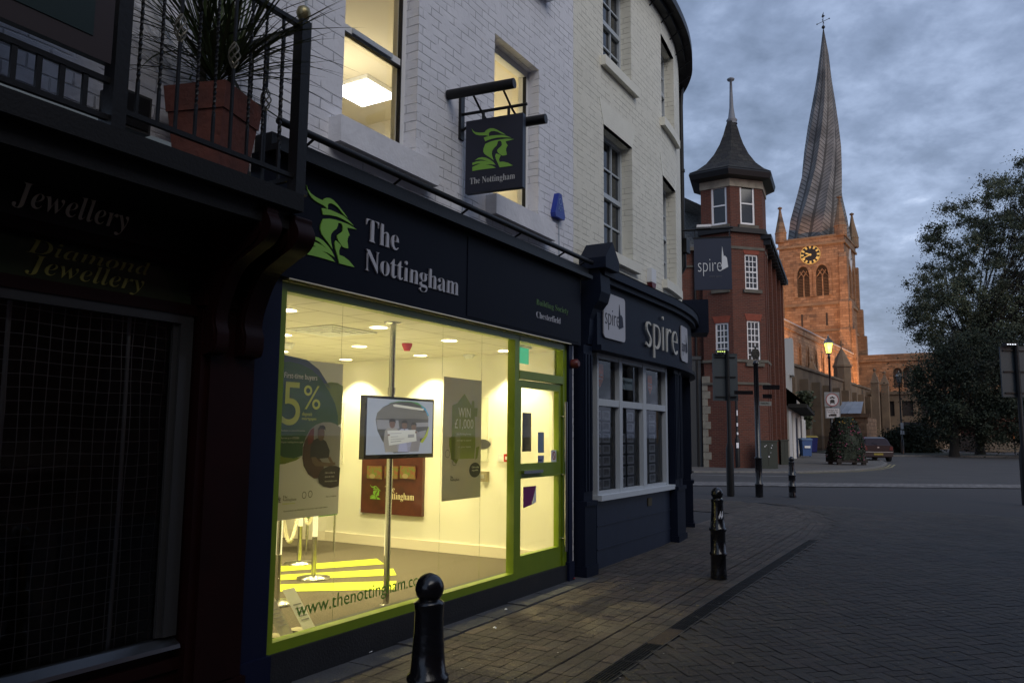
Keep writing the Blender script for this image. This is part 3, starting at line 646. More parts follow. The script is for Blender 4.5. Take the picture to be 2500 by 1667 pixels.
ft_=.022; sx0,sx1,sz0,sz1=tx0+ft_,tx1-ft_,tz0+ft_*1.6,tz1-ft_
mb=MB(); mb.face([(sx0,TY-.002,sz0),(sx1,TY-.002,sz0),(sx1,TY-.002,sz1),(sx0,TY-.002,sz1)]); scr=part(tv,'screen',mb,emat('screen_grey',(.23,.255,.30),1))
def sp(a,b): return (sx0+(sx1-sx0)*a,sz0+(sz1-sz0)*b)
def spoly(name,polys,colr,lay,s=1.0,par=None):
    mb=MB()
    for pl in polys: 
        q=[sp(a,b) for a,b in pl]; mb.face([(a,TY-.002-lay*.0006,b) for a,b in q])
    return part(scr,name,mb,emat('scr_'+name,colr,s*.75))
blob=[(.12,.62),(.14,.74),(.22,.85),(.35,.94),(.5,.97),(.65,.97),(.78,.92),(.88,.82),(.93,.68),(.93,.5),(.88,.35),(.8,.22),(.7,.1),(.62,.03),(.4,.02),(.32,.08),(.22,.25),(.15,.42)]
spoly('green_swoosh',[[(.28,.92),(.45,.975),(.62,.985),(.75,.97),(.88,.87),(.94,.72),(.9,.72),(.75,.9),(.5,.95)]],(.05,.22,.05),1)
spoly('blue_swoosh',[[(.80,.92),(.88,.86),(.94,.74),(.91,.72),(.84,.84)]],(.02,.25,.45),1.5)
spoly('lime_swoosh',[[(.93,.52),(.945,.5),(.92,.34),(.84,.2),(.8,.22),(.88,.36)]],(.3,.36,.03),1)
spoly('kitchen_background',[blob],(.06,.06,.058),2)
spoly('kitchen_wall',[[(.15,.76),(.22,.84),(.35,.92),(.9,.78),(.93,.66),(.6,.66),(.13,.64)]],(.13,.125,.11),2.4)
spoly('strip_light',[[(.36,.90),(.4,.915),(.85,.86),(.84,.82),(.38,.87)]],(.55,.54,.45),3)
spoly('steel_hood',[[(.13,.62),(.45,.62),(.47,.46),(.15,.45)],[(.66,.58),(.93,.6),(.93,.52),(.66,.5)],[(.78,.42),(.9,.45),(.86,.3),(.76,.28)]],(.22,.22,.23),3)
def person(cx,top,sc_,shirt,hair):
    s=sc_
    spoly('person_body',[[(cx-.10*s,top-.20*s),(cx-.05*s,top-.155*s),(cx+.05*s,top-.155*s),(cx+.10*s,top-.2*s),(cx+.115*s,top-.4*s),(cx+.09*s,.04),(cx-.09*s,.04),(cx-.115*s,top-.4*s)]],shirt,4)
    n=14; spoly('face',[[(cx+.042*s*math.cos(2*math.pi*k/n),top-.085*s+.075*s*math.sin(2*math.pi*k/n)) for k in range(n)]],(.13,.075,.05),4.6)
    spoly('hair',[[(cx-.046*s,top-.075*s),(cx-.044*s,top-.02*s),(cx-.02*s,top+.008*s),(cx+.02*s,top+.008*s),(cx+.044*s,top-.02*s),(cx+.046*s,top-.075*s),(cx+.03*s,top-.045*s),(cx-.03*s,top-.045*s)]],hair,5)
person(.36,.64,1.05,(.25,.235,.205),(.01,.008,.008)); person(.545,.62,1.0,(.30,.31,.42),(.012,.01,.01)); person(.69,.585,.95,(.20,.19,.20),(.02,.015,.012))
spoly('tie',[[(.537,.46),(.553,.46),(.558,.41),(.545,.37),(.532,.41)]],(.02,.03,.1),5)
spoly('cheque',[[(.29,.43),(.72,.45),(.74,.24),(.32,.16)]],(.50,.50,.45),5.4)
spoly('cheque_writing',[[(.33,.38),(.5,.39),(.5,.38),(.33,.37)],[(.34,.32),(.45,.33),(.45,.32),(.34,.31)],[(.6,.36),(.7,.37),(.7,.31),(.6,.30)],[(.34,.27),(.55,.29),(.55,.28),(.34,.26)],[(.34,.23),(.5,.25),(.5,.235),(.34,.215)]],(.25,.25,.25),6)
spoly('hand',[[(.29,.36),(.32,.37),(.33,.34),(.30,.33)],[(.71,.42),(.74,.43),(.745,.39),(.715,.385)]],(.15,.09,.06),6)
# posters hanging behind the glass
def poster(name,label,u,y):
    (ul,vt_),(ur,vb_)=u
    return None
PYY=.25
def pquad(px):
    pts=[FF.fp(*q,PYY) for q in px]; return (pts[0][0]+pts[2][0])/2,(pts[1][0]+pts[3][0])/2,(pts[2][1]+pts[3][1])/2,(pts[0][1]+pts[1][1])/2
x0,x1,z0,z1=pquad(((678,870),(835,890),(664,1270),(828,1255)))
p1=thing('hanging_poster','tall green and white poster with a large 5% and a seated man','poster',((x0+x1)/2,PYY,z0),FF)
mb=MB(); mb.box(x0,x1,PYY,PYY+.006,z0,z1); sh=part(p1,'sheet',mb,PAPERG)
def pp(par,name,polys,colr,lay,mt=None):
    mb=MB(); X=(x0,x1); Z=(z0,z1)
    for pl in polys: mb.face([(X[0]+(X[1]-X[0])*a,PYY-.0007*lay,Z[0]+(Z[1]-Z[0])*b) for a,b in pl])
    return part(par,name,mb,mt or flat('print_'+name,tuple(min(.8,c*1.3) for c in colr),.5))
def ell(cx,cy,rx,ry,n=28,a0=0,a1=2*math.pi): return [(cx+rx*math.cos(a0+(a1-a0)*k/n),cy+ry*math.sin(a0+(a1-a0)*k/n)) for k in range(n)]
def clip(pl): return [(min(1,max(0,a)),min(1,max(0,b))) for a,b in pl]
def P1(a,b): return ((a-118)/545.,1-(b-100)/1345.)   # from poster picture coordinates
pp(p1,'blue_shape',[[P1(*q) for q in ((130,72),(345,98),(450,170),(560,330),(500,300),(300,180),(130,170))]],(.035,.06,.16),1)
pp(p1,'lime_shape',[[P1(*q) for q in ((500,290),(560,272),(620,275),(668,300),(662,640),(600,680),(560,500))],[P1(*q) for q in ((112,860),(112,990),(200,985),(290,958),(330,930),(250,940),(180,920))]],(.14,.19,.012),1)
pp(p1,'green_disc',[[P1(*q) for q in ((130,145),(210,130),(300,142),(390,180),(470,250),(540,350),(600,460),(630,570),(632,660),(600,700),(480,640),(380,720),(340,830),(338,920),(270,942),(190,930),(112,880))]],(.018,.075,.022),2)
pp(p1,'photo_disc',[[P1(*q) for q in ((662,680),(610,645),(560,630),(500,632),(440,655),(390,700),(355,770),(340,850),(338,940),(350,1010),(390,1080),(440,1120),(500,1130),(655,1080))]],(.22,.22,.23),3)
pp(p1,'photo_dark',[[P1(*q) for q in ((420,780),(400,720),(355,790),(340,850),(338,940),(350,1010),(390,1080),(440,1120),(520,1110),(520,1000),(440,900))]],(.055,.022,.016),4)
pp(p1,'red_chair',[[P1(*q) for q in ((425,680),(395,700),(372,760),(380,830),(425,800))]],(.12,.012,.012),5)
pp(p1,'shirt',[[P1(*q) for q in ((455,772),(420,790),(400,850),(400,940),(470,950),(560,945),(565,880),(530,800),(500,780))]],(.014,.014,.018),6)
pp(p1,'man_head',[[P1(485+30*math.cos(t_*.4488),735+62*math.sin(t_*.4488)) for t_ in range(14)]],(.095,.05,.032),7)
pp(p1,'man_hair',[[P1(*q) for q in ((455,730),(456,690),(472,662),(500,658),(518,672),(522,705),(515,695),(480,690),(462,700))]],(.012,.009,.008),8)
pp(p1,'man_arm',[[P1(*q) for q in ((408,935),(420,985),(450,1015),(560,1020),(620,1010),(615,985),(560,990),(475,975),(445,935))],[P1(*q) for q in ((550,945),(570,985),(600,990),(570,935))]],(.12,.075,.05),8)
pp(p1,'brown_disc',[[P1(*q) for q in ((662,1035),(620,1018),(570,1015),(520,1035),(485,1070),(470,1110),(480,1160),(520,1195),(580,1210),(655,1200))]],(.022,.013,.012),9)
def ptext(par,body,px0,px1,base,cap,col,lay,th=.0004):
    a0,b0=P1(px0,base); a1,_=P1(px1,base); _,b1=P1(px0,cap)
    X=x0+(x1-x0)*a0; Z=z0+(z1-z0)*b0; mb=MB(); mb.text(body,lambda a,b,d:(X+a,PYY-.0007*lay-d,Z+b),(x1-x0)*(a1-a0),(z1-z0)*(b1-b0),th); part(par,'print_writing',mb,col)
CRM=flat('cream_print',(.8,.8,.74)); LMP=flat('lime_print',(.62,.70,.10)); DKP=flat('dark_print',(.05,.05,.055))
ptext(p1,'First-time buyers',165,432,268,222,CRM,10); ptext(p1,'5',160,300,660,300,LMP,10); ptext(p1,'%',325,465,520,320,LMP,10)
ptext(p1,'deposit',318,400,580,548,LMP,10); ptext(p1,'mortgages',318,436,615,592,LMP,10)
ptext(p1,'• Exclusive to selected branches',150,345,715,702,CRM,10); ptext(p1,'• Borrow up to £350,000',150,300,778,762,CRM,10); ptext(p1,'• Higher lending limits apply',150,338,812,797,CRM,10)
ptext(p1,'Call in to talk to us',528,615,1082,1068,CRM,10); ptext(p1,'0344 481 4444',528,610,1118,1104,CRM,10); ptext(p1,'thenottingham.com',528,635,1155,1142,CRM,10)
ptext(p1,serif('The'),192,228,1268,1245,DKP,10); ptext(p1,serif('Nottingham'),192,298,1292,1270,DKP,10); ptext(p1,'Building Society',192,290,1318,1306,LMP,10)
ptext(p1,'Find us on facebook',545,635,1290,1276,DKP,10); ptext(p1,'YOUR HOME MAY BE REPOSSESSED IF YOU DO NOT KEEP UP REPAYMENTS',198,560,1380,1370,DKP,10)
mb=MB(); a0,b0=P1(140,1300); a1,b1=P1(180,1245); logo(mb,lambda a,b,d:(x0+(x1-x0)*a0+a,PYY-.007-d,z0+(z1-z0)*b0+b),(x1-x0)*(a1-a0),(z1-z0)*(b1-b0),.0005); part(p1,'small_logo',mb,DKP)
mb=MB()
for q in ((360,1255),(410,1250)):
    a0,b0=P1(*q); ringm(mb,x0+(x1-x0)*a0,z0+(z1-z0)*b0,.02,.024,.004,lambda a,b,d:(a,PYY-.007,b))
part(p1,'badge_ring',mb,DKP)
mb=MB()
for xx in (x0+.01,x1-.01): mb.tube([(xx,PYY+.012,FL),(xx,PYY+.012,CE)],.0015,5)
part(p1,'hanging_wire',mb,STEEL)
X2=pquad(((1083,918),(1175,930),(1080,1223),(1174,1213))); x0,x1,z0,z1=X2
p2=thing('hanging_poster','grey poster reading WIN £1,000 on a green house near the door','poster',((x0+x1)/2,PYY,z0),FF)
mb=MB(); mb.box(x0,x1,PYY,PYY+.006,z0,z1); part(p2,'sheet',mb,mat('poster_mid_grey',(.42,.42,.44),.45,col2=(.52,.47,.40),nscale=2))
def P1(a,b): return ((a-72)/318.,1-(b-418)/1010.)
pp(p2,'house_shape',[[P1(*q) for q in ((240,545),(180,630),(140,650),(140,1000),(135,1095),(330,1095),(340,980),(330,720),(325,600),(305,600),(300,640))],[P1(*q) for q in ((120,920),(150,900),(180,960),(215,1060),(180,1135),(140,1090),(120,980))],[P1(*q) for q in ((325,660),(355,660),(350,735),(325,735))],[P1(*q) for q in ((345,1000),(375,990),(360,1090),(340,1105))]],(.15,.19,.02),1)
pp(p2,'brown_disc',[[P1(338+50*math.cos(t_*.349),1192+64*math.sin(t_*.349)) for t_ in range(18)]],(.014,.014,.013),2)
pp(p2,'pale_sticker',[[P1(*q) for q in ((170,870),(210,870),(210,1095),(170,1095))]],(.2,.22,.1),2)
ptext(p2,'WIN',190,292,745,665,CRM,4); ptext(p2,'£1,000',162,318,838,762,CRM,4); ptext(p2,'plus Building Society',180,300,893,878,CRM,4); ptext(p2,'savings to spend',180,300,945,930,CRM,4); ptext(p2,'on your home',190,298,1000,985,CRM,4)
ptext(p2,serif('The'),133,155,1250,1230,DKP,4); ptext(p2,serif('Nottingham'),133,205,1272,1252,DKP,4); ptext(p2,'Call in today',310,372,1175,1160,CRM,5); ptext(p2,'or go online',310,365,1200,1185,CRM,5)
mb=MB()
for q,r_ in (((108,1048),.035),((165,1120),.03)):
    a0,b0=P1(*q); ringm(mb,x0+(x1-x0)*a0,z0+(z1-z0)*b0,r_,r_,.004,lambda a,b,d:(a,PYY-.002,b))
part(p2,'ring_print',mb,DKP)
mb=MB()
for xx in (x0-.012,x1+.012): mb.tube([(xx,PYY+.012,FL),(xx,PYY+.012,CE)],.0015,5)
part(p2,'hanging_wire',mb,STEEL)
# mahogany leaflet board on the right wall (plane x = XA)
y0b,_=FF.xp(890,1130,XA); y1b,_=FF.xp(1038,1130,XA); zb0=(FF.xp(890,1252,XA)[1]+FF.xp(1037,1258,XA)[1])/2; zt=1.42
bd=thing('leaflet_board','dark mahogany leaflet board with green logo fixed to the cream wall','board',(XA,(y0b+y1b)/2,zb0),FF)
mb=MB(); mb.box(XA-.05,XA,y1b,y0b,zb0,zt); part(bd,'panel',mb,MAHOG)
def xw(u,v): return FF.xp(u,v,XA-.055)
def wallmap(y0,z0): return lambda a,b,d:(XA-.052-d,y0-a,z0+b)
a=xw(870+388/4.482,940+1250/4.48); b=xw(870+628/4.482,940+1255/4.48)
# the lettering starts behind the pole
l0=xw(940,1222); mb=MB(); mb.text(serif('The'),wallmap(xw(940,1203)[0],(xw(940,1200)[1])),xw(940,1200)[0]-xw(963,1200)[0],.075,.004); mb.text(serif('Nottingham'),wallmap(xw(940,1220)[0],xw(975,1219)[1]),xw(940,1220)[0]-xw(1010,1220)[0],.082,.004); part(bd,'lettering',mb,flat('cream_letter',(.75,.68,.45)))
a=xw(903,1217); b=xw(930,1184); mb=MB(); logo(mb,wallmap(a[0],a[1]),a[0]-b[0],b[1]-a[1],.004); part(bd,'logo',mb,LIMET)
for k,(u0,u1) in enumerate(((900,936),(943,975),(980,1017))):
    a=xw(u0,1167); b=xw(u1,1138); t=thing('leaflet_stack',['left','middle','right'][k]+'most colourful square leaflet stack in a clear holder on the mahogany board','leaflets',(XA-.09,(a[0]+b[0])/2,a[1]),FF)
    mb=MB(); mb.box(XA-.09,XA-.07,b[0],a[0],a[1],b[1]); part(t,'leaflet',mb,mat('leaflet_%d'%k,(.10,.16,.02),.5,col2=(.22,.05,.035),nscale=22))
    mb=MB(); c0=(a[0]+b[0])/2; mb.prism([(c0+(a[0]-c0)*math.cos(2*math.pi*i/12)*.4+.03,a[1]+.03+.03*math.sin(2*math.pi*i/12)) for i in range(12)],lambda y_,z_,d:(XA-.091-d,y_,z_),0,.001); part(t,'photo_print',mb,flat('leaflet_cream%d'%k,(.25,.20,.10)))
# small things on the right wall
def wbox(name,label,cat,u0,v0,u1,v1,mt,d=.04,extra=None):
    a=FF.xp(u0,v1,XA); b=FF.xp(u1,v0,XA); t=thing(name,label,cat,(XA,(a[0]+b[0])/2,a[1]),FF); mb=MB(); mb.box(XA-d,XA,b[0],a[0],a[1],b[1]); part(t,'body',mb,mt)
    if extra: mb=MB(); mb.box(XA-d-.003,XA-d,b[0]+(a[0]-b[0])*.25,a[0]-(a[0]-b[0])*.25,a[1]+(b[1]-a[1])*.3,a[1]+(b[1]-a[1])*.7); part(t,extra[0],mb,extra[1])
    return t
wbox('fire_call_point','red fire alarm call point on the cream wall left of the green mullion','call point',1235,1108,1251,1127,REDS,.05,('glass_plate',PAPER))
wbox('light_switch','white switch plate on the wall left of the red call point','switch',1217,1109,1232,1125,SASH,.02,('rocker',PAPER))
wbox('door_control_box','brass coloured push button box on the wall right of the grey poster','control box',1176,1150,1195,1174,mat('brass_box',(.30,.26,.16),.4,.3),.07,('button_plate',STEEL))
wbox('socket','white double socket low on the wall beside the mahogany board','socket',879,1240,890,1254,SASH,.02,('switch',PAPER))
t=wbox('wall_poster','pale framed poster on the wall between the hanging poster and the switch','poster',1160,970,1194,1125,mat('pale_poster',(.62,.62,.5),.4),.02)
a=FF.xp(1179,1084,XA); mb=MB(); mb.prism([(a[0]+.12*math.cos(i*.4),a[1]+.06*math.sin(i*.4)) for i in range(16)],lambda y_,z_,d:(XA-.021-d,y_,z_),0,.001); part(t,'dark_disc',mb,DKP)
wbox('wall_poster','white framed poster on the far wall beside the green hanging poster','poster',836,985,842,1130,mat('pale_poster2',(.66,.64,.56),.4),.03)
# posts with rope
ropep=[]
def ropepost(u,v,lab):
    q=FF.zp(u,v,FL); t=thing('rope_post','polished steel rope barrier post '+lab,'barrier post',(q[0],q[1],FL),FF)
    mb=MB(); mb.lathe(q[0],q[1],[(.16,FL),(.16,FL+.018),(.03,FL+.035)],28); part(t,'base',mb,STEEL)
    mb=MB(); mb.lathe(q[0],q[1],[(.025,FL+.03),(.025,FL+.93),(.03,FL+.94),(.03,FL+.97),(.012,FL+.985)],16); part(t,'tube',mb,STEEL); return q
qa=ropepost(675,1474,'nearest the window below the green poster'); qb=ropepost(765,1412,'in the middle on the lime floor stripes'); qc=ropepost(730,1376,'furthest back behind the hanging rope')
def rope(a,b,sag,lab):
    mb=MB(); n=46; 
    def pt(t): return Vector((a[0]+(b[0]-a[0])*t,a[1]+(b[1]-a[1])*t,FL+.9-sag*4*t*(1-t)))
    for k in range(3):
        pts=[]
        for i in range(n+1):
            t=i/n; p=pt(t); tg=(pt(min(1,t+.01))-pt(max(0,t-.01))).normalized(); n1=tg.orthogonal().normalized(); n2=tg.cross(n1); an=i*.9+k*2.094
            pts.append(p+(n1*math.cos(an)+n2*math.sin(an))*.010)
        mb.tube(pts,.009,6)
    single('barrier_rope',lab,'rope',tuple(pt(.5)),mb,mat('cream_rope',(.48,.44,.31),.8,bump=.5),FF)
rope(qc,qb,.42,'twisted cream rope sagging between the middle and back steel posts'); rope(qa,qc,.52,'twisted cream rope sagging from the nearest steel post to the back one')
# chair with green seat behind the posts
ch=FF.zp(790,1335,FL); cxx,cyy=ch[0]-.1,ch[1]-.1
t=thing('office_chair','green padded chair with thin steel legs under the green poster','chair',(cxx-.25,cyy+.1,FL),FF)
mb=MB(); mb.box(cxx-.5,cxx,cyy-.2,cyy+.28,FL+.42,FL+.50); part(t,'seat',mb,mat('green_fabric',(.10,.26,.03),.8))
mb=MB(); mb.box(cxx-.5,cxx,cyy+.28,cyy+.33,FL+.5,FL+.85); part(t,'backrest',mb,mat('green_fabric_back',(.10,.26,.03),.8))
for sx in (cxx-.48,cxx-.02):
    for sy in (cyy-.18,cyy+.26): mb=MB(); mb.tube([(sx,sy,FL),(sx,sy,FL+.44)],.011,8); part(t,'leg',mb,STEEL)
# leaflet stands on the sill
def stand(u0,v0,u1,v1,u2,v2,lab,mt):
    q=FF.zp(u0,v0,FL+.08); q2=FF.zp(u1,v1,FL+.08); q=(q[0],max(q[1],.16)); q2=(q2[0],max(q2[1],.16)); h=.26
    t=thing('leaflet_stand',lab,'leaflet',(q[0],q[1],FL+.08),FF)
    mb=MB(); dx,dy=q2[0]-q[0],q2[1]-q[1]; ln=math.hypot(dx,dy); dx,dy=dx/ln*.11,dy/ln*.11
    mb.face([(q[0],q[1],FL+.085),(q[0]+dx,q[1]+dy,FL+.085),(q[0]+dx-.05,q[1]+dy+.17,FL+.085+h),(q[0]-.05,q[1]+.17,FL+.085+h)]); part(t,'leaflet',mb,mt)
    mb=MB(); mb.face([(q[0],q[1]+.001,FL+.084),(q[0]+dx,q[1]+dy+.001,FL+.084),(q[0]+dx-.03,q[1]+dy+.15,FL+.084),(q[0]-.03,q[1]+.15,FL+.084)]); part(t,'foot',mb,flat('acrylic_foot',(.6,.55,.4),.2))
    mb=MB()
    for k in range(5):
        s0=.25+.09*k; mb.face([(q[0]+dx*.2-.05*s0,q[1]+dy*.2+.17*s0-.004,FL+.085+h*s0),(q[0]+dx*.85-.05*s0,q[1]+dy*.85+.17*s0-.004,FL+.085+h*s0),(q[0]+dx*.85-.05*(s0+.03),q[1]+dy*.85+.17*(s0+.03)-.004,FL+.085+h*(s0+.03)),(q[0]+dx*.2-.05*(s0+.03),q[1]+dy*.2+.17*(s0+.03)-.004,FL+.085+h*(s0+.03))])
    part(t,'printed_lines',mb,flat('pale_print',(.3,.3,.33)))
mb=MB(); mb.box(-1.1,1.95,.10,.34,FL,FL+.03); part(room,'window_ledge',mb,CARPET)
stand(700,1562,722,1553,0,0,'leaning leaflet with a swirl picture at the left foot of the window',mat('leaflet_swirl',(.5,.48,.4),.5,col2=(.30,.26,.30),nscale=9))
stand(752,1545,779,1535,0,0,'leaning white printed leaflet behind the green website lettering',PAPER)
# ------------------------------------------------------------------ hanging sign on the white wall
SG=Frame(*FF.w((1.03,0,0)).xy,113)     # x away from the wall
hs=thing('hanging_sign','square navy hanging sign with lime archer logo on a black wall bracket','sign',(.34,0,3.65),SG)
mb=MB(); mb.box(.068,.605,-.03,.03,3.668,4.318); bo=part(hs,'board',mb,mat('sign_navy',(.008,.010,.024),.4))
def sgm(x,z): return lambda a,b,d:(x+a,-.0305-d,z+b)
mb=MB(); logo(mb,sgm(.125,3.86),.40,.385,.003); part(hs,'logo',mb,LIMET)
mb=MB(); mb.text(serif('The Nottingham').replace(' ',' '),sgm(.115,3.745),.42,.055,.003); part(hs,'lettering',mb,flat('sign_letter',(.5,.5,.5)))
mb=MB(); mb.box(-.005,.02,-.035,.035,4.17,4.62); mb.tube([(0,0,4.40),(.63,0,4.40)],.014,8); mb.tube([(.22,0,4.40),(.22,0,4.31)],.014,8); mb.tube([(.46,0,4.40),(.46,0,4.31)],.014,8); mb.tube([(.01,0,4.25),(.12,0,4.31)],.012,6)
for xx in (.2,.48): mb.tube([(xx,-.20,4.50),(xx,0,4.40),(xx,.20,4.34)],.01,6)
part(hs,'bracket',mb,BLACK)
mb=MB(); mb.tube([(-.02,-.21,4.50),(.60,-.21,4.50)],.043,14); part(hs,'tube_light',mb,BLACK)
mb=MB(); mb.tube([(.10,.22,4.34),(.72,.22,4.34)],.043,14); part(hs,'tube_light',mb,BLACK)
# alarm box
a=FF.fp(1362,505,-.03); t=thing('alarm_box','blue triangular alarm box on the white wall above the shop fascia','alarm box',(a[0],0,a[1]-.13),FF)
cx_,cz_=a; 
mb=MB(); mb.prism([(cx_-.10,cz_-.13),(cx_+.10,cz_-.13),(cx_+.115,cz_-.09),(cx_+.03,cz_+.14),(cx_-.03,cz_+.14),(cx_-.115,cz_-.09)],fw(0),0,.06); part(t,'casing',mb,mat('alarm_blue',(.01,.035,.30),.35))
mb=MB(); mb.text('ADT',lambda x,z,d:(cx_-.05+x,-.062-d,cz_-.05+z),.1,.05,.002); ringm(mb,cx_,cz_+.05,.035,.035,.008,lambda x,z,d:(x,-.0625,z)); part(t,'emblem',mb,flat('alarm_pale',(.2,.3,.6)))
# ------------------------------------------------------------------ cream curved building with estate agent's shop
CV=[(3.28,0),(5.5,0),(6.3,.02),(7.05,.10),(7.6,.21),(8.1,.35),(8.6,.53),(9.2,.88),(9.8,1.4),(10.2,2.05),(10.45,3),(10.5,5.5)]
def cr_pt(s):
    s=max(0,min(s,len(CV)-1.0001)); i=int(s); t=s-i; P0=Vector(CV[max(i-1,0)]);P1_=Vector(CV[i]);P2=Vector(CV[i+1]);P3=Vector(CV[min(i+2,len(CV)-1)])
    return .5*((2*P1_)+(-P0+P2)*t+(2*P0-5*P1_+4*P2-P3)*t*t+(-P0+3*P1_-3*P2+P3)*t*t*t)
DEN=[(cr_pt(k*(len(CV)-1)/400.)) for k in range(401)]
ARC=[0]
for i in range(400): ARC.append(ARC[-1]+(DEN[i+1]-DEN[i]).length)
def cp(s,off,z):
    # arc length s from x=3.28, off = outward (street) offset
    s_=max(0,min(s,ARC[-1]-1e-4)); lo=0; hi=400
    while hi-lo>1:
        md=(lo+hi)//2
        if ARC[md]<=s_: lo=md
        else: hi=md
    t=(s_-ARC[lo])/(ARC[hi]-ARC[lo]); p=DEN[lo].lerp(DEN[hi],t)
    a_=DEN[max(lo-3,0)]; b_=DEN[min(hi+3,400)]; d=(b_-a_).normalized(); n=Vector((d.y,-d.x))
    if s<0: p=p+d*s
    return (p.x+n.x*off,p.y+n.y*off,z)
def su(u): # arc length from local x
    for i in range(400):
        if DEN[i].x<=u<=DEN[i+1].x: return ARC[i]+(ARC[i+1]-ARC[i])*(u-DEN[i].x)/(DEN[i+1].x-DEN[i].x)
    return ARC[-1]
def cstrip(mb,s0,s1,z0,z1,o0,o1,n=None,uv=True):
    # curved box between arc s0..s1, heights z0..z1, offsets o0 (back) .. o1 (front)
    n=n or max(1,int((s1-s0)/.15)); vs=[]; uvs=[]
    for i in range(n+1):
        s=s0+(s1-s0)*i/n
        for (o,z) in ((o1,z0),(o1,z1),(o0,z1),(o0,z0)): vs.append(cp(s,o,z)); uvs.append((s,z if o==o1 else z+(o1-o)))
    fs=[]
    for i in range(n):
        for k in range(4): a=i*4+k; b=i*4+(k+1)%4; fs.append((a,a+4,b+4,b))
    mb.mesh(vs,fs,uvs=uvs); mb.mesh(vs[:4],[(0,1,2,3)]); mb.mesh(vs[-4:],[(3,2,1,0)])
K=thing('cream_curved_building','cream painted brick building curving round the corner above the estate agent shop','building',(5.5,1,0),FF)
SA=[(su(4.12),su(5.05)),(su(6.3),su(7.15)),(9.6-3.28,10.3-3.28)]
SE=ARC[-1]
holes=[]
for (a,b) in SA[:2]: holes+= [(a,b,3.85,5.42),(a,b,6.28,7.62)]
mb=MB(); xs=sorted({0.0,SE}|{h[0] for h in holes}|{h[1] for h in holes}); 
ss=[]
for i in range(len(xs)-1):
    n=max(1,int((xs[i+1]-xs[i])/.2)); ss+=[xs[i]+(xs[i+1]-xs[i])*k/n for k in range(n)]
ss.append(SE); zs=[3.2,3.85,5.42,6.28,7.62,8.0]
for i in range(len(ss)-1):
    for j in range(5):
        a,b,c_,d=ss[i],ss[i+1],zs[j],zs[j+1]; ms,mz=(a+b)/2,(c_+d)/2
        if any(h[0]<ms<h[1] and h[2]<mz<h[3] for h in holes): continue
        mb.mesh([cp(a,0,c_),cp(b,0,c_),cp(b,0,d),cp(a,0,d)],[(0,1,2,3)],uvs=[(a,c_),(b,c_),(b,d),(a,d)])
for h in holes:
    a,b,c_,d=h; n=5
    mb.mesh([cp(a,0,c_),cp(a,0,d),cp(a,-.25,d),cp(a,-.25,c_)],[(0,1,2,3)]); mb.mesh([cp(b,0,c_),cp(b,0,d),cp(b,-.25,d),cp(b,-.25,c_)],[(0,1,2,3)])
    for k in range(n):
        p,q=a+(b-a)*k/n,a+(b-a)*(k+1)/n
        for zz_ in (c_,d): mb.mesh([cp(p,0,zz_),cp(q,0,zz_),cp(q,-.25,zz_),cp(p,-.25,zz_)],[(0,1,2,3)])
for i in range(len(ss)-1): mb.mesh([cp(ss[i],0,-.1),cp(ss[i+1],0,-.1),cp(ss[i+1],0,3.2),cp(ss[i],0,3.2)],[(0,1,2,3)] if ss[i]>su(9.0) else [],uvs=None)
part(K,'wall',mb,CREAMB)
for h in holes:
    a,b,c_,d=h; sashwin(K,a,b,c_,d,.17,GSASH,cols=3,rows=4,fw_=.055,pane=DGLASS,mp=lambda s,y,z:cp(s,-y,z))
    mb=MB(); cstrip(mb,a-.08,b+.12,c_-.13,c_-.005,-.1,.07); part(K,'sill',mb,CREAM)
    mb=MB(); mb.prism([(a,d),(b,d),(b+.13,d+.30),(a-.13,d+.30)],lambda s,z,o:cp(s,o,z),-.05,.004); part(K,'lintel',mb,CREAM)
mb=MB(); cstrip(mb,0,SE,7.9,8.02,-.05,.12); cstrip(mb,0,SE,7.98,8.10,.06,.24)
s=0.3
while s<SE: 
    p=cp(s,0,7.8); q=cp(s,.2,7.95); mb.tube([p,q],.012,4); s+=.55
part(K,'gutter',mb,BLACK)
mb=MB(); 
n=40
for i in range(n):
    a,b=SE*i/n,SE*(i+1)/n; mb.mesh([cp(a,.1,8.05),cp(b,.1,8.05),cp(b,-2.5 if b<6 else -1.6,9.6),cp(a,-2.5 if a<6 else -1.6,9.6)],[(0,1,2,3)])
part(K,'roof',mb,SLATE)
# downpipe: stands off the curved corner
dq=FF.l(at(1671,600,FF.w(cp(6.3,.1,0)).y)); s_=su(8.9); 
mb=MB(); q0=cp(s_,.12,7.95); mb.tube([q0,cp(s_,.10,7.6),cp(s_,.10,5.1)],.045,10); b_=cp(s_,.1,5.0); mb.box(b_[0]-.1,b_[0]+.1,b_[1]-.1,b_[1]+.1,4.85,5.1); mb.tube([cp(s_,.1,4.9),cp(s_,.1,4.6),cp(s_,.0,4.45)],.06,10); mb.tube([cp(s_,.10,6.35),cp(s_,.10,6.4)],.06,10); part(K,'downpipe',mb,BLACK)
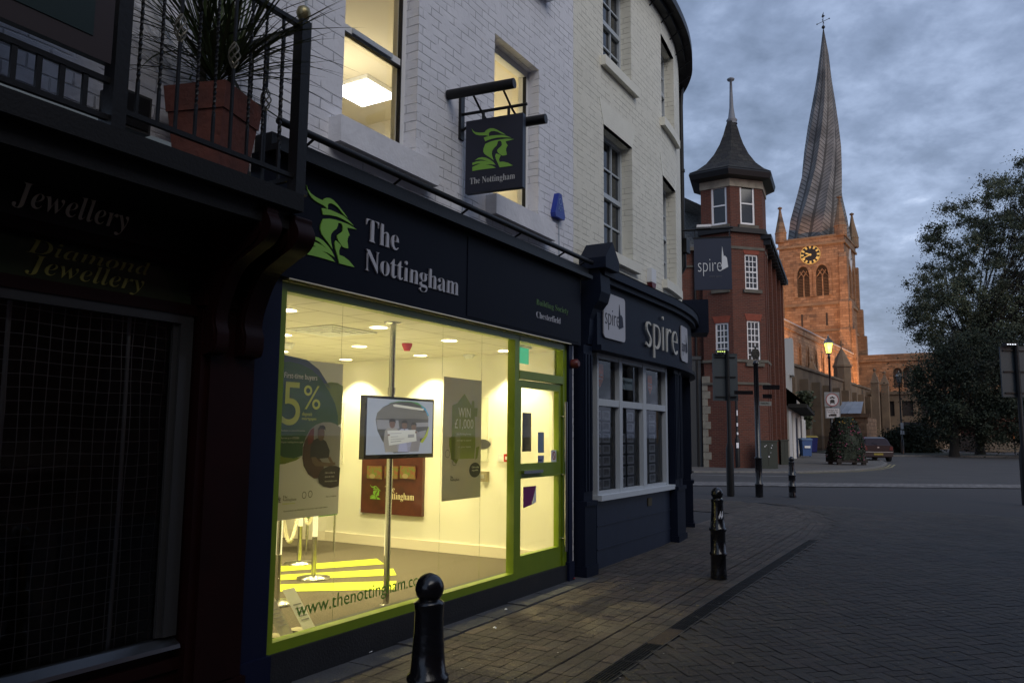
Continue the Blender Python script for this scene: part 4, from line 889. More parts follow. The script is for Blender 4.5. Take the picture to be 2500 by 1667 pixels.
# --- shop front of the estate agent
SHP=thing('estate_agent_shopfront','dark navy estate agent shop front with white window frames and raised spire lettering','shopfront',(5.5,0,0),FF)
sW0,sW1=su(3.84),su(6.35)
FO=.14
mb=MB(); cstrip(mb,su(3.60),su(8.9),2.62,3.34,-.1,FO); part(SHP,'fascia',mb,NAVYD)
mb=MB(); cstrip(mb,su(3.55),su(9.0),3.34,3.40,-.1,FO+.07); cstrip(mb,su(3.55),su(9.05),3.40,3.50,-.1,FO+.12); cstrip(mb,su(3.6),su(8.95),2.56,2.62,-.1,FO+.05)
mb.mesh([cp(su(3.5)+(su(9.05)-su(3.5))*i/30,o,z) for i in range(31) for o,z in ((FO+.13,3.502),(-.05,3.62))],[(2*i,2*i+2,2*i+3,2*i+1) for i in range(30)])
part(SHP,'cornice',mb,NAVYD)
mb=MB(); cstrip(mb,sW0,sW1,.05,.87,-.1,.02); 
for zz_ in (.32,.58): cstrip(mb,sW0,sW1,zz_,zz_+.012,.02,.03)
part(SHP,'stall_riser',mb,mat('navy_panel',(.012,.020,.045),.5,col2=(.009,.015,.035),nscale=5))
mb=MB(); mb.box(5.42,5.55,-.034,-.02,.70,.80); part(SHP,'vent',mb,mat('brass_vent',(.10,.08,.04),.5,.5))
mb=MB(); cstrip(mb,sW0-.02,sW1+.06,.87,.93,-.05,.09); part(SHP,'window_sill',mb,mat('pale_grey_sill',(.58,.62,.66),.5))
fx=[FF.fp(u,900+100*0,0)[0] for u in (1453,1504,1515,1562,1573,1620)]
mull=[(3.84,3.88),(fx[1]+.03,fx[2]-.02),(fx[3]+.03,fx[4]-.02),(fx[5]+.02,fx[5]+.10)]
mb=MB()
for a,b in mull: cstrip(mb,su(a),su(b),.93,2.56,-.06,.03)
for (a,_),(b,_2) in ((mull[0],mull[1]),(mull[1],mull[2]),(mull[2],mull[3])):
    A,Bb=su(_),su(b); cstrip(mb,A,Bb,1.95,2.03,-.06,.024); cstrip(mb,A,Bb,2.50,2.56,-.06,.024); cstrip(mb,A,Bb,.93,.97,-.06,.024)
wf=part(SHP,'window_frame',mb,mat('pale_grey_joinery',(.46,.49,.52),.5))
mb=MB(); n=12
for i in range(n):
    a,b=sW0+(sW1-sW0)*i/n,sW0+(sW1-sW0)*(i+1)/n; mb.mesh([cp(a,-.03,.93),cp(b,-.03,.93),cp(b,-.03,2.56),cp(a,-.03,2.56)],[(0,1,2,3)])
part(wf,'glass',mb,GLASSD)
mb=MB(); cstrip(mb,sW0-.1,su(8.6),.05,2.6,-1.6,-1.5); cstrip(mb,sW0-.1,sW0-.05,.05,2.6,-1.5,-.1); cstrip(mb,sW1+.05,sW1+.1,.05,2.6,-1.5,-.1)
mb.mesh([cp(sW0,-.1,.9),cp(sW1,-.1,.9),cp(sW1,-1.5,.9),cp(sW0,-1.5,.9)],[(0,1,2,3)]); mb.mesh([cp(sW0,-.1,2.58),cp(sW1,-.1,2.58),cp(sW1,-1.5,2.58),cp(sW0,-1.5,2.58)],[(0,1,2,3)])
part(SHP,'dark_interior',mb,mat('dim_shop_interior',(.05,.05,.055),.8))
def pil(a,b,top=2.6,o=.12):
    mb=MB(); cstrip(mb,su(a),su(b),.02,top,-.1,o-.03); w_=(b-a); cstrip(mb,su(a-.03),su(b+.03),.0,.85,-.1,o); cstrip(mb,su(a-.04),su(b+.04),.0,.22,-.1,o+.02); cstrip(mb,su(a-.03),su(b+.03),.85,.90,-.1,o+.02)
    k=3
    for i in range(k): c0=a+w_*(i+.5)/k; cstrip(mb,su(c0-w_*.07),su(c0+w_*.07),1.0,top-.1,o-.03,o-.015)
    return part(SHP,'pilaster',mb,NAVYD)
pil(FF.fp(1425,1000,-.09)[0],FF.fp(1446,1000,-.09)[0]); pil(6.42,6.66); pil(6.70,6.86); pil(8.15,8.50)
mb=MB()                         # scrolled corbel with a gabled cap over the left pilaster
prof=[(.0,2.6),(.08,2.62),(.10,2.72),(.11,2.9),(.15,3.02),(.22,3.10),(.25,3.20),(.24,3.4),(.22,3.46),(0,3.5)]
mb.prism([(o,z) for o,z in prof],lambda o,z,d:(3.47+d,-o,z),0,.26)
mb.prism([(3.42,3.46),(3.80,3.46),(3.80,3.58),(3.61,3.78),(3.42,3.58)],fw(0),-.05,.33); part(SHP,'corbel',mb,NAVYD)
mb=MB(); mb.prism([(su(8.05),3.3),(su(8.6),3.3),(su(8.6),3.85),(su(8.05),3.85)],lambda s,z,o:cp(s,o,z),-.1,.42); part(SHP,'corbel',mb,NAVYD)
mb=MB(); cstrip(mb,su(6.95),su(8.1),2.35,2.6,-.6,-.45); cstrip(mb,su(6.9),su(8.12),.1,2.4,-.7,-.62); part(SHP,'recessed_door',mb,mat('door_dark',(.006,.007,.012),.4))
def cplate(u0,u1,z0,z1,mt,nm,o=FO):
    mb=MB(); r=.05; pts=[]
    for cx_,cz_,a0 in ((u1-r,z1-r,0),(u0+r,z1-r,90),(u0+r,z0+r,180),(u1-r,z0+r,270)):
        for k in range(5): an=R(a0+k*22.5); pts.append((cx_+r*math.cos(an),cz_+r*math.sin(an)))
    mb.prism(pts,lambda s,z,d:cp(s,o+d,z),.01,.025); return part(SHP,nm,mb,mt)
PL=mat('white_plate',(.42,.42,.46),.4)
def fo(u,v): 
    x,z=FF.fp(u,v,-FO); return su(x),z
SPIREP=[(.02,0),(.98,.17),(.93,.35),(.80,.52),(.78,.60),(.70,.60),(.66,.56),(.55,.70),(.2,1.0),(0,1.1)]
SPIREP=[(0,0),(1,.13),(.82,.52),(.62,.56),(.55,.60),(.34,.58),(.12,1.0),(.03,.60)]
a0=fo(1470,850); a1=fo(1521,722); cplate(a0[0],a1[0]-.0,2.72,3.25,PL,'sign_plate')
ws=a1[0]-a0[0]
mb=MB(); mb.text('spire',lambda x,z,d:cp(a0[0]+.05*ws+x,FO+.026+d,2.88+z),ws*.66,.20,.003); mb.prism(SPIREP,lambda x,z,d:cp(a0[0]+ws*.68+x*ws*.22,FO+.026+d,2.86+z*.30),0,.003); part(SHP,'plate_logo',mb,flat('navy_print',(.01,.013,.03)))
b0=fo(1667,900); b1=fo(1690,805); cplate(b0[0],b0[0]+.45,2.70,3.22,PL,'sign_plate')
mb=MB(); mb.text('spire',lambda x,z,d:cp(b0[0]+.03+x,FO+.026+d,2.84+z),.29,.19,.003); mb.prism(SPIREP,lambda x,z,d:cp(b0[0]+.31+x*.1,FO+.026+d,2.83+z*.28),0,.003); part(SHP,'plate_logo',mb,flat('navy_print2',(.01,.013,.03)))
c0=fo(1572,848); c1=fo(1652,868); ct=fo(1576,783)
mb=MB(); zb_=fo(1582,850)[1]; mb.text('spire',lambda x,z,d:cp(c0[0]+x,FO+.02+d,zb_+z),c1[0]-c0[0],(fo(1582,781)[1]-zb_)/.70,.018); part(SHP,'lettering',mb,flat('off_white_letter',(.52,.51,.47)))
# stickers above the transom
def shield(u,v,mt,txt,lab,w_=.10,h_=.14,kind='shield'):
    s,z=su(FF.fp(u,v,.04)[0]),FF.fp(u,v,.04)[1]
    t=thing('window_sign',lab,'sign',cp(s,-.05,z-h_),FF)
    mb=MB(); poly=[(-w_,h_),(w_,h_),(w_,-.3*h_),(0,-h_),(-w_,-.3*h_)] if kind=='shield' else [(-w_,h_),(w_,h_),(w_,-h_),(-w_,-h_)]
    mb.prism([(s+a,z+b) for a,b in poly],lambda a,b,d:cp(a,-.042+d,b),0,.004); part(t,'panel',mb,mt)
    mb=MB(); mb.text(txt[0],lambda a,b,d:cp(s-w_*.8+a,-.036+d,z+b),w_*1.6,txt[1],.001); part(t,'writing',mb,txt[2])
ORG=flat('orange_sticker',(.88,.20,.05))
shield(1464,917,ORG,('The Property\nOmbudsman',.03,PAPER),'orange shield sticker in the top left pane of the spire window')
shield(1530,937,flat('pale_cyan_sign',(.75,.88,.92)),('rightmove',.05,flat('teal_print',(.02,.09,.12))),'pale blue rightmove sign in the top middle pane',.20,.075,'rect')
shield(1587,940,ORG,('OnTheMarket\n100s more',.03,PAPER),'orange shield sticker in the top right pane of the spire window',.08,.13)
# property cards
card0=None; PHOTO=mat('card_photo',(.25,.25,.27),.5,col2=(.62,.60,.57),nscale=18)
for wi,(xa,ncol,xb) in enumerate(((3.93,2,fx[1]-.03),(fx[2]+.06,2,fx[3]-.03),(fx[4]+.06,2,fx[5]-.03))):
    for r_ in range(7):
        for c_ in range(ncol):
            wd=(xb-xa)/2-.03; x_=xa+c_*(wd+.03); z_=.98+r_*.135
            if wi==1 and c_==0 and r_ in (5,6): continue
            if card0 is None:
                t=thing('property_card','','card',(x_,.06,z_),FF,'property cards in the spire window')
                mb=MB(); mb.box(x_,x_+wd,.06,.064,z_,z_+.11); part(t,'card',mb,mat('card_paper',(.88,.89,.92),.5)); mb=MB(); mb.box(x_+.03,x_+wd-.03,.0585,.0595,z_+.025,z_+.095); part(t,'photo',mb,PHOTO); card0=t; cb=(x_,z_); t['label']='white property card in the left pane, left column, bottom row'
            else:
                t=dup(card0); t.location=FF.w((x_,.06+(.0 if wi<2 else .03),z_))
            t['label']='white property card in the %s pane, %s column, %s row up'%(('left','middle','right')[wi],('left','right')[c_],'bottom second third fourth fifth sixth top'.split()[r_])
mb=MB(); 
for (xa,xb) in ((3.91,fx[1]-.01),(fx[2]+.04,fx[3]-.01),(fx[4]+.04,fx[5]-.01)): mb.box(xa,xb,.07+.03*(xa>5.3),.075+.03*(xa>5.3),.95,1.93)
part(SHP,'card_backing',mb,flat('card_backing',(.05,.055,.06)))
# alarm box on the cream wall
s,z=su(FF.fp(1590,680,-.03)[0]),FF.fp(1590,680,-.03)[1]
t=thing('alarm_box','white and red alarm box on the cream wall above the spire fascia','alarm box',cp(s,0,z-.15),FF)
mb=MB(); mb.prism([(s-.09,z-.06),(s+.09,z-.06),(s+.09,z+.13),(s-.09,z+.13)],lambda a,b,d:cp(a,d,b),0,.07); part(t,'casing',mb,SASH)
mb=MB(); mb.prism([(s-.09,z-.065),(s+.09,z-.065),(s+.05,z-.15),(s-.05,z-.15)],lambda a,b,d:cp(a,d,b),0,.07); part(t,'red_base',mb,mat('alarm_red',(.12,.01,.015),.4))
a=FF.fp(1401,888,-.08); t=thing('fire_bell','small dark red fire bell at the top of the blue pilaster','bell',(a[0],-.1,a[1]),FF); mb=MB(); mb.tube([(a[0],-.06,a[1]),(a[0],-.12,a[1]),(a[0],-.14,a[1])],[.05,.05,.03],14); part(t,'gong',mb,mat('bell_red',(.10,.015,.012),.4))
# spire hanging sign
hp=at(1758,640,17.0); 
S2=Frame(*FF.w(cp(su(8.75),0,0)).xy,101)
gx=lambda u,v:S2.fp(u,v,0)
q0=gx(1693,585); q1=gx(1784,580); q2=gx(1697,708); q3=gx(1787,707)
bx0,bx1,bz0,bz1=(q0[0]+q2[0])/2,(q1[0]+q3[0])/2,(q2[1]+q3[1])/2,(q0[1]+q1[1])/2
t=thing('hanging_sign','square slate blue hanging sign reading spire on an iron arm at the curved corner','sign',((bx0+bx1)/2,0,bz0),S2)
mb=MB(); mb.box(bx0,bx1,-.02,.02,bz0,bz1); part(t,'board',mb,mat('sign_slate_blue',(.020,.028,.060),.5))
bw_,bh=bx1-bx0,bz1-bz0
mb=MB(); mb.text('spire',lambda x,z,d:(bx0+.10*bw_+x,-.021-d,bz0+.35*bh+z),.64*bw_,.27*bh,.004); mb.prism(SPIREP,lambda x,z,d:(bx0+.74*bw_+x*.17*bw_,-.021-d,bz0+.37*bh+z*.47*bh),0,.004); part(t,'lettering',mb,flat('sign_white',(.8,.82,.86)))
mb=MB(); mb.text('estate agents',lambda x,z,d:(bx0+.40*bw_+x,-.021-d,bz0+.24*bh+z),.34*bw_,.04*bh,.003)
part(t,'small_writing',mb,flat('sign_grey',(.14,.15,.18)))
mb=MB(); wx=gx(1662,560)[0]; az_=gx(1700,562)[1]; mb.tube([(wx,0,az_),(bx1+.04,0,az_+.02)],.018,8); mb.tube([(bx0+.02,0,az_),(bx0+.02,0,bz1)],.01,5); mb.tube([(bx1-.02,0,az_),(bx1-.02,0,bz1)],.01,5); mb.box(wx-.02,wx+.01,-.03,.03,az_-.25,az_+.1); mb.box(bx0-.01,bx1+.01,-.026,.026,bz1,bz1+.025); part(t,'arm',mb,BLACK)
mb=MB(); mb.box(bx0+.05,bx0+.30,-.14,.0,az_+.02,az_+.06); part(t,'lamp_head',mb,PAPERG)
# ------------------------------------------------------------------ the jeweller's shop on the left, with its balcony
J=thing('jewellery_shopfront','dark maroon jeweller shop front with gold lettering under the balcony','shopfront',(-2.5,0,0),FF)
JR=-1.62
mb=MB(); mb.box(-7,UL,-.10,.0,2.56,2.86); part(J,'fascia',mb,mat('fascia_black_brown',(.012,.011,.011),.35))
mb=MB(); mb.box(-7,JR+.05,-.12,.0,2.50,2.56); mb.box(-7,JR+.05,-.08,.0,2.24,2.30); mb.box(JR,UL-.005,-.12,.15,.0,2.58); mb.box(JR+.05,UL-.06,-.14,.15,.25,2.3); mb.box(-7,JR,-.06,.1,.0,.46); mb.box(-7,JR,-.08,.1,.36,.42)
mb.box(JR-.02,UL+.01,-.15,.15,.0,.24); mb.box(JR-.02,UL+.01,-.15,.15,2.3,2.36)
part(J,'joinery',mb,MAROON)
mb=MB(); x0=-7; x1=JR-.02
pts=[(x0,2.30),(x1,2.30),(x1,2.40)]
for k in range(9): a=R(k*11.25); pts.append((x1-.16+.16*math.cos(a),2.35+.15*math.sin(a)))
pts=[(x0,2.30),(x1,2.30)]+[(x1-.18+.18*math.cos(R(k*10)),2.32+.17*math.sin(R(k*10))) for k in range(10)]+[(x0,2.49)]
mb.prism(pts,fw(-.03),0,.004); part(J,'sign_glass',mb,mat('dark_green_sign_glass',(.030,.042,.022),.12))
mb=MB(); mb.box(-7,JR,-.03,-.02,2.30,2.5); part(J,'sign_backing',mb,BROWN)
mb=MB(); px_text(mb,ital('Jewellery'),(28,502),(312,560),(50,448),-.105,.006); part(J,'lettering',mb,mat('pale_lettering',(.62,.53,.42),.4))
GOLD=mat('gold_lettering',(.30,.27,.05),.4)
mb=MB(); px_text(mb,ital('Diamond'),(64,620),(365,669),(70,586),-.036,.004); px_text(mb,ital('Jewellery'),(60,668),(350,708),(85,628),-.036,.004); part(J,'lettering',mb,GOLD)
dc=FF.fp(361,545,-.105); mb=MB(); dx_=.07
for a,b in (((-1,.35),(-.5,1)),((-.5,1),(.5,1)),((.5,1),(1,.35)),((1,.35),(0,-1)),((0,-1),(-1,.35)),((-1,.35),(1,.35)),((-.4,.35),(0,-1)),((.4,.35),(0,-1)),((-.5,1),(-.4,.35)),((.5,1),(.4,.35))):
    mb.tube([(dc[0]+a[0]*dx_,-.106,dc[1]+a[1]*.06),(dc[0]+b[0]*dx_,-.106,dc[1]+b[1]*.06)],.0022,4)
part(J,'diamond_emblem',mb,flat('dull_emblem',(.05,.045,.035)))
# steel window frame, glass, grille and dim display behind
mb=MB(); mb.prism([(-.02,.47),(-.11,.475),(-.105,.495),(-.05,.525),(-.02,.53)],lambda o,z,d:(-7+d,o,z),0,7+JR-.02); part(J,'window_ledge',mb,mat('bright_steel_ledge',(.34,.35,.37),.28,1)); mb=MB(); mb.box(JR-.10,JR-.02,-.07,-.02,.535,2.2); mb.box(-7,JR-.02,-.07,-.02,2.19,2.24); mb.box(JR-.13,JR-.10,-.05,-.02,.535,2.19)
jw=part(J,'window_frame',mb,mat('window_frame_metal',(.05,.05,.052),.4,.5))
mb=MB(); mb.face([(-7,-.03,.5),(JR-.1,-.03,.5),(JR-.1,-.03,2.2),(-7,-.03,2.2)]); part(jw,'glass',mb,glassmat('jeweller_glass',(.88,.9,.9),0,.8))
mb=MB(); gy=.03; x=-3.6
def wob(x,z): return gy+.006*math.sin(x*13+z*7)
while x<JR-.1:
    pts=[(x+.004*math.sin(z_*9+x*20),wob(x,z_),z_) for z_ in [.52+k*.168 for k in range(11)]]; mb.tube(pts,.0022,4,cap=False); x+=.062
z=.56
while z<2.19:
    pts=[(xx,wob(xx,z)+.003,z+.005*math.sin(xx*11+z*5)) for xx in [-3.6+k*.19 for k in range(11)]]; mb.tube(pts,.0022,4,cap=False); z+=.062
part(J,'security_grille',mb,mat('grille_wire',(.6,.6,.62),.5,.2))
for ug in (22,318):
    xa=FF.fp(ug,760,.05)[0]; mb=MB(); mb.tube([(xa,.05,.5),(xa+.01,.052,1.3),(xa,.05,2.2)],.011,6); part(J,'grille_bar',mb,mat('pale_grille_bar',(.55,.56,.58),.5))
mb=MB(); mb.box(-7,JR,.75,.8,.3,2.3); mb.box(JR-.03,JR,.0,.8,.3,2.3); mb.face([(-7,.0,.48),(JR,.0,.48),(JR,.8,.48),(-7,.8,.48)]); mb.face([(-7,.0,2.28),(JR,.0,2.28),(JR,.8,2.28),(-7,.8,2.28)])
for k in range(9): xx=-3.4+k*.2; mb.box(xx,xx+.1,.3+.1*(k%3),.33+.1*(k%3),.5,.9+.12*((k*5)%4)); 
mb.box(-3.6,JR-.2,.45,.7,1.0,1.02); mb.box(-3.6,JR-.2,.5,.7,1.4,1.415)
part(J,'display_case',mb,mat('dim_display',(.06,.052,.048),.5,col2=(.10,.09,.08),nscale=6))
mb=MB(); a=FF.fp(362,1066,.3); mb.lathe(a[0],.3,[(.003,a[1]),(.006,a[1]+.004),(.003,a[1]+.01)],8); part(J,'red_indicator_light',mb,emat('red_led',(1,.02,.02),6))
# balcony
BZ=2.93; BY=-.55; BX=-1.385
b=thing('iron_balcony','black iron balcony with twisted balusters above the jeweller shop','balcony',(-3,BY/2,BZ),FF)
mb=MB(); mb.box(-7,BX+.02,BY-.045,0,BZ-.10,BZ); mb.box(-7,BX-.02,BY+.02,-.02,BZ-.2,BZ-.10); part(b,'deck',mb,mat('balcony_dark',(.009,.009,.010),.6,spec=.2,bump=.25))
mb=MB(); mb.box(BX-.035,BX+.035,BY-.035,BY+.035,BZ,BZ+1.03); mb.box(BX-.045,BX+.045,BY-.045,BY+.045,BZ,BZ+.03); post=part(b,'corner_post',mb,BLACK)
mb=MB(); mb.lathe(BX,BY,[(.012,BZ+1.03),(.02,BZ+1.035),(.035,BZ+1.06),(.042,BZ+1.085),(.035,BZ+1.112),(.012,BZ+1.128)],16); part(post,'ball_finial',mb,mat('brass_ball',(.30,.26,.14),.35,.7))
px2=FF.fp(285,180,-.55)[0]; mb=MB(); mb.box(px2-.034,px2+.034,BY-.04,BY+.04,BZ,BZ+1.3); part(b,'post',mb,BLACK)
rz0,rz1=BZ+.10,BZ+1.0
for bb in ((px2+.034,BX-.035,BY-.012,BY+.012,rz0-.012,rz0+.012),(px2+.034,BX-.035,BY-.02,BY+.02,rz1-.012,rz1+.012),(BX-.012,BX+.012,BY+.035,0,rz0-.012,rz0+.012),(BX-.02,BX+.02,BY+.035,0,rz1-.012,rz1+.012)): mb=MB(); mb.box(*bb); part(b,'rail',mb,BLACK)
def balu(x,y,kind):
    mb=MB(); n=36; pts=[]
    # twisted square bar
    vs=[];fs=[]
    for i in range(n+1):
        t=i/n; z=rz0+(rz1-rz0)*t; tw=0 if (t<.18 or t>.9) else (t-.18)*38
        if kind==1: tw=0
        for k in range(4): a_=tw+R(45+90*k); vs.append((x+.0095*math.cos(a_),y+.0095*math.sin(a_),z))
    for i in range(n):
        if kind==1 and .52<i/n<.64: continue
        for k in range(4): fs.append((i*4+k,i*4+(k+1)%4,(i+1)*4+(k+1)%4,(i+1)*4+k))
    mb.mesh(vs,fs); o=part(b,'baluster',mb,BLACK)
    if kind==1:
        mb=MB(); za,zb_=rz0+(rz1-rz0)*.5,rz0+(rz1-rz0)*.66
        for k in range(5):
            pts=[]
            for i in range(13): t=i/12; a_=k*2*math.pi/5+t*3.6; r_=.004+.026*math.sin(math.pi*t); pts.append((x+r_*math.cos(a_),y+r_*math.sin(a_),za+(zb_-za)*t))
            mb.tube(pts,.0045,5)
        part(o,'basket_twist',mb,mat('pale_basket',(.16,.15,.12),.4,.4))
bal_u=[337,390,434,482,523,566,607,643,684]
for i,u in enumerate(bal_u): balu(FF.fp(u,200 if u<500 else 250,BY)[0],BY,1 if i in (2,5) else 0)
for k in range(3): balu(BX,BY+.15+.13*k,1 if k==1 else 0)
mb=MB(); lr0,lr1=FF.fp(130,240,BY)[1],FF.fp(130,143,BY)[1]
mb.box(-7,px2-.034,BY-.012,BY+.012,lr0-.012,lr0+.012); mb.box(-7,px2-.034,BY-.012,BY+.012,lr1-.012,lr1+.012)
for u in (28,92,150,208): x_=FF.fp(u,190,BY)[0]; mb.box(x_-.011,x_+.011,BY-.008,BY+.008,lr0,lr1)
part(b,'low_rail',mb,BLACK)
# hanging board above the low rail
z_=FF.fp(250,165,BY-.03)[1]; x_=px2-.06
mb=MB(); mb.box(-7,x_,BY-.05,BY-.01,z_+.02,z_+1.4); sb=thing('balcony_sign_board','dark green sign board in a brown frame fixed on the balcony top left','sign',(-3.2,BY,z_),FF); part(sb,'frame',mb,mat('brown_frame',(.025,.014,.012),.4))
mb=MB(); mb.box(-7,x_-.09,BY-.054,BY-.05,z_+.11,z_+1.4); part(sb,'panel',mb,mat('dark_green_board',(.006,.016,.013),.35))
# curved corbel under the balcony
def corb(xa,xb,name='corbel'):
    pr=[(.0,2.02),(.10,2.04),(.12,2.14),(.10,2.22),(.13,2.34),(.22,2.50),(.36,2.58),(.46,2.63),(.50,2.70),(.47,2.77),(.42,2.82),(0,2.82)]
    q=[pr[0]]
    for i in range(1,len(pr)-2):
        for k in range(6):
            t=k/6; a=[Vector(pr[j]) for j in (i-1,i,i+1,i+2)]; v=.5*(2*a[1]+(a[2]-a[0])*t+(2*a[0]-5*a[1]+4*a[2]-a[3])*t*t+(3*a[1]-a[0]-3*a[2]+a[3])*t*t*t); q.append((v.x,v.y))
    q+=[pr[-2],pr[-1]]; mb=MB(); mb.prism(q,lambda o,z,d:(xa+d,-o-.10,z),0,xb-xa); mb.prism([(o*.86,z) for o,z in q],lambda o,z,d:(xa-.012+d,-o-.10,z),0,.012)
    part(J,name,mb,MAROON)
corb(-1.40,-1.27); corb(-1.60,-1.52)
# wall light, conduit, grey speaker on the wall behind the balusters
a=FF.fp(315,270,-.1); mb=MB(); mb.box(a[0]-.10,a[0]+.10,-.14,.0,a[1]-.11,a[1]+.09); t=thing('wall_speaker','dark grey box speaker on the white wall behind the balcony balusters','speaker',(a[0],-.07,a[1]-.1),FF); part(t,'casing',mb,mat('speaker_grey',(.03,.03,.032),.6))
mb=MB(); mb.box(a[0]-.085,a[0]+.085,-.146,-.14,a[1]-.095,a[1]+.075); part(t,'grille',mb,BLACK)
mb=MB(); sashwin(J,-3.6,-2.75,3.3,5.3,.15,SASH,pane=DGLASS)
# planter and spiky plant
pc0=FF.fp(545,430,-.30); pxc=-1.74; pyc=-.27
t=thing('terracotta_planter','square terracotta planter standing on the balcony deck','planter',(pxc,pyc,BZ),FF)
mb=MB(); ra=R(45+18)
s2=1.4142
def sq(r0,z0,r1,z1): mb.lathe(pxc,pyc,[(r0*s2,z0),(r1*s2,z1)],4,rot=ra,sm=False)
sq(.125,BZ,.165,BZ+.36); part(t,'pot',mb,TERRA); mb=MB(); sq(.172,BZ+.36,.185,BZ+.50); part(t,'rim',mb,TERRA)
mb=MB(); mb.lathe(pxc,pyc,[(.17*s2,BZ+.45),(.17*s2,BZ+.502)],4,rot=ra,sm=False); part(t,'soil',mb,mat('soil',(.02,.015,.01),.95))
mb=MB(); random.seed(3)
for c_,(ox,oy,h_) in enumerate(((0,0,.12),(-.05,.04,.45),(.07,-.03,.25))):
    for i in range(85):
        az_=random.uniform(0,2*math.pi); el=R(random.uniform(5,88)); L_=random.uniform(.5,.95); w0=random.uniform(.006,.011)
        d=Vector((math.cos(az_)*math.cos(el),math.sin(az_)*math.cos(el),math.sin(el))); sd_=d.cross(Vector((0,0,1))).normalized() if abs(d.z)<.99 else Vector((1,0,0))
        p=Vector((pxc+ox,pyc+oy,BZ+.5+h_*.6)); droop=random.uniform(.15,.55)*(1-math.sin(el)*.8); prev=None; n=6; vs=[]
        for k in range(n+1):
            s=k/n; q=p+d*L_*s-Vector((0,0,droop*L_*s*s)); w_=w0*(1-s**2)*(.4+s*1.2 if s<.4 else 1)
            q.y=min(q.y,-.012)
            vs+= [q-sd_*w_,q+sd_*w_]
        g=random.uniform(.5,1.6); mb.mesh(vs,[(2*k,2*k+1,2*k+3,2*k+2) for k in range(n)],col=(g*random.uniform(.9,1.3),g,g*.9))
    
plant=thing('spiky_plant','spiky leaved plant growing in the terracotta planter on the balcony','plant',(pxc,pyc,BZ+.5),FF); part(plant,'leaves',mb,LEAFP)
mb=MB(); mb.tube([(pxc-.05,pyc+.04,BZ+.48),(pxc-.06,pyc+.05,BZ+.8)],[.025,.02],8); mb.tube([(pxc+.07,pyc-.03,BZ+.48),(pxc+.08,pyc-.03,BZ+.68)],[.022,.018],8); part(plant,'stem',mb,BARK)
# ------------------------------------------------------------------ opposite terrace (closes the street behind the camera, seen in reflections)
opp=thing('opposite_terrace','dark brick terrace across the street from the shops, behind the viewer','building',(0,-9,0),FF)
mb=MB(); OX0,OX1,OY=-30,8.0,-9.5
hl=[(OX0+1+i*3.0,OX0+2.2+i*3.0,z,z+1.6) for i in range(11) for z in (4,6.8)]
mb.wall(OX0,OX1,0,9,hl,OY,-.2); mb.box(OX1-.1,OX1,OY-8,OY-.001,0,9); part(opp,'wall',mb,REDB)
mb=MB()
for h in hl: mb.face([(h[0],OY-.15,h[2]),(h[1],OY-.15,h[2]),(h[1],OY-.15,h[3]),(h[0],OY-.15,h[3])])
part(opp,'window',mb,DGLASS)
mb=MB(); mb.face([(OX0,OY+.2,9),(OX1,OY+.2,9),(OX1,OY-4,12),(OX0,OY-4,12)]); part(opp,'roof',mb,SLATE)
# ------------------------------------------------------------------ bollards
def bollard(x,y,sc_,label):
    g=gz(x,y); t=thing('bollard',label,'bollard',(x,y,g),None,'black cast iron bollards along the pavement')
    H=.957*sc_; 
    def zz(a): return g+H-a*sc_
    mb=MB(); mb.lathe(x,y,[(.086,g),(.086,zz(.90)),(.081,zz(.86)),(.0805,zz(.72)),(.090,zz(.712)),(.092,zz(.70)),(.090,zz(.688)),(.080,zz(.68)),(.0785,zz(.47)),(.090,zz(.458)),(.0925,zz(.445)),(.090,zz(.430)),(.078,zz(.42)),(.070,zz(.33)),(.064,zz(.24)),(.0625,zz(.17)),(.066,zz(.135)),(.068,zz(.128)),(.055,zz(.120)),(.045,zz(.112))],28); part(t,'shaft',mb,BLACKG)
    mb=MB(); mb.lathe(x,y,[(.045,zz(.118))]+[(.064*math.sin(R(a)),zz(.066)-.064*math.cos(R(a))) for a in range(40,180,14)]+[(.003,zz(.0015))],24); part(t,'ball',mb,BLACKG); return t
bollard(-.352,3.55,1,'nearest black cast iron bollard in front of the lit shop window')
p=G(1755,1411); t=bollard(p.x,p.y,1,'black bollard with a torn sticker beside the drain channel'); 
mb=MB()
for k in range(6):
    a0=R(-95+k*7); a1=R(-95+(k+1)*7); z0=gz(p.x,p.y)+.63+.01*(k%3); z1=z0+.035+.012*((k*7)%3)
    mb.face([(p.x+.0735*math.cos(a0),p.y+.0735*math.sin(a0),z0),(p.x+.0735*math.cos(a1),p.y+.0735*math.sin(a1),z0),(p.x+.071*math.cos(a1),p.y+.071*math.sin(a1),z1),(p.x+.071*math.cos(a0),p.y+.071*math.sin(a0),z1)])
part(t,'torn_sticker',mb,PAPERG)
p=G(1935,1213); bollard(p.x,p.y,.98,'small distant black bollard nearest the road mouth')
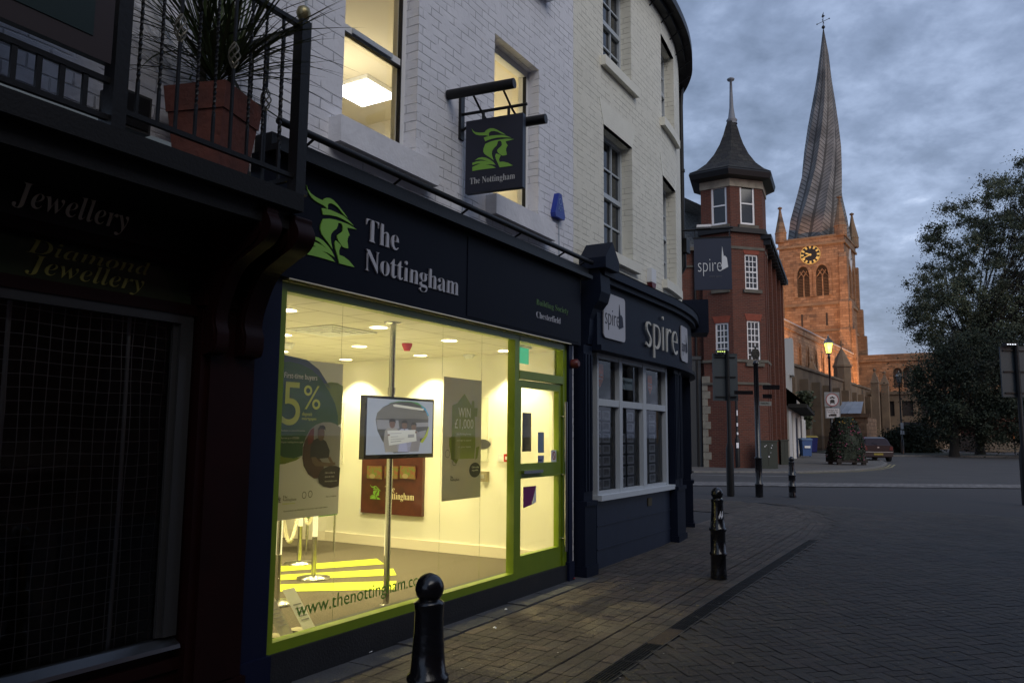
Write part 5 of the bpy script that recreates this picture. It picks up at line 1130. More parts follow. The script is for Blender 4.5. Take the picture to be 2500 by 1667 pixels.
# ------------------------------------------------------------------ road sign post (back), finger post, second pole
def signback(u,v,label,u0,v0,u1,v1,led_u,mirror=False,YY=None):
    if YY is None: p=G(u,v)
    else: p=at(u,1100,YY)
    g=gz(p.x,p.y); Y=p.y
    t=thing('road_sign',label,'road sign',(p.x,p.y,g)); top=at(u,v0-6,Y).z
    mb=MB(); mb.lathe(p.x,p.y,[(.09,g),(.09,g+1.1),(.05,g+1.25),(.045,top)],14); part(t,'post',mb,BLACK)
    a=at(u0,v1,Y-.07); b=at(u1,v0,Y-.07); 
    mb=MB(); mb.box(a.x,b.x,p.y+.05,p.y+.09,a.z,b.z); mb.box(a.x,b.x,p.y+.04,p.y+.05,a.z,a.z+.02); mb.box(a.x,b.x,p.y+.04,p.y+.05,b.z-.02,b.z); part(t,'plate',mb,mat('sign_back_grey',(.040,.052,.062),.5,.1))
    mb=MB()
    for f in (.08,.5,.92): z=a.z+(b.z-a.z)*f; mb.box(a.x+.05,b.x-.05,p.y+.02,p.y+.05,z-.012,z+.012); mb.lathe(p.x,p.y,[(.052,z-.015),(.052,z+.015)],12)
    part(t,'clamp',mb,BLACK)
    l=at(led_u[0],v0-8,Y-.05); l2=at(led_u[1],v0-8,Y-.05); mb=MB(); mb.box(l.x,l2.x,p.y-.1,p.y+.08,b.z+.01,b.z+.07); part(t,'lamp_head',mb,BLACK)
    mb=MB(); n=4
    for k in range(n): xa=l.x+(l2.x-l.x)*(k+.15)/n; mb.box(xa,xa+(l2.x-l.x)*.6/n,p.y-.104,p.y-.1,b.z+.022,b.z+.04)
    part(t,'sign_lamp',mb,emat('sign_led',led_u[2],1.8)); return t
signback(1784,1210,'grey road sign seen from behind, with a yellowish lamp, by the brick tower',1745,862,1803,977,(1749,1770,(.8,1,.25)))
signback(2498,0,'grey road sign seen from behind at the right edge of the view',2457,845,2540,968,(2454,2478,(.85,.9,1)),YY=17.2)
p=G(1796,1146); t=thing('metal_pole','thin black pole covered in stickers behind the grey road sign','pole',(p.x-.0,p.y-.35,.24)); mb=MB(); mb.lathe(p.x,p.y-.35,[(.10,.34),(.10,1.5),(.055,1.6),(.055,4.2)],10); part(t,'tube',mb,BLACK)
mb=MB()
for (z,h_,w_,o_) in ((1.15,.22,.05,-.02),(1.7,.10,.04,0),(2.05,.14,.03,-.01),(2.5,.22,.03,0)): mb.box(p.x-w_+o_,p.x+w_*.6,p.y-.35-.104,p.y-.35-.1,z,z+h_)
part(t,'sticker',mb,PAPERG)
p=G(1854,1212); g=gz(p.x,p.y); t=thing('finger_post','black pedestrian finger post with a crest on top in front of the brick building','signpost',(p.x,p.y,g))
def zy(v): return at(1850,v,p.y).z
mb=MB(); mb.lathe(p.x,p.y,[(.088,g),(.088,zy(1185)),(.095,zy(1184)),(.095,zy(1180)),(.080,zy(1178)),(.078,zy(1120)),(.088,zy(1119)),(.088,zy(1116)),(.062,zy(1114)),(.055,zy(890)),(.075,zy(888)),(.06,zy(884)),(.03,zy(880))],18); part(t,'post',mb,BLACKG)
mb=MB(); cz_=zy(864); mb.prism([(.10*math.cos(k*math.pi/8),.13*math.sin(k*math.pi/8)) for k in range(16)],lambda a,b,d:(p.x+a,p.y-.015+d,cz_+b),0,.03); mb.lathe(p.x,p.y,[(.01,cz_+.12),(.03,cz_+.15),(.01,cz_+.18)],8); part(t,'crest',mb,mat('crest_metal',(.05,.048,.04),.5,.4,col2=(.01,.01,.01),nscale=25))
mb=MB()
def finger(v,u0,u1,hh,wr=None,back=False):
    a=at(u0,v,p.y); b_=at(u1,v,p.y); z=a.z
    mb.box(min(a.x,b_.x),max(a.x,b_.x),p.y-.012,p.y+.012,z-hh/2,z+hh/2)
finger(945,1862,1903,.11); finger(958,1793,1838,.09); finger(967,1862,1884,.10); part(t,'arm',mb,BLACKG)
mb=MB(); a=at(1852,985,p.y); c2=at(1881,985,p.y); mb.box(a.x,c2.x,p.y-.066,p.y-.056,a.z-.05,a.z+.05); part(t,'small_plate',mb,mat('pale_plate',(.22,.22,.2),.5))
mb=MB(); mb.text('PARKING',lambda x,z,d:(a.x+.03+x,p.y-.067-d,a.z-.02+z),.20,.05,.002); part(t,'writing',mb,BLACK)
# ------------------------------------------------------------------ red brick corner building
BC=G(1799,1145.5)
def octpts():
    d1=Vector((math.sin(R(74)),math.cos(R(74)),0)); d2=Vector((math.sin(R(23)),math.cos(R(23)),0)); d0=Vector((math.sin(R(-55)),math.cos(R(-55)),0)); 
    return d0,d1,d2
d0,d1,d2=octpts(); P0=Vector((BC.x,BC.y,0))
La,Lb=1.36,1.62
Pr=P0+d1*Lb; Pl=P0+d0*La
FA=Frame(Pl.x,Pl.y,125)            # left face of the tower, x from Pl to P0
FB=Frame(P0.x,P0.y,74)             # right face
FC=Frame(Pr.x,Pr.y,22.8)             # side street face
FD=Frame(Pl.x,Pl.y,98+0)           # recessed left wing; x negative to the left
RB=thing('red_brick_corner_building','red brick corner building with a slate topped octagonal turret','building',(P0.x,P0.y,.24))
def fpart(name,fr,fn,mt,par=None):
    mb=MB(); fn(mb); mb.v=[tuple(fr.w(v)) for v in mb.v]; return part(par or RB,name,mb,mt)
ZE=10.7; TB=13.25
# window rectangles from the picture
def wr(fr,u0,v0,u1,v1,y=0): a=fr.fp(u0,v1,y); b=fr.fp(u1,v0,y); return (max(a[0],.12),b[0],a[1],b[1])
wA_low=wr(FA,1748,787,1778,885); wB_mid=wr(FB,1820,623,1850,706); wB_low=wr(FB,1826,784,1855,885); wA_top=wr(FA,1737,452,1773,553); wB_top=wr(FB,1808,447,1841,548)
def fixw(w,L_): return (max(w[0],.12),min(w[1],L_-.12),w[2],w[3])
wA_low=fixw(wA_low,La); wA_mid=(wA_low[0],wA_low[1],wB_mid[2],wB_mid[3]); wB_mid=fixw(wB_mid,Lb); wB_low=fixw(wB_low,Lb); wA_top=fixw(wA_top,La); wB_top=fixw(wB_top,Lb)
def facewall(fr,L_,holes,nm='wall'):
    fpart(nm,fr,lambda mb:mb.wall(0,L_,.2,TB,holes,0,.12),REDB)
facewall(FA,La,[wA_low,wA_mid,wA_top]); facewall(FB,Lb,[wB_mid,wB_low,wB_top])
# hidden turret sides from the wing roof up
pts=[Pl,P0,Pr]; 
Q1=Pr+d2*1.65; dd3=Vector((math.sin(R(-18)),math.cos(R(-18)),0)); Q2=Q1+dd3*1.3; Q4=Pl+Vector((math.sin(R(18)),math.cos(R(18)),0))*1.5; Q3=Q2.lerp(Q4,.5)+Vector((.2,.7,0))
mb=MB(); ring=[Pr,Q1,Q2,Q3,Q4,Pl]
for i in range(5): a,b_=ring[i],ring[i+1]; mb.face([(a.x,a.y,9),(b_.x,b_.y,9),(b_.x,b_.y,TB),(a.x,a.y,TB)])
part(RB,'wall',mb,REDB)
CT=(P0+Pl+Pr+Q1+Q2+Q3+Q4)/7
oct_=[Pl,P0,Pr,Q1,Q2,Q3,Q4]
def octring(sc_,z): return [(CT.x+(q.x-CT.x)*sc_,CT.y+(q.y-CT.y)*sc_,z) for q in oct_]
def octloft(name,prof,mt,par=None):
    mb=MB(); vs=[];fs=[]; n=len(oct_)
    for s_,z in prof: vs+=octring(s_,z)
    for i in range(len(prof)-1):
        for k in range(n): fs.append((i*n+k,i*n+(k+1)%n,(i+1)*n+(k+1)%n,(i+1)*n+k))
    fs.append(tuple(range(n-1,-1,-1))); fs.append(tuple(range(len(vs)-n,len(vs)))); mb.mesh(vs,fs); return part(par or RB,name,mb,mt)
octloft('stone_frieze',[(1.03,12.65),(1.03,13.0)],STONEL); octloft('turret_eaves',[(1.03,13.0),(1.30,13.05),(1.34,13.28),(1.30,13.40),(1.2,13.40)],BLACK)
TR=octloft('turret_roof',[(1.32,13.38),(1.10,13.58),(.82,13.98),(.58,14.5),(.40,15.05),(.27,15.6),(.20,16.0),(.13,16.3)],SLATE)
mb=MB(); mb.lathe(CT.x,CT.y,[(.26,16.2),(.22,16.32),(.26,16.38),(.17,16.5),(.10,17.0),(.075,17.7),(.055,18.3),(.16,18.36),(.18,18.42),(.05,18.5)],12); part(TR,'finial',mb,mat('finial_lead',(.16,.17,.19),.6))
zt=at(1789,560,P0.y).z; zs1=at(1789,603,P0.y).z; zb1=at(1789,880,P0.y).z; zb2=at(1789,935,P0.y).z
for nm,z0,z1,o in (('cornice',zt-.12,zt+.1,1.10),('string_course',zs1-.07,zs1+.05,1.03),('string_course',zb1-.05,zb1+.07,1.04),('string_course',zb2-.05,zb2+.05,1.04)): octloft(nm,[(o,z0),(o,z1)],BLACK if nm=='cornice' else STONEG)
def addw(fr,h,rows,cols,top=False):
    mp=lambda a,b_,c_: tuple(fr.w((a,b_,c_)))
    sashwin(RB,h[0],h[1],h[2],h[3],.06,SASH,cols=0 if top else cols,rows=0 if top else rows,fw_=.09 if top else .07,pane=DGLASS,mp=mp,bar=.035)
    fpart('sill',fr,lambda mb:mb.box(h[0]-.12,h[1]+.12,-.10,.0,h[2]-.16,h[2]-.01),STONEG)
    if not top: fpart('brick_lintel',fr,lambda mb:mb.prism([(h[0]-.02,h[3]),(h[1]+.02,h[3]),(h[1]+.12,h[3]+.3),(h[0]-.12,h[3]+.3)],lambda a,c_,d:(a,-d,c_),0,.02),REDB2)
for fr,h,top in ((FA,wA_low,0),(FA,wA_mid,0),(FA,wA_top,1),(FB,wB_mid,0),(FB,wB_low,0),(FB,wB_top,1)): addw(fr,h,6,3,top)
# side street face with pilasters
SLn=11.4
fpart('side_wall',FC,lambda mb:mb.wall(0,SLn,.2,ZE-.3,[(1.8,2.8,4.8,6.6),(4.6,5.6,4.8,6.6),(7.4,8.4,4.8,6.6),(1.8,2.8,7.6,9.2),(4.6,5.6,7.6,9.2),(7.4,8.4,7.6,9.2)],.12,.12),REDB)
for x in (.02,1.0,3.4,6.2,9.0,SLn-.3): fpart('side_pilaster',FC,lambda mb:mb.box(x,x+.32,-.05,.12,.2,ZE-.4),REDB)
def gut(mb):
    mb.box(-.1,SLn+.1,-.35,.1,ZE-.35,ZE-.15)
    for k in range(14): mb.box(k*.78,k*.78+.12,-.30,-.0,ZE-.6,ZE-.35)
fpart('side_eaves',FC,gut,BLACK)
for a in (1.8,4.6,7.4):
    for z in (4.8,7.6): fpart('side_window',FC,lambda mb:mb.box(a,a+1.0,.16,.2,z,z+1.7),DGLASS)
# left wing
WL=9.0
fpart('wing_wall',FD,lambda mb:mb.wall(-WL,-.0,.2,ZE-.6,[(-3.2,-2.3,4.8,6.6)],.35,.12),REDB)
fpart('wing_band',FD,lambda mb:(mb.box(-WL,0,.28,.35,9.2,9.3),mb.box(-WL,0,.28,.35,4.85,4.95),mb.box(-WL,0,.1,.36,ZE-.75,ZE-.6)),STONEG)
fpart('quoin',FA,lambda mb:[mb.box(-.10,.14+.12*(k%2),-.025,.1,.3+k*.33,.3+k*.33+.31) for k in range(12)],STONEL)
fpart('shutter',FD,lambda mb:(mb.box(-2.4,-.12,.2,.34,.3,5.0),mb.box(-2.4,-.10,.14,.36,5.0,5.15)),mat('grey_shutter',(.028,.032,.036),.5))
fpart('drainpipe',FD,lambda mb:(mb.tube([(-.3,.22,.3),(-.3,.22,9.9)],.055,8),mb.tube([(-2.1,.22,.3),(-2.1,.22,9.9)],.05,8)),BLACK)
mb=MB(); 
A=[FD.w((-WL,.2,ZE-.6)),FD.w((0,.2,ZE-.6)),FD.w((0.4,6,ZE+3.2)),FD.w((-WL,6,ZE+3.2))]; mb.face(A)
Bf=[FC.w((0,-.2,ZE-.2)),FC.w((SLn,-.2,ZE-.2)),FC.w((SLn,4.2,ZE+2.4)),FC.w((0,4.2,ZE+2.4))]; mb.face(Bf)
part(RB,'roof',mb,SLATEL)
mb=MB(); e1=FC.w((SLn,.12,.2)); e2=FC.w((SLn,7,.2)); mb.face([(e1.x,e1.y,.2),(e2.x,e2.y,.2),(e2.x,e2.y,ZE),(e1.x,e1.y,ZE)]); part(RB,'end_wall',mb,REDB)
# street furniture by the brick building
def cabinet(u,v,w_,h_,d_,label,mt,dots):
    p=Gp(u,v); t=thing('utility_cabinet',label,'cabinet',(p.x,p.y,.30)); 
    mb=MB(); mb.box(p.x-w_/2,p.x+w_/2,p.y,p.y+d_,.30,.30+h_-.06); part(t,'body',mb,mt)
    mb=MB(); mb.box(p.x-w_/2-.03,p.x+w_/2+.03,p.y-.03,p.y+d_+.03,.30+h_-.06,.30+h_); part(t,'lid',mb,mt)
    mb=MB(); mb.box(p.x-.006,p.x+.006,p.y-.004,p.y,.42,.30+h_-.12); part(t,'door_gap',mb,BLACK)
    if dots:
        mb=MB()
        for (a,b_,s_) in ((-.2,.85,.04),(-.12,.9,.03),(.15,.8,.035),(.2,.9,.03),(0,.45,.05),(.12,.62,.02)): mb.box(p.x+a*w_,p.x+a*w_+s_,p.y-.006,p.y-.002,.30+b_*h_*.9,.30+b_*h_*.9+s_)
        part(t,'sticker',mb,PAPERG)
GRN=mat('cabinet_green',(.014,.024,.018),.5)
cabinet(1877,1144,.78,1.18,.4,'dark green roadside cabinet with torn stickers beside the brick building',GRN,1)
cabinet(1917,1134,.36,1.2,.35,'narrow dark green cabinet right of the larger one',GRN,0)
# little white shop at the end
sA=G(1929,1127); sB=G(1966,1107); dS=(sB-sA).normalized(); azS=math.degrees(math.atan2(dS.x,dS.y)); FS=Frame(sA.x,sA.y,azS); LS=(sB-sA).length
WS=thing('white_shop','small white fronted shop with a dark pitched canopy beyond the brick building','shop',(sA.x,sA.y,.34))
fpS=lambda name,fn,mt:(lambda mb:(fn(mb),setattr(mb,'v',[tuple(FS.w(v)) for v in mb.v]),part(WS,name,mb,mt)))(MB())
fpS('wall',lambda mb:(mb.box(-3,LS,.3,6,.2,4.6),mb.box(0,LS,.0,.3,.2,3.4)),mat('shop_render',(.42,.40,.36),.8,col2=(.34,.32,.29),nscale=1))
for x in (0,5,LS*.5,LS-5,LS-.8): fpS('pilaster',lambda mb:mb.box(x,x+.7,-.12,0,.2,3.1),SASH)
for x in (6.5,LS*.5+1.2): fpS('door',lambda mb:mb.box(x,x+3.4,-.06,0,.3,2.9),mat('shop_door_navy',(.015,.018,.04),.4))
fpS('canopy',lambda mb:(mb.box(-.3,LS*.75,-1.0,0,3.3,3.5),mb.face([(-.3,-1.0,3.5),(LS*.75,-1.0,3.5),(LS*.75,.3,4.6),(-.3,.3,4.6)])),SLATE)
fpS('upper_block',lambda mb:(mb.box(9,LS-2,.8,4,4.6,6.6),mb.box(LS-6,LS-4,.5,2,6.6,9.6)),mat('pale_render',(.40,.40,.38),.8))
mb=MB(); random.seed(11)
c0=FS.w((LS+.2,-.1,0))
for k in range(1200):
    q=Vector((c0.x+random.gauss(0,.22),c0.y+random.gauss(0,.3),random.uniform(2.4,5.6))); n_=Vector((random.uniform(-1,1),random.uniform(-1,1),random.uniform(-1,1))).normalized(); a=n_.orthogonal().normalized()*.13; b_=n_.cross(a.normalized())*.1; g=random.uniform(.6,1.4); mb.face([q-a-b_,q+a-b_,q+a+b_,q-a+b_],col=(g,g,g))
single('climbing_ivy','green climbing ivy on the corner of the small white shop','ivy',(c0.x,c0.y,.3),mb,LEAF)
# bins
def bin_(u,v,w_,h_,d_,label,mt,lid,wheel=True,cat='bin'):
    p=Gp(u,v); g=.30; t=thing('wheelie_bin',label,cat,(p.x,p.y,g)); n=.86
    mb=MB(); vs=[]
    for z,s_ in ((g+.06,n),(g+h_*.92,1)):
        for a,b_ in ((-1,0),(1,0),(1,1),(-1,1)): vs.append((p.x+a*w_/2*s_,p.y+(b_-.5)*d_*s_+d_/2,z))
    mb.mesh(vs,[(3,2,1,0),(4,5,6,7),(0,1,5,4),(1,2,6,5),(2,3,7,6),(3,0,4,7)]); part(t,'body',mb,mt)
    mb=MB(); mb.prism([(0-.05,h_*.92),(d_+.05,h_*.92),(d_,h_),(d_*.5,h_*1.03),(0,h_*.97)],lambda y,z,d:(p.x-w_/2-.03+d,p.y+y,g+z),0,w_+.06); part(t,'lid',mb,lid)
    mb=MB()
    for sx in (-1,1): mb.tube([(p.x+sx*(w_/2-.02),p.y+d_*.7,g+.1),(p.x+sx*(w_/2+.03),p.y+d_*.7,g+.1)],.10,12)
    part(t,'wheel',mb,BLACK); return t,p
BL1=mat('bin_blue',(.035,.09,.25),.5); BL2=mat('bin_dark_blue',(.012,.02,.16),.5)
bin_(1972,1115,.68,1.25,.7,'pale blue wheelie bin with a white label beside the white shop',BL1,mat('bin_lid_blue',(.10,.17,.30),.4))
t,p=bin_(1980,1104.5,1.3,1.45,.9,'large dark blue bin with a yellow lid behind the wheelie bin',BL2,mat('bin_lid_yellow',(.35,.26,.03),.5))
p=Gp(1972,1115); mb=MB(); mb.box(p.x-.2,p.x+.2,p.y-.035,p.y-.02,.9,1.05); o=[x for x in bpy.data.objects if x.name=='wheelie_bin'][0]; part(o,'label_plate',mb,PAPER)
# ------------------------------------------------------------------ lamp posts
def lamp(u,v,lit,label,Yoff=0):
    p=G(u,v); g=.30; x,y=p.x,p.y; t=thing('street_lamp',label,'street lamp',(x,y,g),None); H=7.15
    mb=MB(); mb.lathe(x,y,[(.13,g),(.13,g+1.1),(.10,g+1.2),(.075,g+1.25),(.06,4.5),(.05,H-1.25),(.09,H-1.2),(.06,H-1.1),(.05,H-.95)],14); part(t,'post',mb,BLACKG)
    mb=MB(); mb.lathe(x,y,[(.13,H-.95),(.23,H-.42)],4,rot=R(45),sm=False); lg_=part(t,'lantern_glass',mb,emat('lantern_lit',(.95,1,.12),3.2) if lit else mat('lantern_glass',(.10,.11,.12),.2))
    mb=MB(); mb.lathe(x,y,[(.29,H-.42),(.27,H-.34),(.10,H-.14),(.05,H-.10),(.06,H-.06),(.015,H+.06)],4,rot=R(45),sm=False); mb.lathe(x,y,[(.15,H-1.0),(.15,H-.94)],4,rot=R(45),sm=False)
    for k in range(4): a=R(45+90*k); mb.tube([(x+.135*math.cos(a),y+.135*math.sin(a),H-.95),(x+.235*math.cos(a),y+.235*math.sin(a),H-.42)],.014,5)
    part(t,'lantern_top',mb,BLACKG)
    if lit: light('lantern_light','POINT',(x,y-.4,H-.7),26,(.95,1,.4),shadow_soft_size=.1)
    return t,x,y
t,x,y=lamp(2034,1131,True,'tall black street lamp lit yellow in front of the church')
t2,x2,y2=lamp(2204,1111,False,'unlit black street lamp with white notices by the hedge')
mb=MB(); a=at(2198,1032,y2); mb.box(x2-.12,x2+.12,y2-.14,y2-.12,at(2200,1047,y2).z,at(2200,1032,y2).z); mb.box(x2-.16,x2-.03,y2-.14,y2-.12,at(2200,1060,y2).z,at(2200,1050,y2).z); mb.box(x2+.04,x2+.15,y2-.14,y2-.12,at(2200,1060,y2).z,at(2200,1051,y2).z); part(t2,'notice',mb,mat('notice_white',(.62,.64,.66),.5))
# restriction sign on the lit lamp post
sg=thing('road_sign','no motor vehicles sign with a loading plate on the lit lamp post','road sign',(x,y-.15,at(2032,1022,y).z))
def sz(v): return at(2032,v,y-.15).z
def sx(u): return at(u,990,y-.15).x
mb=MB(); mb.box(sx(2013),sx(2050),y-.17,y-.15,sz(993),sz(957)); mb.box(sx(2014),sx(2051),y-.17,y-.15,sz(1021),sz(995)); part(sg,'backing_plate',mb,mat('sign_backing_grey',(.16,.17,.18),.5))
cxs,czs=(sx(2016)+sx(2048))/2,(sz(992)+sz(960))/2; rr=(sx(2048)-sx(2016))/2
mb=MB(); mb.prism([(rr*.98*math.cos(k*math.pi/16),rr*.98*math.sin(k*math.pi/16)) for k in range(32)],lambda a,b_,d:(cxs+a,y-.172-d,czs+b_),0,.004)
mb.box(sx(2017),sx(2048),y-.176,y-.172,sz(1019),sz(997)); part(sg,'sign_face',mb,mat('sign_face_white',(.42,.42,.44),.4))
mb=MB(); ringm(mb,cxs,czs,rr,rr,rr*.13,lambda a,b_,d:(a,y-.178,b_),32); part(sg,'red_ring',mb,mat('ring_red',(.20,.01,.015),.4))
mb=MB(); k=rr
def sgp(poly): mb.prism(poly,lambda a,b_,d:(cxs+a*k,y-.179-d,czs+b_*k),0,.003)
sgp([(-.32,-.5),(.32,-.5),(.36,-.2),(.25,.05),(-.25,.05),(-.36,-.2)]); sgp([(-.36,-.62),(-.22,-.62),(-.22,-.5),(-.36,-.5)]); sgp([(.22,-.62),(.36,-.62),(.36,-.5),(.22,-.5)])
sgp([(-.42,.22),(-.3,.42),(-.1,.45),(0,.6),(.14,.45),(.3,.42),(.42,.25),(.2,.2),(0,.3),(-.2,.2)])
zc0=sz(1016); mb.box(sx(2026),sx(2041),y-.180,y-.177,zc0,zc0+.13); mb.box(sx(2022),sx(2026)-.01,y-.180,y-.177,zc0,zc0+.09)
mb.text('Except for',lambda a,b_,d:(sx(2019)+a,y-.178-d,sz(1002.5)+b_),sx(2045)-sx(2019),.085,.003); mb.text('loading by',lambda a,b_,d:(sx(2020)+a,y-.178-d,sz(1007.5)+b_),sx(2045)-sx(2020),.085,.003)
part(sg,'sign_print',mb,BLACK)
# ------------------------------------------------------------------ flower tower on the far pavement
p=Gp(2082,1135); FX,FYY=p.x,p.y; g=.30
ft=thing('flower_tower','tall tapered tower planter full of foliage, pink and yellow flowers','planter',(FX,FYY,g))
mb=MB(); mb.box(FX-.75,FX+.75,FYY-.0,FYY+1.4,g+.12,g+.3); part(ft,'base_tray',mb,BLACK)
mb=MB()
for a in (-.6,.6):
    for b_ in (.15,1.2): mb.box(FX+a-.09,FX+a+.09,FYY+b_-.09,FYY+b_+.09,g,g+.14)
part(ft,'foot',mb,BLACK)
random.seed(5); mb=MB(); fl=MB(); fy=MB(); CYf=FYY+.7; Ht=2.0
def trad(t): return .92*(1-.10*t-.38*max(0,(t-.35))**1.3*1.6) if t<.95 else .45
for k in range(9000):
    t=random.random(); an=random.uniform(0,2*math.pi); r=trad(t)*(.80+.22*random.random())*(1+.05*math.sin(5*an+9*t)); 
    cx_,sy_=math.cos(an),math.sin(an); e_=1/ (abs(cx_)**3+abs(sy_)**3)**(1/3.)
    q=Vector((FX+r*e_*cx_*.92,CYf+r*e_*sy_*.85,g+.22+Ht*t)); n_=Vector((cx_+random.uniform(-.8,.8),sy_+random.uniform(-.8,.8),random.uniform(-.3,1))).normalized(); a=n_.orthogonal().normalized(); b_=n_.cross(a); s_=random.uniform(.03,.065); g2=random.uniform(.5,1.5)
    mb.face([q-a*s_,q-b_*s_*.7,q+a*s_,q+b_*s_*.7],col=(g2,g2,g2))
    if random.random()<.045:
        q=q+n_*.03; F_=fl; ran=random.random()
        if t>.86: F_=fy
        s_=.038; F_.face([q-a*s_,q-b_*s_,q+a*s_,q+b_*s_],col=random.choice([(1,1,1),(1,.5,.8),(.9,.3,.3),(1,.8,1)]))
for k in range(1500):
    an=random.uniform(0,2*math.pi); r=.42*math.sqrt(random.random()); q=Vector((FX+r*math.cos(an)-.05,CYf+r*math.sin(an),g+.2+Ht+random.uniform(-.1,.12))); s_=.05; a=Vector((random.uniform(-1,1),random.uniform(-1,1),.3)).normalized(); b_=a.orthogonal().normalized(); F_=fy if random.random()<.10 else mb; F_.face([q-a*s_,q-b_*s_,q+a*s_,q+b_*s_],col=(1,1,1))
mb.lathe(FX,CYf,[(.78,g+.3),(.74,g+1.2),(.42,g+1.95)],12,sm=False)
part(ft,'foliage',mb,LEAFD); part(ft,'pink_flowers',fl,mat('flower_pink',(.26,.05,.12),.7,attr=True)); part(ft,'yellow_flowers',fy,mat('flower_yellow',(.30,.22,.01),.7,attr=True))
# ------------------------------------------------------------------ parked car seen from behind
p=G(2146,1126.5); cxc,cyc,gc=p.x,p.y,.2405
FCAR=Frame(cxc,cyc,97)   # x to the car's right, y forward (away)
car=thing('parked_car','dark maroon hatchback seen from behind, partly hidden by the flower tower','car',(0,0,gc),FCAR)
MR=mat('maroon_car_paint',(.012,.002,.004),.38,coat=.25,spec=.3)
W=.83
secs=[ # y forward, list of (half width, z) from sill to roof
 (0.0,[(.74,.30),(.80,.42),(.82,.62),(.80,.80),(.76,.92),(.70,.93)]),
 (.12,[(.80,.25),(.83,.42),(.84,.65),(.82,.86),(.74,.97),(.66,.99)]),
 (.45,[(.82,.22),(.84,.42),(.845,.65),(.83,.88),(.68,1.30),(.56,1.36)]),
 (.80,[(.82,.22),(.84,.42),(.845,.65),(.83,.90),(.67,1.38),(.54,1.43)]),
 (1.7,[(.82,.22),(.84,.42),(.845,.65),(.83,.90),(.67,1.40),(.54,1.45)]),
 (2.4,[(.82,.22),(.84,.42),(.845,.65),(.83,.89),(.70,1.25),(.58,1.30)]),
 (2.95,[(.82,.22),(.84,.42),(.845,.65),(.82,.86),(.74,.93),(.60,.95)]),
 (3.7,[(.74,.25),(.78,.42),(.79,.6),(.74,.74),(.6,.78),(.5,.80)])]
mb=MB(); vs=[];fs=[]; m_=12
for yy,pr in secs:
    L2=[(-a,z) for a,z in pr]; R2=[(a,z) for a,z in reversed(pr)]
    for a,z in L2+R2: vs.append((a,yy,gc+z))
for i in range(len(secs)-1):
    for k in range(m_): fs.append((i*m_+k,i*m_+(k+1)%m_,(i+1)*m_+(k+1)%m_,(i+1)*m_+k))
fs+= [tuple(range(m_)),tuple(range(len(vs)-1,len(vs)-m_-1,-1))]
mb.mesh(vs,fs,sm=False); body=part(car,'body',mb,MR)
bv=body.modifiers.new('bevel','BEVEL'); bv.width=.03; bv.segments=2
mb=MB(); mb.face([(-.62,.155,gc+1.0),(.62,.155,gc+1.0),(.50,.425,gc+1.33),(-.50,.425,gc+1.33)]); part(car,'rear_window',mb,mat('car_glass',(.05,.06,.075),.05,spec=.9))
mb=MB(); mb.tube([(-.05,.10,gc+1.0),(-.30,.19,gc+1.10)],.008,5); mb.lathe(-.05,.10,[(.02,gc+.98),(.02,gc+1.01)],8); part(car,'wiper',mb,BLACK)
for s_ in (-1,1):
    mb=MB(); mb.prism([(s_*.62,.68),(s_*.80,.66),(s_*.80,.86),(s_*.66,.88)],lambda a,b_,d:(a,.03-d,gc+b_),0,.05); part(car,'tail_light',mb,mat('tail_red',(.10,.006,.005),.3))
    mb=MB(); mb.tube([(s_*.84,1.95,gc+.98),(s_*.98,1.93,gc+1.0)],[.07,.06],8); part(car,'wing_mirror',mb,mat('mirror_glass',(.4,.4,.42),.2))
    for yy in (.55,3.05):
        mb=MB(); mb.tube([(s_*.64,yy,gc+.29),(s_*.83,yy,gc+.29)],.29,20); wh=part(car,'wheel',mb,mat('tyre',(.01,.01,.01),.8)); mb=MB(); mb.tube([(s_*.832,yy,gc+.29),(s_*.838,yy,gc+.29)],.17,14); part(wh,'rim',mb,DSTEEL)
mb=MB(); mb.box(-.80,.80,-.05,.02,gc+.30,gc+.56); part(car,'bumper',mb,mat('bumper_maroon',(.012,.003,.005),.4)); mb=MB(); mb.box(-.80,.80,-.055,-.05,gc+.55,gc+.575); part(car,'bumper_trim',mb,DSTEEL)
mb=MB(); mb.box(-.28,.24,-.062,-.056,gc+.38,gc+.49); part(car,'number_plate',mb,mat('plate_yellow',(.26,.20,.02),.5))
mb=MB(); mb.lathe(0,-.0,[(.03,gc+.86),(.03,gc+.87)],8); mb.box(-.05,.05,-.006,.0,gc+.8,gc+.86); part(car,'badge',mb,STEEL)
# ------------------------------------------------------------------ church
o_=at(2064,700,126); CH=Frame(o_.x,o_.y,123)
ch=thing('church','floodlit sandstone church with a square clock tower and long nave','church',(0,0,.24),CH)
Tw=10.35; ZT=34.9
def cpart(name,fn,mt,par=ch): mb=MB(); fn(mb); return part(par,name,mb,mt)
cpart('tower',lambda mb:(mb.wall(-Tw,0,.2,ZT-1.2,[(-7.5,-5.5,24.9,30.1),(-4.5,-2.5,24.9,30.1)],0,.5),mb.wall(0,Tw,.2,ZT-1.2,[(2.4,4.4,24.9,30.1),(5.6,7.6,24.9,30.1)],0,-.5,axis='y'),
   mb.face([(-Tw,0,.2),(-Tw,Tw,.2),(-Tw,Tw,ZT),(-Tw,0,ZT)]),mb.face([(-Tw,Tw,.2),(0,Tw,.2),(0,Tw,ZT),(-Tw,Tw,ZT)])),CHST)
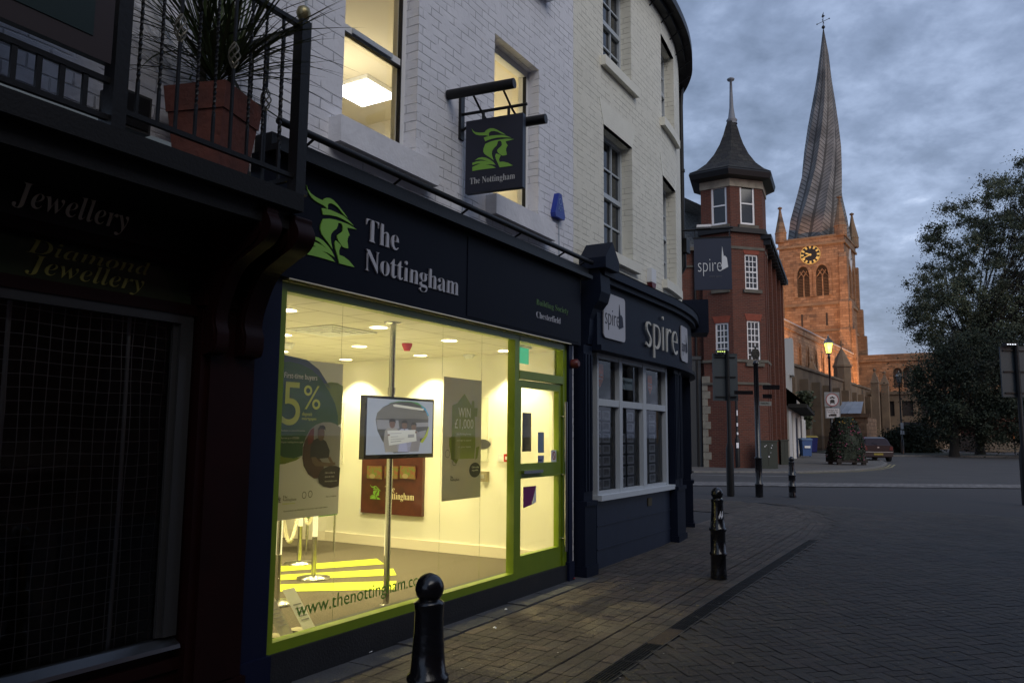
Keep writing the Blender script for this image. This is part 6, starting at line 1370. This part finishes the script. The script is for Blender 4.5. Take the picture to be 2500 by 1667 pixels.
# openings of the belfry: tracery and louvres
def arch(mb,cx,w_,z0,zs_,zt_,m,d0,d1,wo):
    # pointed arch hood moulding as a band
    n=8; L2=[(cx-w_,z0),(cx-w_,zs_)]; 
    for k in range(1,n+1): t=k/n; L2.append((cx-w_*math.cos(t*math.pi/2)**1.0*(1-.0),zs_+(zt_-zs_)*math.sin(t*math.pi/2)**.95))
    R2=[(2*cx-a,b_) for a,b_ in reversed(L2[:-1])]; inn=L2+R2
    out=[(cx+(a-cx)*(1+wo/w_),b_ if i in (0,len(inn)-1) else b_+wo*.8*(b_>zs_)) for i,(a,b_) in enumerate(inn)]
    for i in range(len(inn)-1): mb.prism([inn[i],inn[i+1],out[i+1],out[i]],m,d0,d1)
    return inn
def belfry(mbS,mbL,mbD,cx,m):
    arch(mbS,cx,1.0,24.9,28.2,30.1,m,-.05,.22,.45)
    # fill spandrels between the square opening and the arch
    inn=[(cx-1.0,28.2)]+[(cx-math.cos(k/8*math.pi/2),28.2+1.9*math.sin(k/8*math.pi/2)**.95) for k in range(1,9)]
    mbS.prism(inn+[(cx,30.12),(cx-1.02,30.12)],m,-.02,.02); mbS.prism([(2*cx-a,b_) for a,b_ in inn]+[(cx,30.12),(cx+1.02,30.12)],m,-.02,.021)
    mbS.prism([(cx-.1,24.9),(cx+.1,24.9),(cx+.1,28.6),(cx-.1,28.6)],m,-.3,-.05)
    mbS.prism([(cx-1,28.1),(cx-.9,28.1),(cx,29.3),(cx,29.5)],m,-.3,-.06); mbS.prism([(cx+1,28.1),(cx+.9,28.1),(cx,29.3),(cx,29.5)],m,-.3,-.06)
    mbS.prism([(cx-.1,28.3),(cx+.0,28.2),(cx+.62,29.2),(cx+.52,29.3)],m,-.3,-.07); mbS.prism([(cx+.1,28.3),(cx-.0,28.2),(cx-.62,29.2),(cx-.52,29.3)],m,-.3,-.08)
    z=25.0
    while z<28.1: mbL.prism([(cx-.98,z),(cx+.98,z),(cx+.98,z+.10),(cx-.98,z+.10)],m,-.4,-.25); z+=.26
    mbD.prism([(cx-1,24.9),(cx+1,24.9),(cx+1,30.1),(cx-1,30.1)],m,-.5,-.48)
LS_=mat('louvre_slat',(.10,.07,.05),.9)
for cx_,mp_ in ((-6.5,0),(-3.5,0),(3.4,1),(6.6,1)):
    S_,L_m,D_m=MB(),MB(),MB(); belfry(S_,L_m,D_m,cx_,(lambda a,b_,d:(d,a,b_)) if mp_ else (lambda a,b_,d:(a,-d,b_)))
    o=part(ch,'belfry_window',S_,CHST); part(o,'louvre',L_m,LS_); part(o,'opening',D_m,LOUV)
def bands(mb):
    for z,h_,o in ((23.3,.45,.25),(18.9,.35,.25),(33.4,.35,.3),(ZT-.25,.3,.25)):
        mb.box(-Tw-o,0+o,-o,0,z,z+h_); mb.box(0,o,-0,Tw+o,z,z+h_)
cpart('string_course',bands,CHSTD)
cpart('parapet',lambda mb:(mb.box(-Tw-.1,.1,-.12,.4,33.7,ZT-.25),mb.box(-.4,.12,.4,Tw+.1,33.7,ZT-.25),mb.box(-Tw-.12,-Tw+.4,.4,Tw,33.7,ZT-.25),mb.box(-Tw+.4,-.4,Tw-.4,Tw+.1,33.7,ZT-.25)),CHST)
def butt(mb):
    for (a,b_) in ((-Tw-.35,-Tw+.55),(-.75,.35)):
        for z0,z1,o in ((.2,19,1.1),(19,23.6,.8),(23.6,31,.45)): mb.box(a-(o-.45)*.3,b_+(o-.45)*.3,-o,0,z0,z1); mb.prism([(0,z1),(-o,z1),(0,z1+.8)],lambda y,z,d:(a-(o-.45)*.3+d,y,z),0,b_-a+(o-.45)*.6)
    for (a,b_) in ((-.35,.75),(Tw-.55,Tw+.35)):
        for z0,z1,o in ((.2,19,1.3),(19,23.6,.9),(23.6,31,.45)): mb.box(0,o,a+.002,b_+(o-.45)*.3,z0,z1)
cpart('buttress',butt,CHST)
for x in (-7.1,-3.2): cpart('slit_window',lambda mb:mb.box(x,x+.3,-.03,.05,19.9,22.0),LOUV)
# clock
def clock(cx,cz,m,nm='clock'):
    mb=MB(); mb.prism([(cx+1.62*math.cos(k*math.pi/18),cz+1.62*math.sin(k*math.pi/18)) for k in range(36)],m,.0,.12); o=part(ch,nm,mb,mat('clock_black',(.006,.006,.008),.5))
    mb=MB(); ringm(mb,cx,cz,1.62,1.62,.09,lambda a,b_,d:m(a,b_,.13),36)
    for k in range(12):
        a=R(90-30*k); wd=.17 if k not in (4,8) else .26; r0,r1=1.05,1.48; ca,sa=math.cos(a),math.sin(a)
        mb.prism([(cx+ca*r0-sa*wd*.8,cz+sa*r0+ca*wd*.8),(cx+ca*r1-sa*wd,cz+sa*r1+ca*wd),(cx+ca*r1+sa*wd,cz+sa*r1-ca*wd),(cx+ca*r0+sa*wd*.8,cz+sa*r0-ca*wd*.8)],m,.12,.14)
    for ang,ln,wd in ((-158,1.35,.09),(157,.95,.14)):
        a=R(ang); ca,sa=math.cos(a),math.sin(a); mb.prism([(cx-ca*.2-sa*wd*.6,cz-sa*.2+ca*wd*.6),(cx+ca*ln*.7-sa*wd,cz+sa*ln*.7+ca*wd),(cx+ca*ln,cz+sa*ln),(cx+ca*ln*.7+sa*wd,cz+sa*ln*.7-ca*wd),(cx-ca*.2+sa*wd*.6,cz-sa*.2-ca*wd*.6)],m,.15,.19)
    mb.prism([(cx+.2*math.cos(k*math.pi/6),cz+.2*math.sin(k*math.pi/6)) for k in range(12)],m,.15,.2)
    part(o,'gilt_numerals_and_hands',mb,mat('clock_gilt',(.75,.60,.18),.4,.2))
clock(-5.25,31.95,lambda a,b_,d:(a,-d,b_))
mb=MB(); mb.prism([(5.2+1.3*math.cos(k*math.pi/2),31.4+2.6*math.sin(k*math.pi/2)) for k in range(4)],lambda a,b_,d:(d,a,b_),0,.15); ck=part(ch,'side_clock',mb,mat('side_clock_white',(.5,.5,.5),.6)); mb=MB(); mb.prism([(5.1,31.4),(5.3,31.4),(5.5,33),(5.2,32)],lambda a,b_,d:(d,a,b_),.15,.2); mb.prism([(5.2,31.4),(6.0,31.9),(5.3,31.7)],lambda a,b_,d:(d,a,b_),.15,.21); part(ck,'clock_hand',mb,BLACK)
# pinnacles
def pinn(x,y,z0,zt_,r,mt,lit):
    mb=MB(); mb.lathe(x,y,[(r,z0),(r,z0+1.6),(r*1.1,z0+1.7),(r*1.0,z0+1.8),(r*.35,zt_-1.6),(r*.18,zt_-.5),(r*.4,zt_-.35),(r*.4,zt_-.2),(.03,zt_)],8,sm=False); part(ch,'pinnacle',mb,mt)
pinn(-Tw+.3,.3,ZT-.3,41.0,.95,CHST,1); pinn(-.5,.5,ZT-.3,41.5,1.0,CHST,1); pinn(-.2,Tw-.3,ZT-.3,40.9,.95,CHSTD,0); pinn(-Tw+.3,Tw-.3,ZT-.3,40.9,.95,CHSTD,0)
# twisted spire
spx=at(2010,72,132); 
sample=[(1480,311,179),(1350,310,165),(1200,316,136),(1050,328.5,118),(900,334,106),(750,337.5,87),(600,342,65),(460,344,44),(300,346,26),(130,340,2)]
Yc=o_.y+8.0; prof=[]
for yv,cxp,hw in sample:
    u=1880+cxp/2.6125; v=20+yv/2.6125; q=at(u,v,Yc); r=hw/2.6125/FPX*(q-CO).dot(_F)/FPX*FPX; l=CH.l(q); prof.append((q.z,l[0],r))
z_base=ZT-.8; 
yc_l=CH.l(at(1880+311/2.6125,20+1480/2.6125,Yc))[1]
# keep the axis in the vertical plane facing the viewer
axis=[CH.l(at(1880+c_/2.6125,20+yv/2.6125,Yc)) for yv,c_,hw in sample]
def interp(z):
    if z<=axis[0][2]: i=0; t=(z-axis[0][2])/(axis[1][2]-axis[0][2]); t=max(t,-.3)
    else:
        i=0
        while i<len(axis)-2 and axis[i+1][2]<z: i+=1
        t=(z-axis[i][2])/(axis[i+1][2]-axis[i][2]); t=min(t,1)
    A,B_=axis[i],axis[i+1]; return A[0]+(B_[0]-A[0])*t,A[1]+(B_[1]-A[1])*t,prof[i][2]+(prof[i+1][2]-prof[i][2])*t
ztop=axis[-1][2]; NR=110; vs=[];uv=[];fs=[]; nseg=32
for i in range(NR+1):
    t=i/NR; z=z_base+(ztop-z_base)*t; ax,ay,r=interp(z); tw=R(62)*(1-(1-t)**1.5)
    for k in range(nseg+1):
        a=tw+2*math.pi*k/nseg+R(11); ph=(k%4)/4.; rr_=r*(1.0-.13*(1-abs(2*ph-1)) if ph else 1.0); rr_=r*1.05*(1-.17*math.sin(math.pi*ph))
        vs.append((ax+rr_*math.cos(a),ay+rr_*math.sin(a),z)); uv.append((k/4.,z))
for i in range(NR):
    for k in range(nseg): a=i*(nseg+1)+k; fs.append((a,a+1,a+nseg+2,a+nseg+1))
mb=MB(); mb.mesh(vs,fs,uvs=uv)
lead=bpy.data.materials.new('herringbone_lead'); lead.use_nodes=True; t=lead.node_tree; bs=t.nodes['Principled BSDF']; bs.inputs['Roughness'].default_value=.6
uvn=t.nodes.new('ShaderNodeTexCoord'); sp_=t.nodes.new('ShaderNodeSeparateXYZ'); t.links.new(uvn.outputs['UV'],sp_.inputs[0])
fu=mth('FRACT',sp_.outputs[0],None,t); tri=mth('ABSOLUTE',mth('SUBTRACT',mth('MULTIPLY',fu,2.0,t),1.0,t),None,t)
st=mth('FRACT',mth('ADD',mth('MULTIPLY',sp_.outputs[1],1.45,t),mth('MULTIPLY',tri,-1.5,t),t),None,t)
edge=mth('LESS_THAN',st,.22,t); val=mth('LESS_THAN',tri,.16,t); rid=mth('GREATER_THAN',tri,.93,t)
side_shade=mth('GREATER_THAN',fu,.5,t)  # fluting shade put into the lead colour: dark valleys, one darker side per flute
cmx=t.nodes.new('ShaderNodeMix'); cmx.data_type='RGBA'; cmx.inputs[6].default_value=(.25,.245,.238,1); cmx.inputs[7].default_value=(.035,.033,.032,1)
t.links.new(mth('MAXIMUM',mth('MAXIMUM',mth('MULTIPLY',edge,.9,t),mth('MULTIPLY',val,.85,t),t),mth('MULTIPLY',side_shade,.30,t),t),cmx.inputs[0])
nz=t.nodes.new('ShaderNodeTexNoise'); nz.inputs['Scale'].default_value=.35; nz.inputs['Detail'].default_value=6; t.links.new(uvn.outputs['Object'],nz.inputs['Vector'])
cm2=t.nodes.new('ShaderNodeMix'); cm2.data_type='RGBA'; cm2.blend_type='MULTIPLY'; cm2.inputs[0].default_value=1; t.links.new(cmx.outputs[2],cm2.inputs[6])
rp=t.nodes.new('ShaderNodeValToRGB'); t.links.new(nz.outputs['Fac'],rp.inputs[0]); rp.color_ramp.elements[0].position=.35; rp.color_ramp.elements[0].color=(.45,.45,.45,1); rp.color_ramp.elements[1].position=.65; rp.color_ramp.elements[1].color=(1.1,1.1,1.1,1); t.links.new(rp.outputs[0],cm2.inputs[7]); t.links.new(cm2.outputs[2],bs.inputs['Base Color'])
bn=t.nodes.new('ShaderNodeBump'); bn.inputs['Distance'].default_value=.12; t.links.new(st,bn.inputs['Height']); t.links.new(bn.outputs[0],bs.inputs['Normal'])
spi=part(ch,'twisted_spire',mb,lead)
ax,ay,_=interp(ztop); mb=MB(); mb.tube([(ax,ay,ztop-1),(ax,ay,ztop+2.7)],.06,6); mb.lathe(ax,ay,[(.05,ztop-.2),(.3,ztop+.1),(.3,ztop+.3),(.05,ztop+.6)],10)
mb.tube([(ax-1.05,ay-.0,ztop+1.05),(ax+1.05,ay,ztop+1.55)],.05,5); mb.tube([(ax,ay-.8,ztop+1.3),(ax,ay+.8,ztop+1.3)],.05,5)
for s_ in (-1,1): mb.lathe(ax+s_*1.05,ay,[(.02,ztop+1.3+s_*.25-.16),(.15,ztop+1.3+s_*.25),(.02,ztop+1.3+s_*.25+.16)],6)
mb.prism([(0,2.0),(.35,2.3),(.1,2.5),(.15,3.1),(-.1,2.6),(-.25,2.2)],lambda a,b_,d:(ax+a,ay-.02+d,ztop+b_),0,.05); part(spi,'weathervane',mb,BLACK)
# nave clerestory
NY0,NY1=-48,-.8; XN=.7
wn=[(NY0+2+i*4.4,NY0+3.5+i*4.4) for i in range(11)]
cpart('clerestory_wall',lambda mb:(mb.wall(NY0,NY1,8.6,14.2,[(a,b_,10.2,12.6) for a,b_ in wn],XN,-.3,axis='y'),mb.wall(NY0,NY1,14.2,14.9,[],XN+.12,-.1,axis='y'),mb.box(XN-.02,XN+.16,NY0,NY1,14.1,14.2)),CHST)
WLG=mat('warm_leaded_glass',(.16,.10,.05),.4)
for a,b_ in wn:
    Sg=MB(); Dg=MB(); c_=(a+b_)/2; arch(Sg,c_,.6,10.2,11.6,13.0,lambda p_,q_,d:(XN+d,p_,q_),-.02,.12,.25)
    Dg.box(XN-.28,XN-.26,a,b_,10.2,12.6)
    inn=[(c_-.75,11.6)]+[(c_-.75*math.cos(k/6*math.pi/2),11.6+1.0*math.sin(k/6*math.pi/2)) for k in range(1,7)]
    for sgn in (1,-1): Sg.prism([(c_+sgn*(p_-c_),q_) for p_,q_ in inn]+[(c_,12.62),(c_-sgn*.77,12.62)],lambda p_,q_,d:(XN+d,p_,q_),-.03-.002*sgn,.01)
    o=part(ch,'clerestory_window',Sg,CHST); part(o,'glazing',Dg,WLG)
cpart('nave_roof',lambda mb:(mb.face([(XN+.2,NY0,14.92),(XN+.2,NY1,14.92),(-5,NY1,16.2),(-5,NY0,16.2)]),mb.tube([(XN+.2,NY0,14.95),(XN+.2,NY1,14.95)],.10,6)),LEADR)
# south aisle
XS=5.2; 
wa=[(-60+i*5.2,-57.6+i*5.2) for i in range(11)]
cpart('aisle_wall',lambda mb:(mb.wall(-66,7.5,.2,8.3,[(a,b_,3.2,6.2) for a,b_ in wa],XS,-.4,axis='y'),mb.box(XS-.35,XS+.14,-66,7.5,8.3,8.55)),CHSTD)
for a,b_ in wa:
    cpart('aisle_window',lambda mb:mb.box(XS-.38,XS-.36,a,b_,3.2,6.2),LOUV); cpart('buttress',lambda mb:mb.box(XS,XS+.8,a-1.7,a-1.0,.2,7.2),CHSTD)
cpart('aisle_roof',lambda mb:mb.face([(XS-.3,-66,8.1),(XS-.3,8,8.1),(XN,8,9.3),(XN,-66,9.3)]),LEADR)
# transept
TYY=8.0
wt=[(5.4,8.2),(11.6,15.2),(20.2,23.5)]
cpart('transept_wall',lambda mb:(mb.wall(.1,34,.2,14.3,[(a,b_,9.9,13.2) for a,b_ in wt]+[(17,22,2.5,6.8)],TYY,.4),mb.box(0,34,TYY-.25,TYY,14.3,14.6),mb.box(0,34,TYY-.1,TYY+.3,14.6,15.5),mb.box(2,34,TYY-.2,TYY,9.3,9.5)),CHST)
for a in (9.6,16.6): cpart('buttress',lambda mb:mb.box(a,a+.85,TYY-.9,TYY,.2,12.5),CHST)
for a,b_,c_,d_ in [(a,b_,9.9,13.2) for a,b_ in wt]+[(17,22,2.5,6.8)]: cpart('transept_window',lambda mb:mb.box(a,b_,TYY+.37,TYY+.39,c_,d_),LOUV)
for a,b_ in wt:
        mb=MB(); n=3 if b_-a>3 else 2
        for k in range(1,n): x_=a+(b_-a)*k/n; mb.box(x_-.1,x_+.1,TYY+.1,TYY+.3,9.9,12.9)
        for k in range(n):
            w_=(b_-a)/n/2; c_=a+(2*k+1)*w_; inn=[(c_-w_,12.3)]+[(c_-w_*math.cos(j/5*math.pi/2),12.3+.9*math.sin(j/5*math.pi/2)) for j in range(1,6)]
            for sgn in (1,-1): mb.prism([(c_+sgn*(p_-c_),q_) for p_,q_ in inn]+[(c_,13.25),(c_-sgn*w_,13.25)],lambda p_,q_,d:(p_,TYY+.12-d,q_),-.002*sgn,.05)
        part(ch,'transept_mullion',mb,CHSTD)
def tm(mb):
    for k in range(1,4): x_=17+5*k/4; mb.box(x_-.12,x_+.12,TYY+.1,TYY+.3,2.5,6.8)
cpart('transept_mullion',tm,CHSTD)
# porch with light roof, stair turret and pinnacles, in front of the aisle
PX0,PX1,PYa,PYb=XS,XS+8.5,-50,-42
q=at(2060,1060,86); lq=CH.l(q)
def octo(mb,x,y,r,z0,z1,zt_,cr=.0):
    mb.lathe(x,y,[(r,z0),(r,z1),(r*1.12,z1+.1),(r*1.12,z1+.3)],8,rot=R(22.5),sm=False); mb.lathe(x,y,[(r*1.05,z1+.3),(r*.62,z1+(zt_-z1)*.60),(r*.12,zt_)],8,rot=R(22.5),sm=False); mb.tube([(x,y,zt_-.1),(x,y,zt_+1.0)],.08,5); mb.box(x-.3,x+.3,y-.06,y+.06,zt_+.45,zt_+.6)
YT=95
t1=CH.l(at(2057,925,YT)); cpart('stair_turret',lambda mb:octo(mb,t1[0],t1[1],.0106*YT,.2,at(2057,898,YT).z,at(2054,852,YT).z),CHSTD)
for (u,v0,v1,Y) in ((1984,905,880,97),(2136,935,905,104),(2160,938,912,106),(2224,930,905,110)):
        mb=MB(); a=at(u,v0,Y); b_=at(u,v1,Y); l=CH.l(a); mb.box(l[0]-.45,l[0]+.45,l[1]-.45,l[1]+.45,.2,l[2]); mb.lathe(l[0],l[1],[(.75,l[2]),(.7,l[2]+.1),(.06,b_.z)],4,rot=R(45),sm=False); mb.lathe(l[0],l[1],[(.05,b_.z-.1),(.22,b_.z+.1),(.03,b_.z+.4)],6); part(ch,'pinnacle',mb,CHSTD)

PF=Frame(at(1990,1100,88).x,at(1990,1100,88).y,123)
pw=PF.fp(2122,1100,0)[0]; zr0=PF.fp(2010,1008,0)[1]; zr1=PF.fp(2010,984,3)[1]
porch=thing('church_porch','low sandstone church porch with a pale lead roof','porch',(0,0,.24),PF)
def ppt(name,fn,mt): mb=MB(); fn(mb); return part(porch,name,mb,mt)
ppt('wall',lambda mb:(mb.box(0,pw,0,6,.2,zr0-.5),mb.box(-.2,pw+.2,-.2,0,zr0-.5,zr0-.1),mb.box(pw-1.4,pw,-.9,0,.2,zr0-1.2),mb.box(-.4,.8,-.7,0,.2,zr0-.9)),CHST)
ppt('roof',lambda mb:(mb.face([(1.0,-.3,zr0-.08),(pw-.6,-.3,zr0-.08),(pw-.9,3.5,zr1+.15),(2,3.5,zr1+.15)]),),LEADR)
ppt('roof_seam',lambda mb:[mb.tube([(1.3+k*.75,-.3,zr0-.06),(1.6+k*.72,3.5,zr1+.17)],.05,4) for k in range(int((pw-2)/.75))],LEADR)
# low arches between turret and transept
cpart('chapel_wall',lambda mb:(mb.wall(XS+.1,XS+9,.2,7.6,[(XS+2+i*2.3,XS+3.4+i*2.3,4.6,6.6) for i in range(3)],-18,.3),mb.box(XS+8.7,XS+9,-18,4,.2,7.6),mb.box(XS,XS+9.2,-18.2,-18,7.5,7.9)),CHSTD)
for i in range(3): cpart('chapel_window',lambda mb:mb.box(XS+2+i*2.3,XS+3.4+i*2.3,-17.72,-17.7,4.6,6.6),LOUV)
# floodlights on the aisle roof and in the churchyard
def flood(lx,ly,lz_,tx,ty,tz,en,sz_=70,lab='',bl=.3,col=(1,.47,.20),ss=.3):
    t=thing('floodlight',lab,'floodlight',(lx,ly,lz_),CH); mb=MB(); mb.box(lx-.25,lx+.25,ly-.2,ly+.2,lz_-.25,lz_-.05); mb.tube([(lx,ly,lz_-.5),(lx,ly,lz_-.25)],.04,6); part(t,'housing',mb,BLACK)
    light('flood_lamp','SPOT',(lx,ly,lz_+.05),en,col,CH,target=(tx,ty,tz),spot_size=R(sz_),spot_blend=bl,shadow_soft_size=ss)
i_=0
for yy in (-44,-37,-30,-23,-16,-9,-3):
    i_+=1
    if abs(yy-t1[1])<5: continue
    flood(XS-1.0,yy,8.75,XN,yy+1.0,12.2,4200,150,'%s floodlight on the aisle roof lighting the nave wall'%('first second third fourth fifth sixth seventh'.split()[i_-1]),1)
flood(-4.5,-30,16.8,-5.2,0,24.5,42000,44,'floodlight on the nave roof aimed at the upper tower face'); flood(-1.2,-9,9.4,-4.5,0,18,5200,100,'floodlight on the aisle roof aimed at the foot of the tower',1)
flood(XS+1,3.0,9.2,4,TYY,12,520,120,'floodlight on the aisle roof beside the transept window',1)
# railings in front of the church
rA=G(1990,1104.5); rB=G(2040,1103); t=thing('iron_railings','dark iron railings in front of the church wall behind the bins','railings',(rA.x,rA.y,.3)); mb=MB(); n=24
for k in range(n+1): q=rA.lerp(rB,k/n); mb.tube([(q.x,q.y,.3),(q.x,q.y,1.75),(q.x,q.y,1.85)],[.018,.018,.002],4)
for z in (.55,1.55): mb.tube([(rA.x,rA.y,z),(rB.x,rB.y,z)],.02,4)
part(t,'bars',mb,BLACK)
# church notice board
a=at(2207,1030,74); b_=at(2262,1042,74); t=thing('notice_board','long dark blue notice board behind the hedge','sign',(a.x,74,b_.z)); mb=MB(); mb.box(a.x,b_.x,74,74.06,b_.z-.2,a.z); part(t,'panel',mb,mat('board_navy',(.012,.018,.05),.5)); mb=MB(); mb.text('PARISH CHURCH',lambda x,z,d:(a.x+.25+x,73.99-d,b_.z+.02+z),(b_.x-a.x)*.7,.22,.004); part(t,'writing',mb,flat('board_letter',(.10,.13,.12)))
mb=MB(); mb.box(a.x+.1,a.x+.2,74,74.1,.3,b_.z); mb.box(b_.x-.2,b_.x-.1,74,74.1,.3,b_.z); part(t,'post',mb,BLACK)
# ------------------------------------------------------------------ trees and hedge
def leafmass(mb,clumps,n,ls,seed,rz=1.0):
    random.seed(seed); tot=sum(r**2.2 for _,r in clumps)
    for c_,r in clumps:
        k=int(n*r**2.2/tot); shade=random.uniform(.65,1.35)
        for _ in range(k):
            d=Vector((random.gauss(0,1),random.gauss(0,1),random.gauss(0,1))).normalized(); rad=r*min(1.5,abs(random.gauss(0,.60)))
            q=c_+Vector((d.x*rad,d.y*rad,d.z*rad*.8)); nn=Vector((random.uniform(-1,1),random.uniform(-1,1),random.uniform(-.2,1))).normalized(); a=nn.orthogonal().normalized(); an=random.uniform(0,6.28); b2=nn.cross(a); a,b2=a*math.cos(an)+b2*math.sin(an),b2*math.cos(an)-a*math.sin(an)
            s_=ls*random.uniform(.6,1.35); g=shade*random.uniform(.75,1.25); mb.face([q-a*s_,q-b2*s_*.6,q+a*s_,q+b2*s_*.6],col=(g,g,g))
def tree(label,u,v,Y,outline,n,ls,mt,seed,depth,inner,group=None,trunk_r=.4,csize=(.5,1.3),fill=95,boundary_bits=True):
    base=at(u,v,Y); base.z=.3; t=thing('tree',label,'tree',tuple(base),None,group); random.seed(seed)
    pts=[at(a,b_,Y) for a,b_ in outline]; poly=[(p.x,p.z) for p in pts]
    def inside(x,z):
        c=False; j=len(poly)-1
        for i in range(len(poly)):
            xi,zi=poly[i]; xj,zj=poly[j]
            if (zi>z)!=(zj>z) and x<(xj-xi)*(z-zi)/(zj-zi+1e-9)+xi: c=not c
            j=i
        return c
    xs_=[p[0] for p in poly]; zs_=[p[1] for p in poly]; cx_=(min(xs_)+max(xs_))/2; czz=(min(zs_)+max(zs_))/2; hw=(max(xs_)-min(xs_))/2
    cl=[]; tries=0
    while len(cl)<fill and tries<9000:
        tries+=1; x=random.uniform(min(xs_),max(xs_)); z=random.uniform(min(zs_),max(zs_))
        if not inside(x,z): continue
        fx_=abs(x-cx_)/hw; dm=depth*math.sqrt(max(.08,1-fx_**2)); y=Y+random.uniform(-dm,dm); r=random.uniform(*csize)
        cl.append((Vector((x,y,z)),r))
    brm=MB(); trm=MB(); top=Vector((base.x+random.uniform(-.5,.5),Y,base.z+(czz-base.z)*inner)); mid=base.lerp(top,.55)+Vector((.2,0,0))
    trm.tube([base,base+Vector((0,0,.5)),mid,top],[trunk_r*1.35,trunk_r,trunk_r*.8,trunk_r*.55],10)
    for i,(c_,r) in enumerate(cl):
        if i%4: continue
        s0=mid.lerp(top,random.random()) ; m_=s0.lerp(c_,.5)+Vector((random.uniform(-.5,.5),random.uniform(-.5,.5),random.uniform(-.2,.8))); brm.tube([s0,m_,c_],[trunk_r*.20,trunk_r*.10,.015],5,cap=False)
        for k in range(2): e_=c_+Vector((random.uniform(-1,1),random.uniform(-1,1),random.uniform(-.5,1)))*r; brm.tube([m_.lerp(c_,.7),e_],[.03,.01],4,cap=False)
    part(t,'trunk',trm,BARK); part(t,'branches',brm,BARK); mb=MB(); leafmass(mb,cl,n,ls,seed+1); part(t,'crown',mb,mt); return t
big=[(2545,400),(2500,395),(2460,410),(2440,440),(2400,455),(2392,475),(2345,485),(2310,495),(2318,530),(2300,560),(2312,600),(2300,650),(2320,675),(2262,668),(2230,700),(2222,745),(2228,775),(2245,800),(2262,835),(2300,850),(2420,900),(2545,930),(2700,900),(2750,600),(2700,430)]
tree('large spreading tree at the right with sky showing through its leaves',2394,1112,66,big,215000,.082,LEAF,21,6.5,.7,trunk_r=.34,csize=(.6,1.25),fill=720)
dk=[(2275,835),(2330,820),(2420,835),(2560,840),(2700,900),(2700,1068),(2520,1078),(2440,1066),(2400,1080),(2330,1078),(2285,1060),(2262,1000),(2240,960),(2252,915),(2262,870)]
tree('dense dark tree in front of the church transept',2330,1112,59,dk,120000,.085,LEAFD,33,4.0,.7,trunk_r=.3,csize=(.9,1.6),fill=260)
hd=thing('hedge','dark clipped hedge behind the parked car','hedge',(36,70,.3)); mb=MB(); cl=[]
random.seed(9)
for k in range(60):
    u=random.uniform(2172,2292); vtop=1040+.006*(u-2230)**2 if u<2290 else 1060; v=random.uniform(min(vtop,1085),1100); q=at(u,v,71); q.y+=random.uniform(-.8,1.2); cl.append((q,random.uniform(.5,.85)))
leafmass(mb,cl,14000,.10,10); a=at(2182,1102,71); b_=at(2285,1102,71); mb.box(a.x,b_.x,71,72.4,.3,1.9); part(hd,'foliage',mb,LEAFD)
# far buildings behind the trees at the right
wl=at(2402,1063,82); wr_=at(2470,1106,82)
fb=thing('pale_brick_building','low pale brick building with a red wall behind the trees','building',(wl.x,82,.3)); mb=MB(); mb.box(wl.x,wr_.x+1,82,88,.3,wl.z); part(fb,'wall',mb,mat('pale_brick',(.16,.125,.09),.85,col2=(.12,.09,.065),brick=dict(mc=(.07,.06,.05),w=.9,h=.3,m=.03),bump=.3))
mb=MB(); mb.box(wl.x+1,wr_.x+1,82.4,88,wl.z,wl.z+2.2); part(fb,'upper_wall',mb,REDB)
a=at(2478,1068,70); t=thing('wall_lamp','small orange lamp glowing beyond the trees at the right','lamp',tuple(a)); mb=MB(); mb.lathe(a.x,a.y,[(.05,a.z-.15),(.13,a.z),(.08,a.z+.15)],8); part(t,'bulb',mb,emat('orange_lamp',(1,.28,.05),.8)); mb=MB(); mb.tube([(a.x,a.y+.1,a.z-.1),(a.x,a.y+.1,.3)],.05,6); part(t,'post',mb,BLACK)
mb=MB(); mb.box(38,120,118,119,.2,7); single('boundary_wall','long dark boundary wall beyond the trees at the far right','wall',(60,118,.2),mb,CHSTD)
# specks of gum and grit, too many to count
random.seed(12); mb=MB()
for k in range(170):
    X=random.uniform(-1,9); Y=-random.uniform(.3,4.5)*random.random()**.5-.2; s_=random.uniform(.004,.011); z=lz(X,Y)+.006; g=random.uniform(.5,1.4)
    mb.face([(X+s_*random.uniform(.6,1.2)*math.cos(a*1.257),Y+s_*random.uniform(.6,1.2)*math.sin(a*1.257),z) for a in range(5)],col=(g,g,g))
o=build('gum_specks',mb,mat('gum_grey',(.22,.21,.20),.8,attr=True)); o.location=FF.w((0,0,0)); o.rotation_euler=(0,0,FF.rot); o['kind']='stuff'; o['label']='pale specks of gum and grit scattered over the brick paving'; o['category']='litter'
# litter
random.seed(2)
for (u,v,s_,lab) in ((1185,1470,.05,'crumpled white paper scrap by the plinth left of the far bollard'),(1402,1417,.02,'tiny red wrapper on the paving near the door'),(1208,1539,.02,'small white litter speck on the paving by the nearest bollard'),(1235,1493,.018,'tiny white litter speck halfway along the paving'),(893,1597,.05,'white paper scrap lying on the kerb strip')):
    p=G(u,v); mb=MB(); n=7; ring=[(p.x+s_*random.uniform(.5,1)*math.cos(k*2*math.pi/n),p.y+s_*random.uniform(.5,1)*math.sin(k*2*math.pi/n),p.z+.02+random.uniform(-.003,.006)) for k in range(n)]; c_=(p.x,p.y,p.z+.035)
    mb.mesh(ring+[c_],[(k,(k+1)%n,n) for k in range(n)]); single('litter',lab,'litter',(p.x,p.y,p.z),mb,flat('red_scrap',(.3,.02,.02)) if 'red' in lab else PAPER)
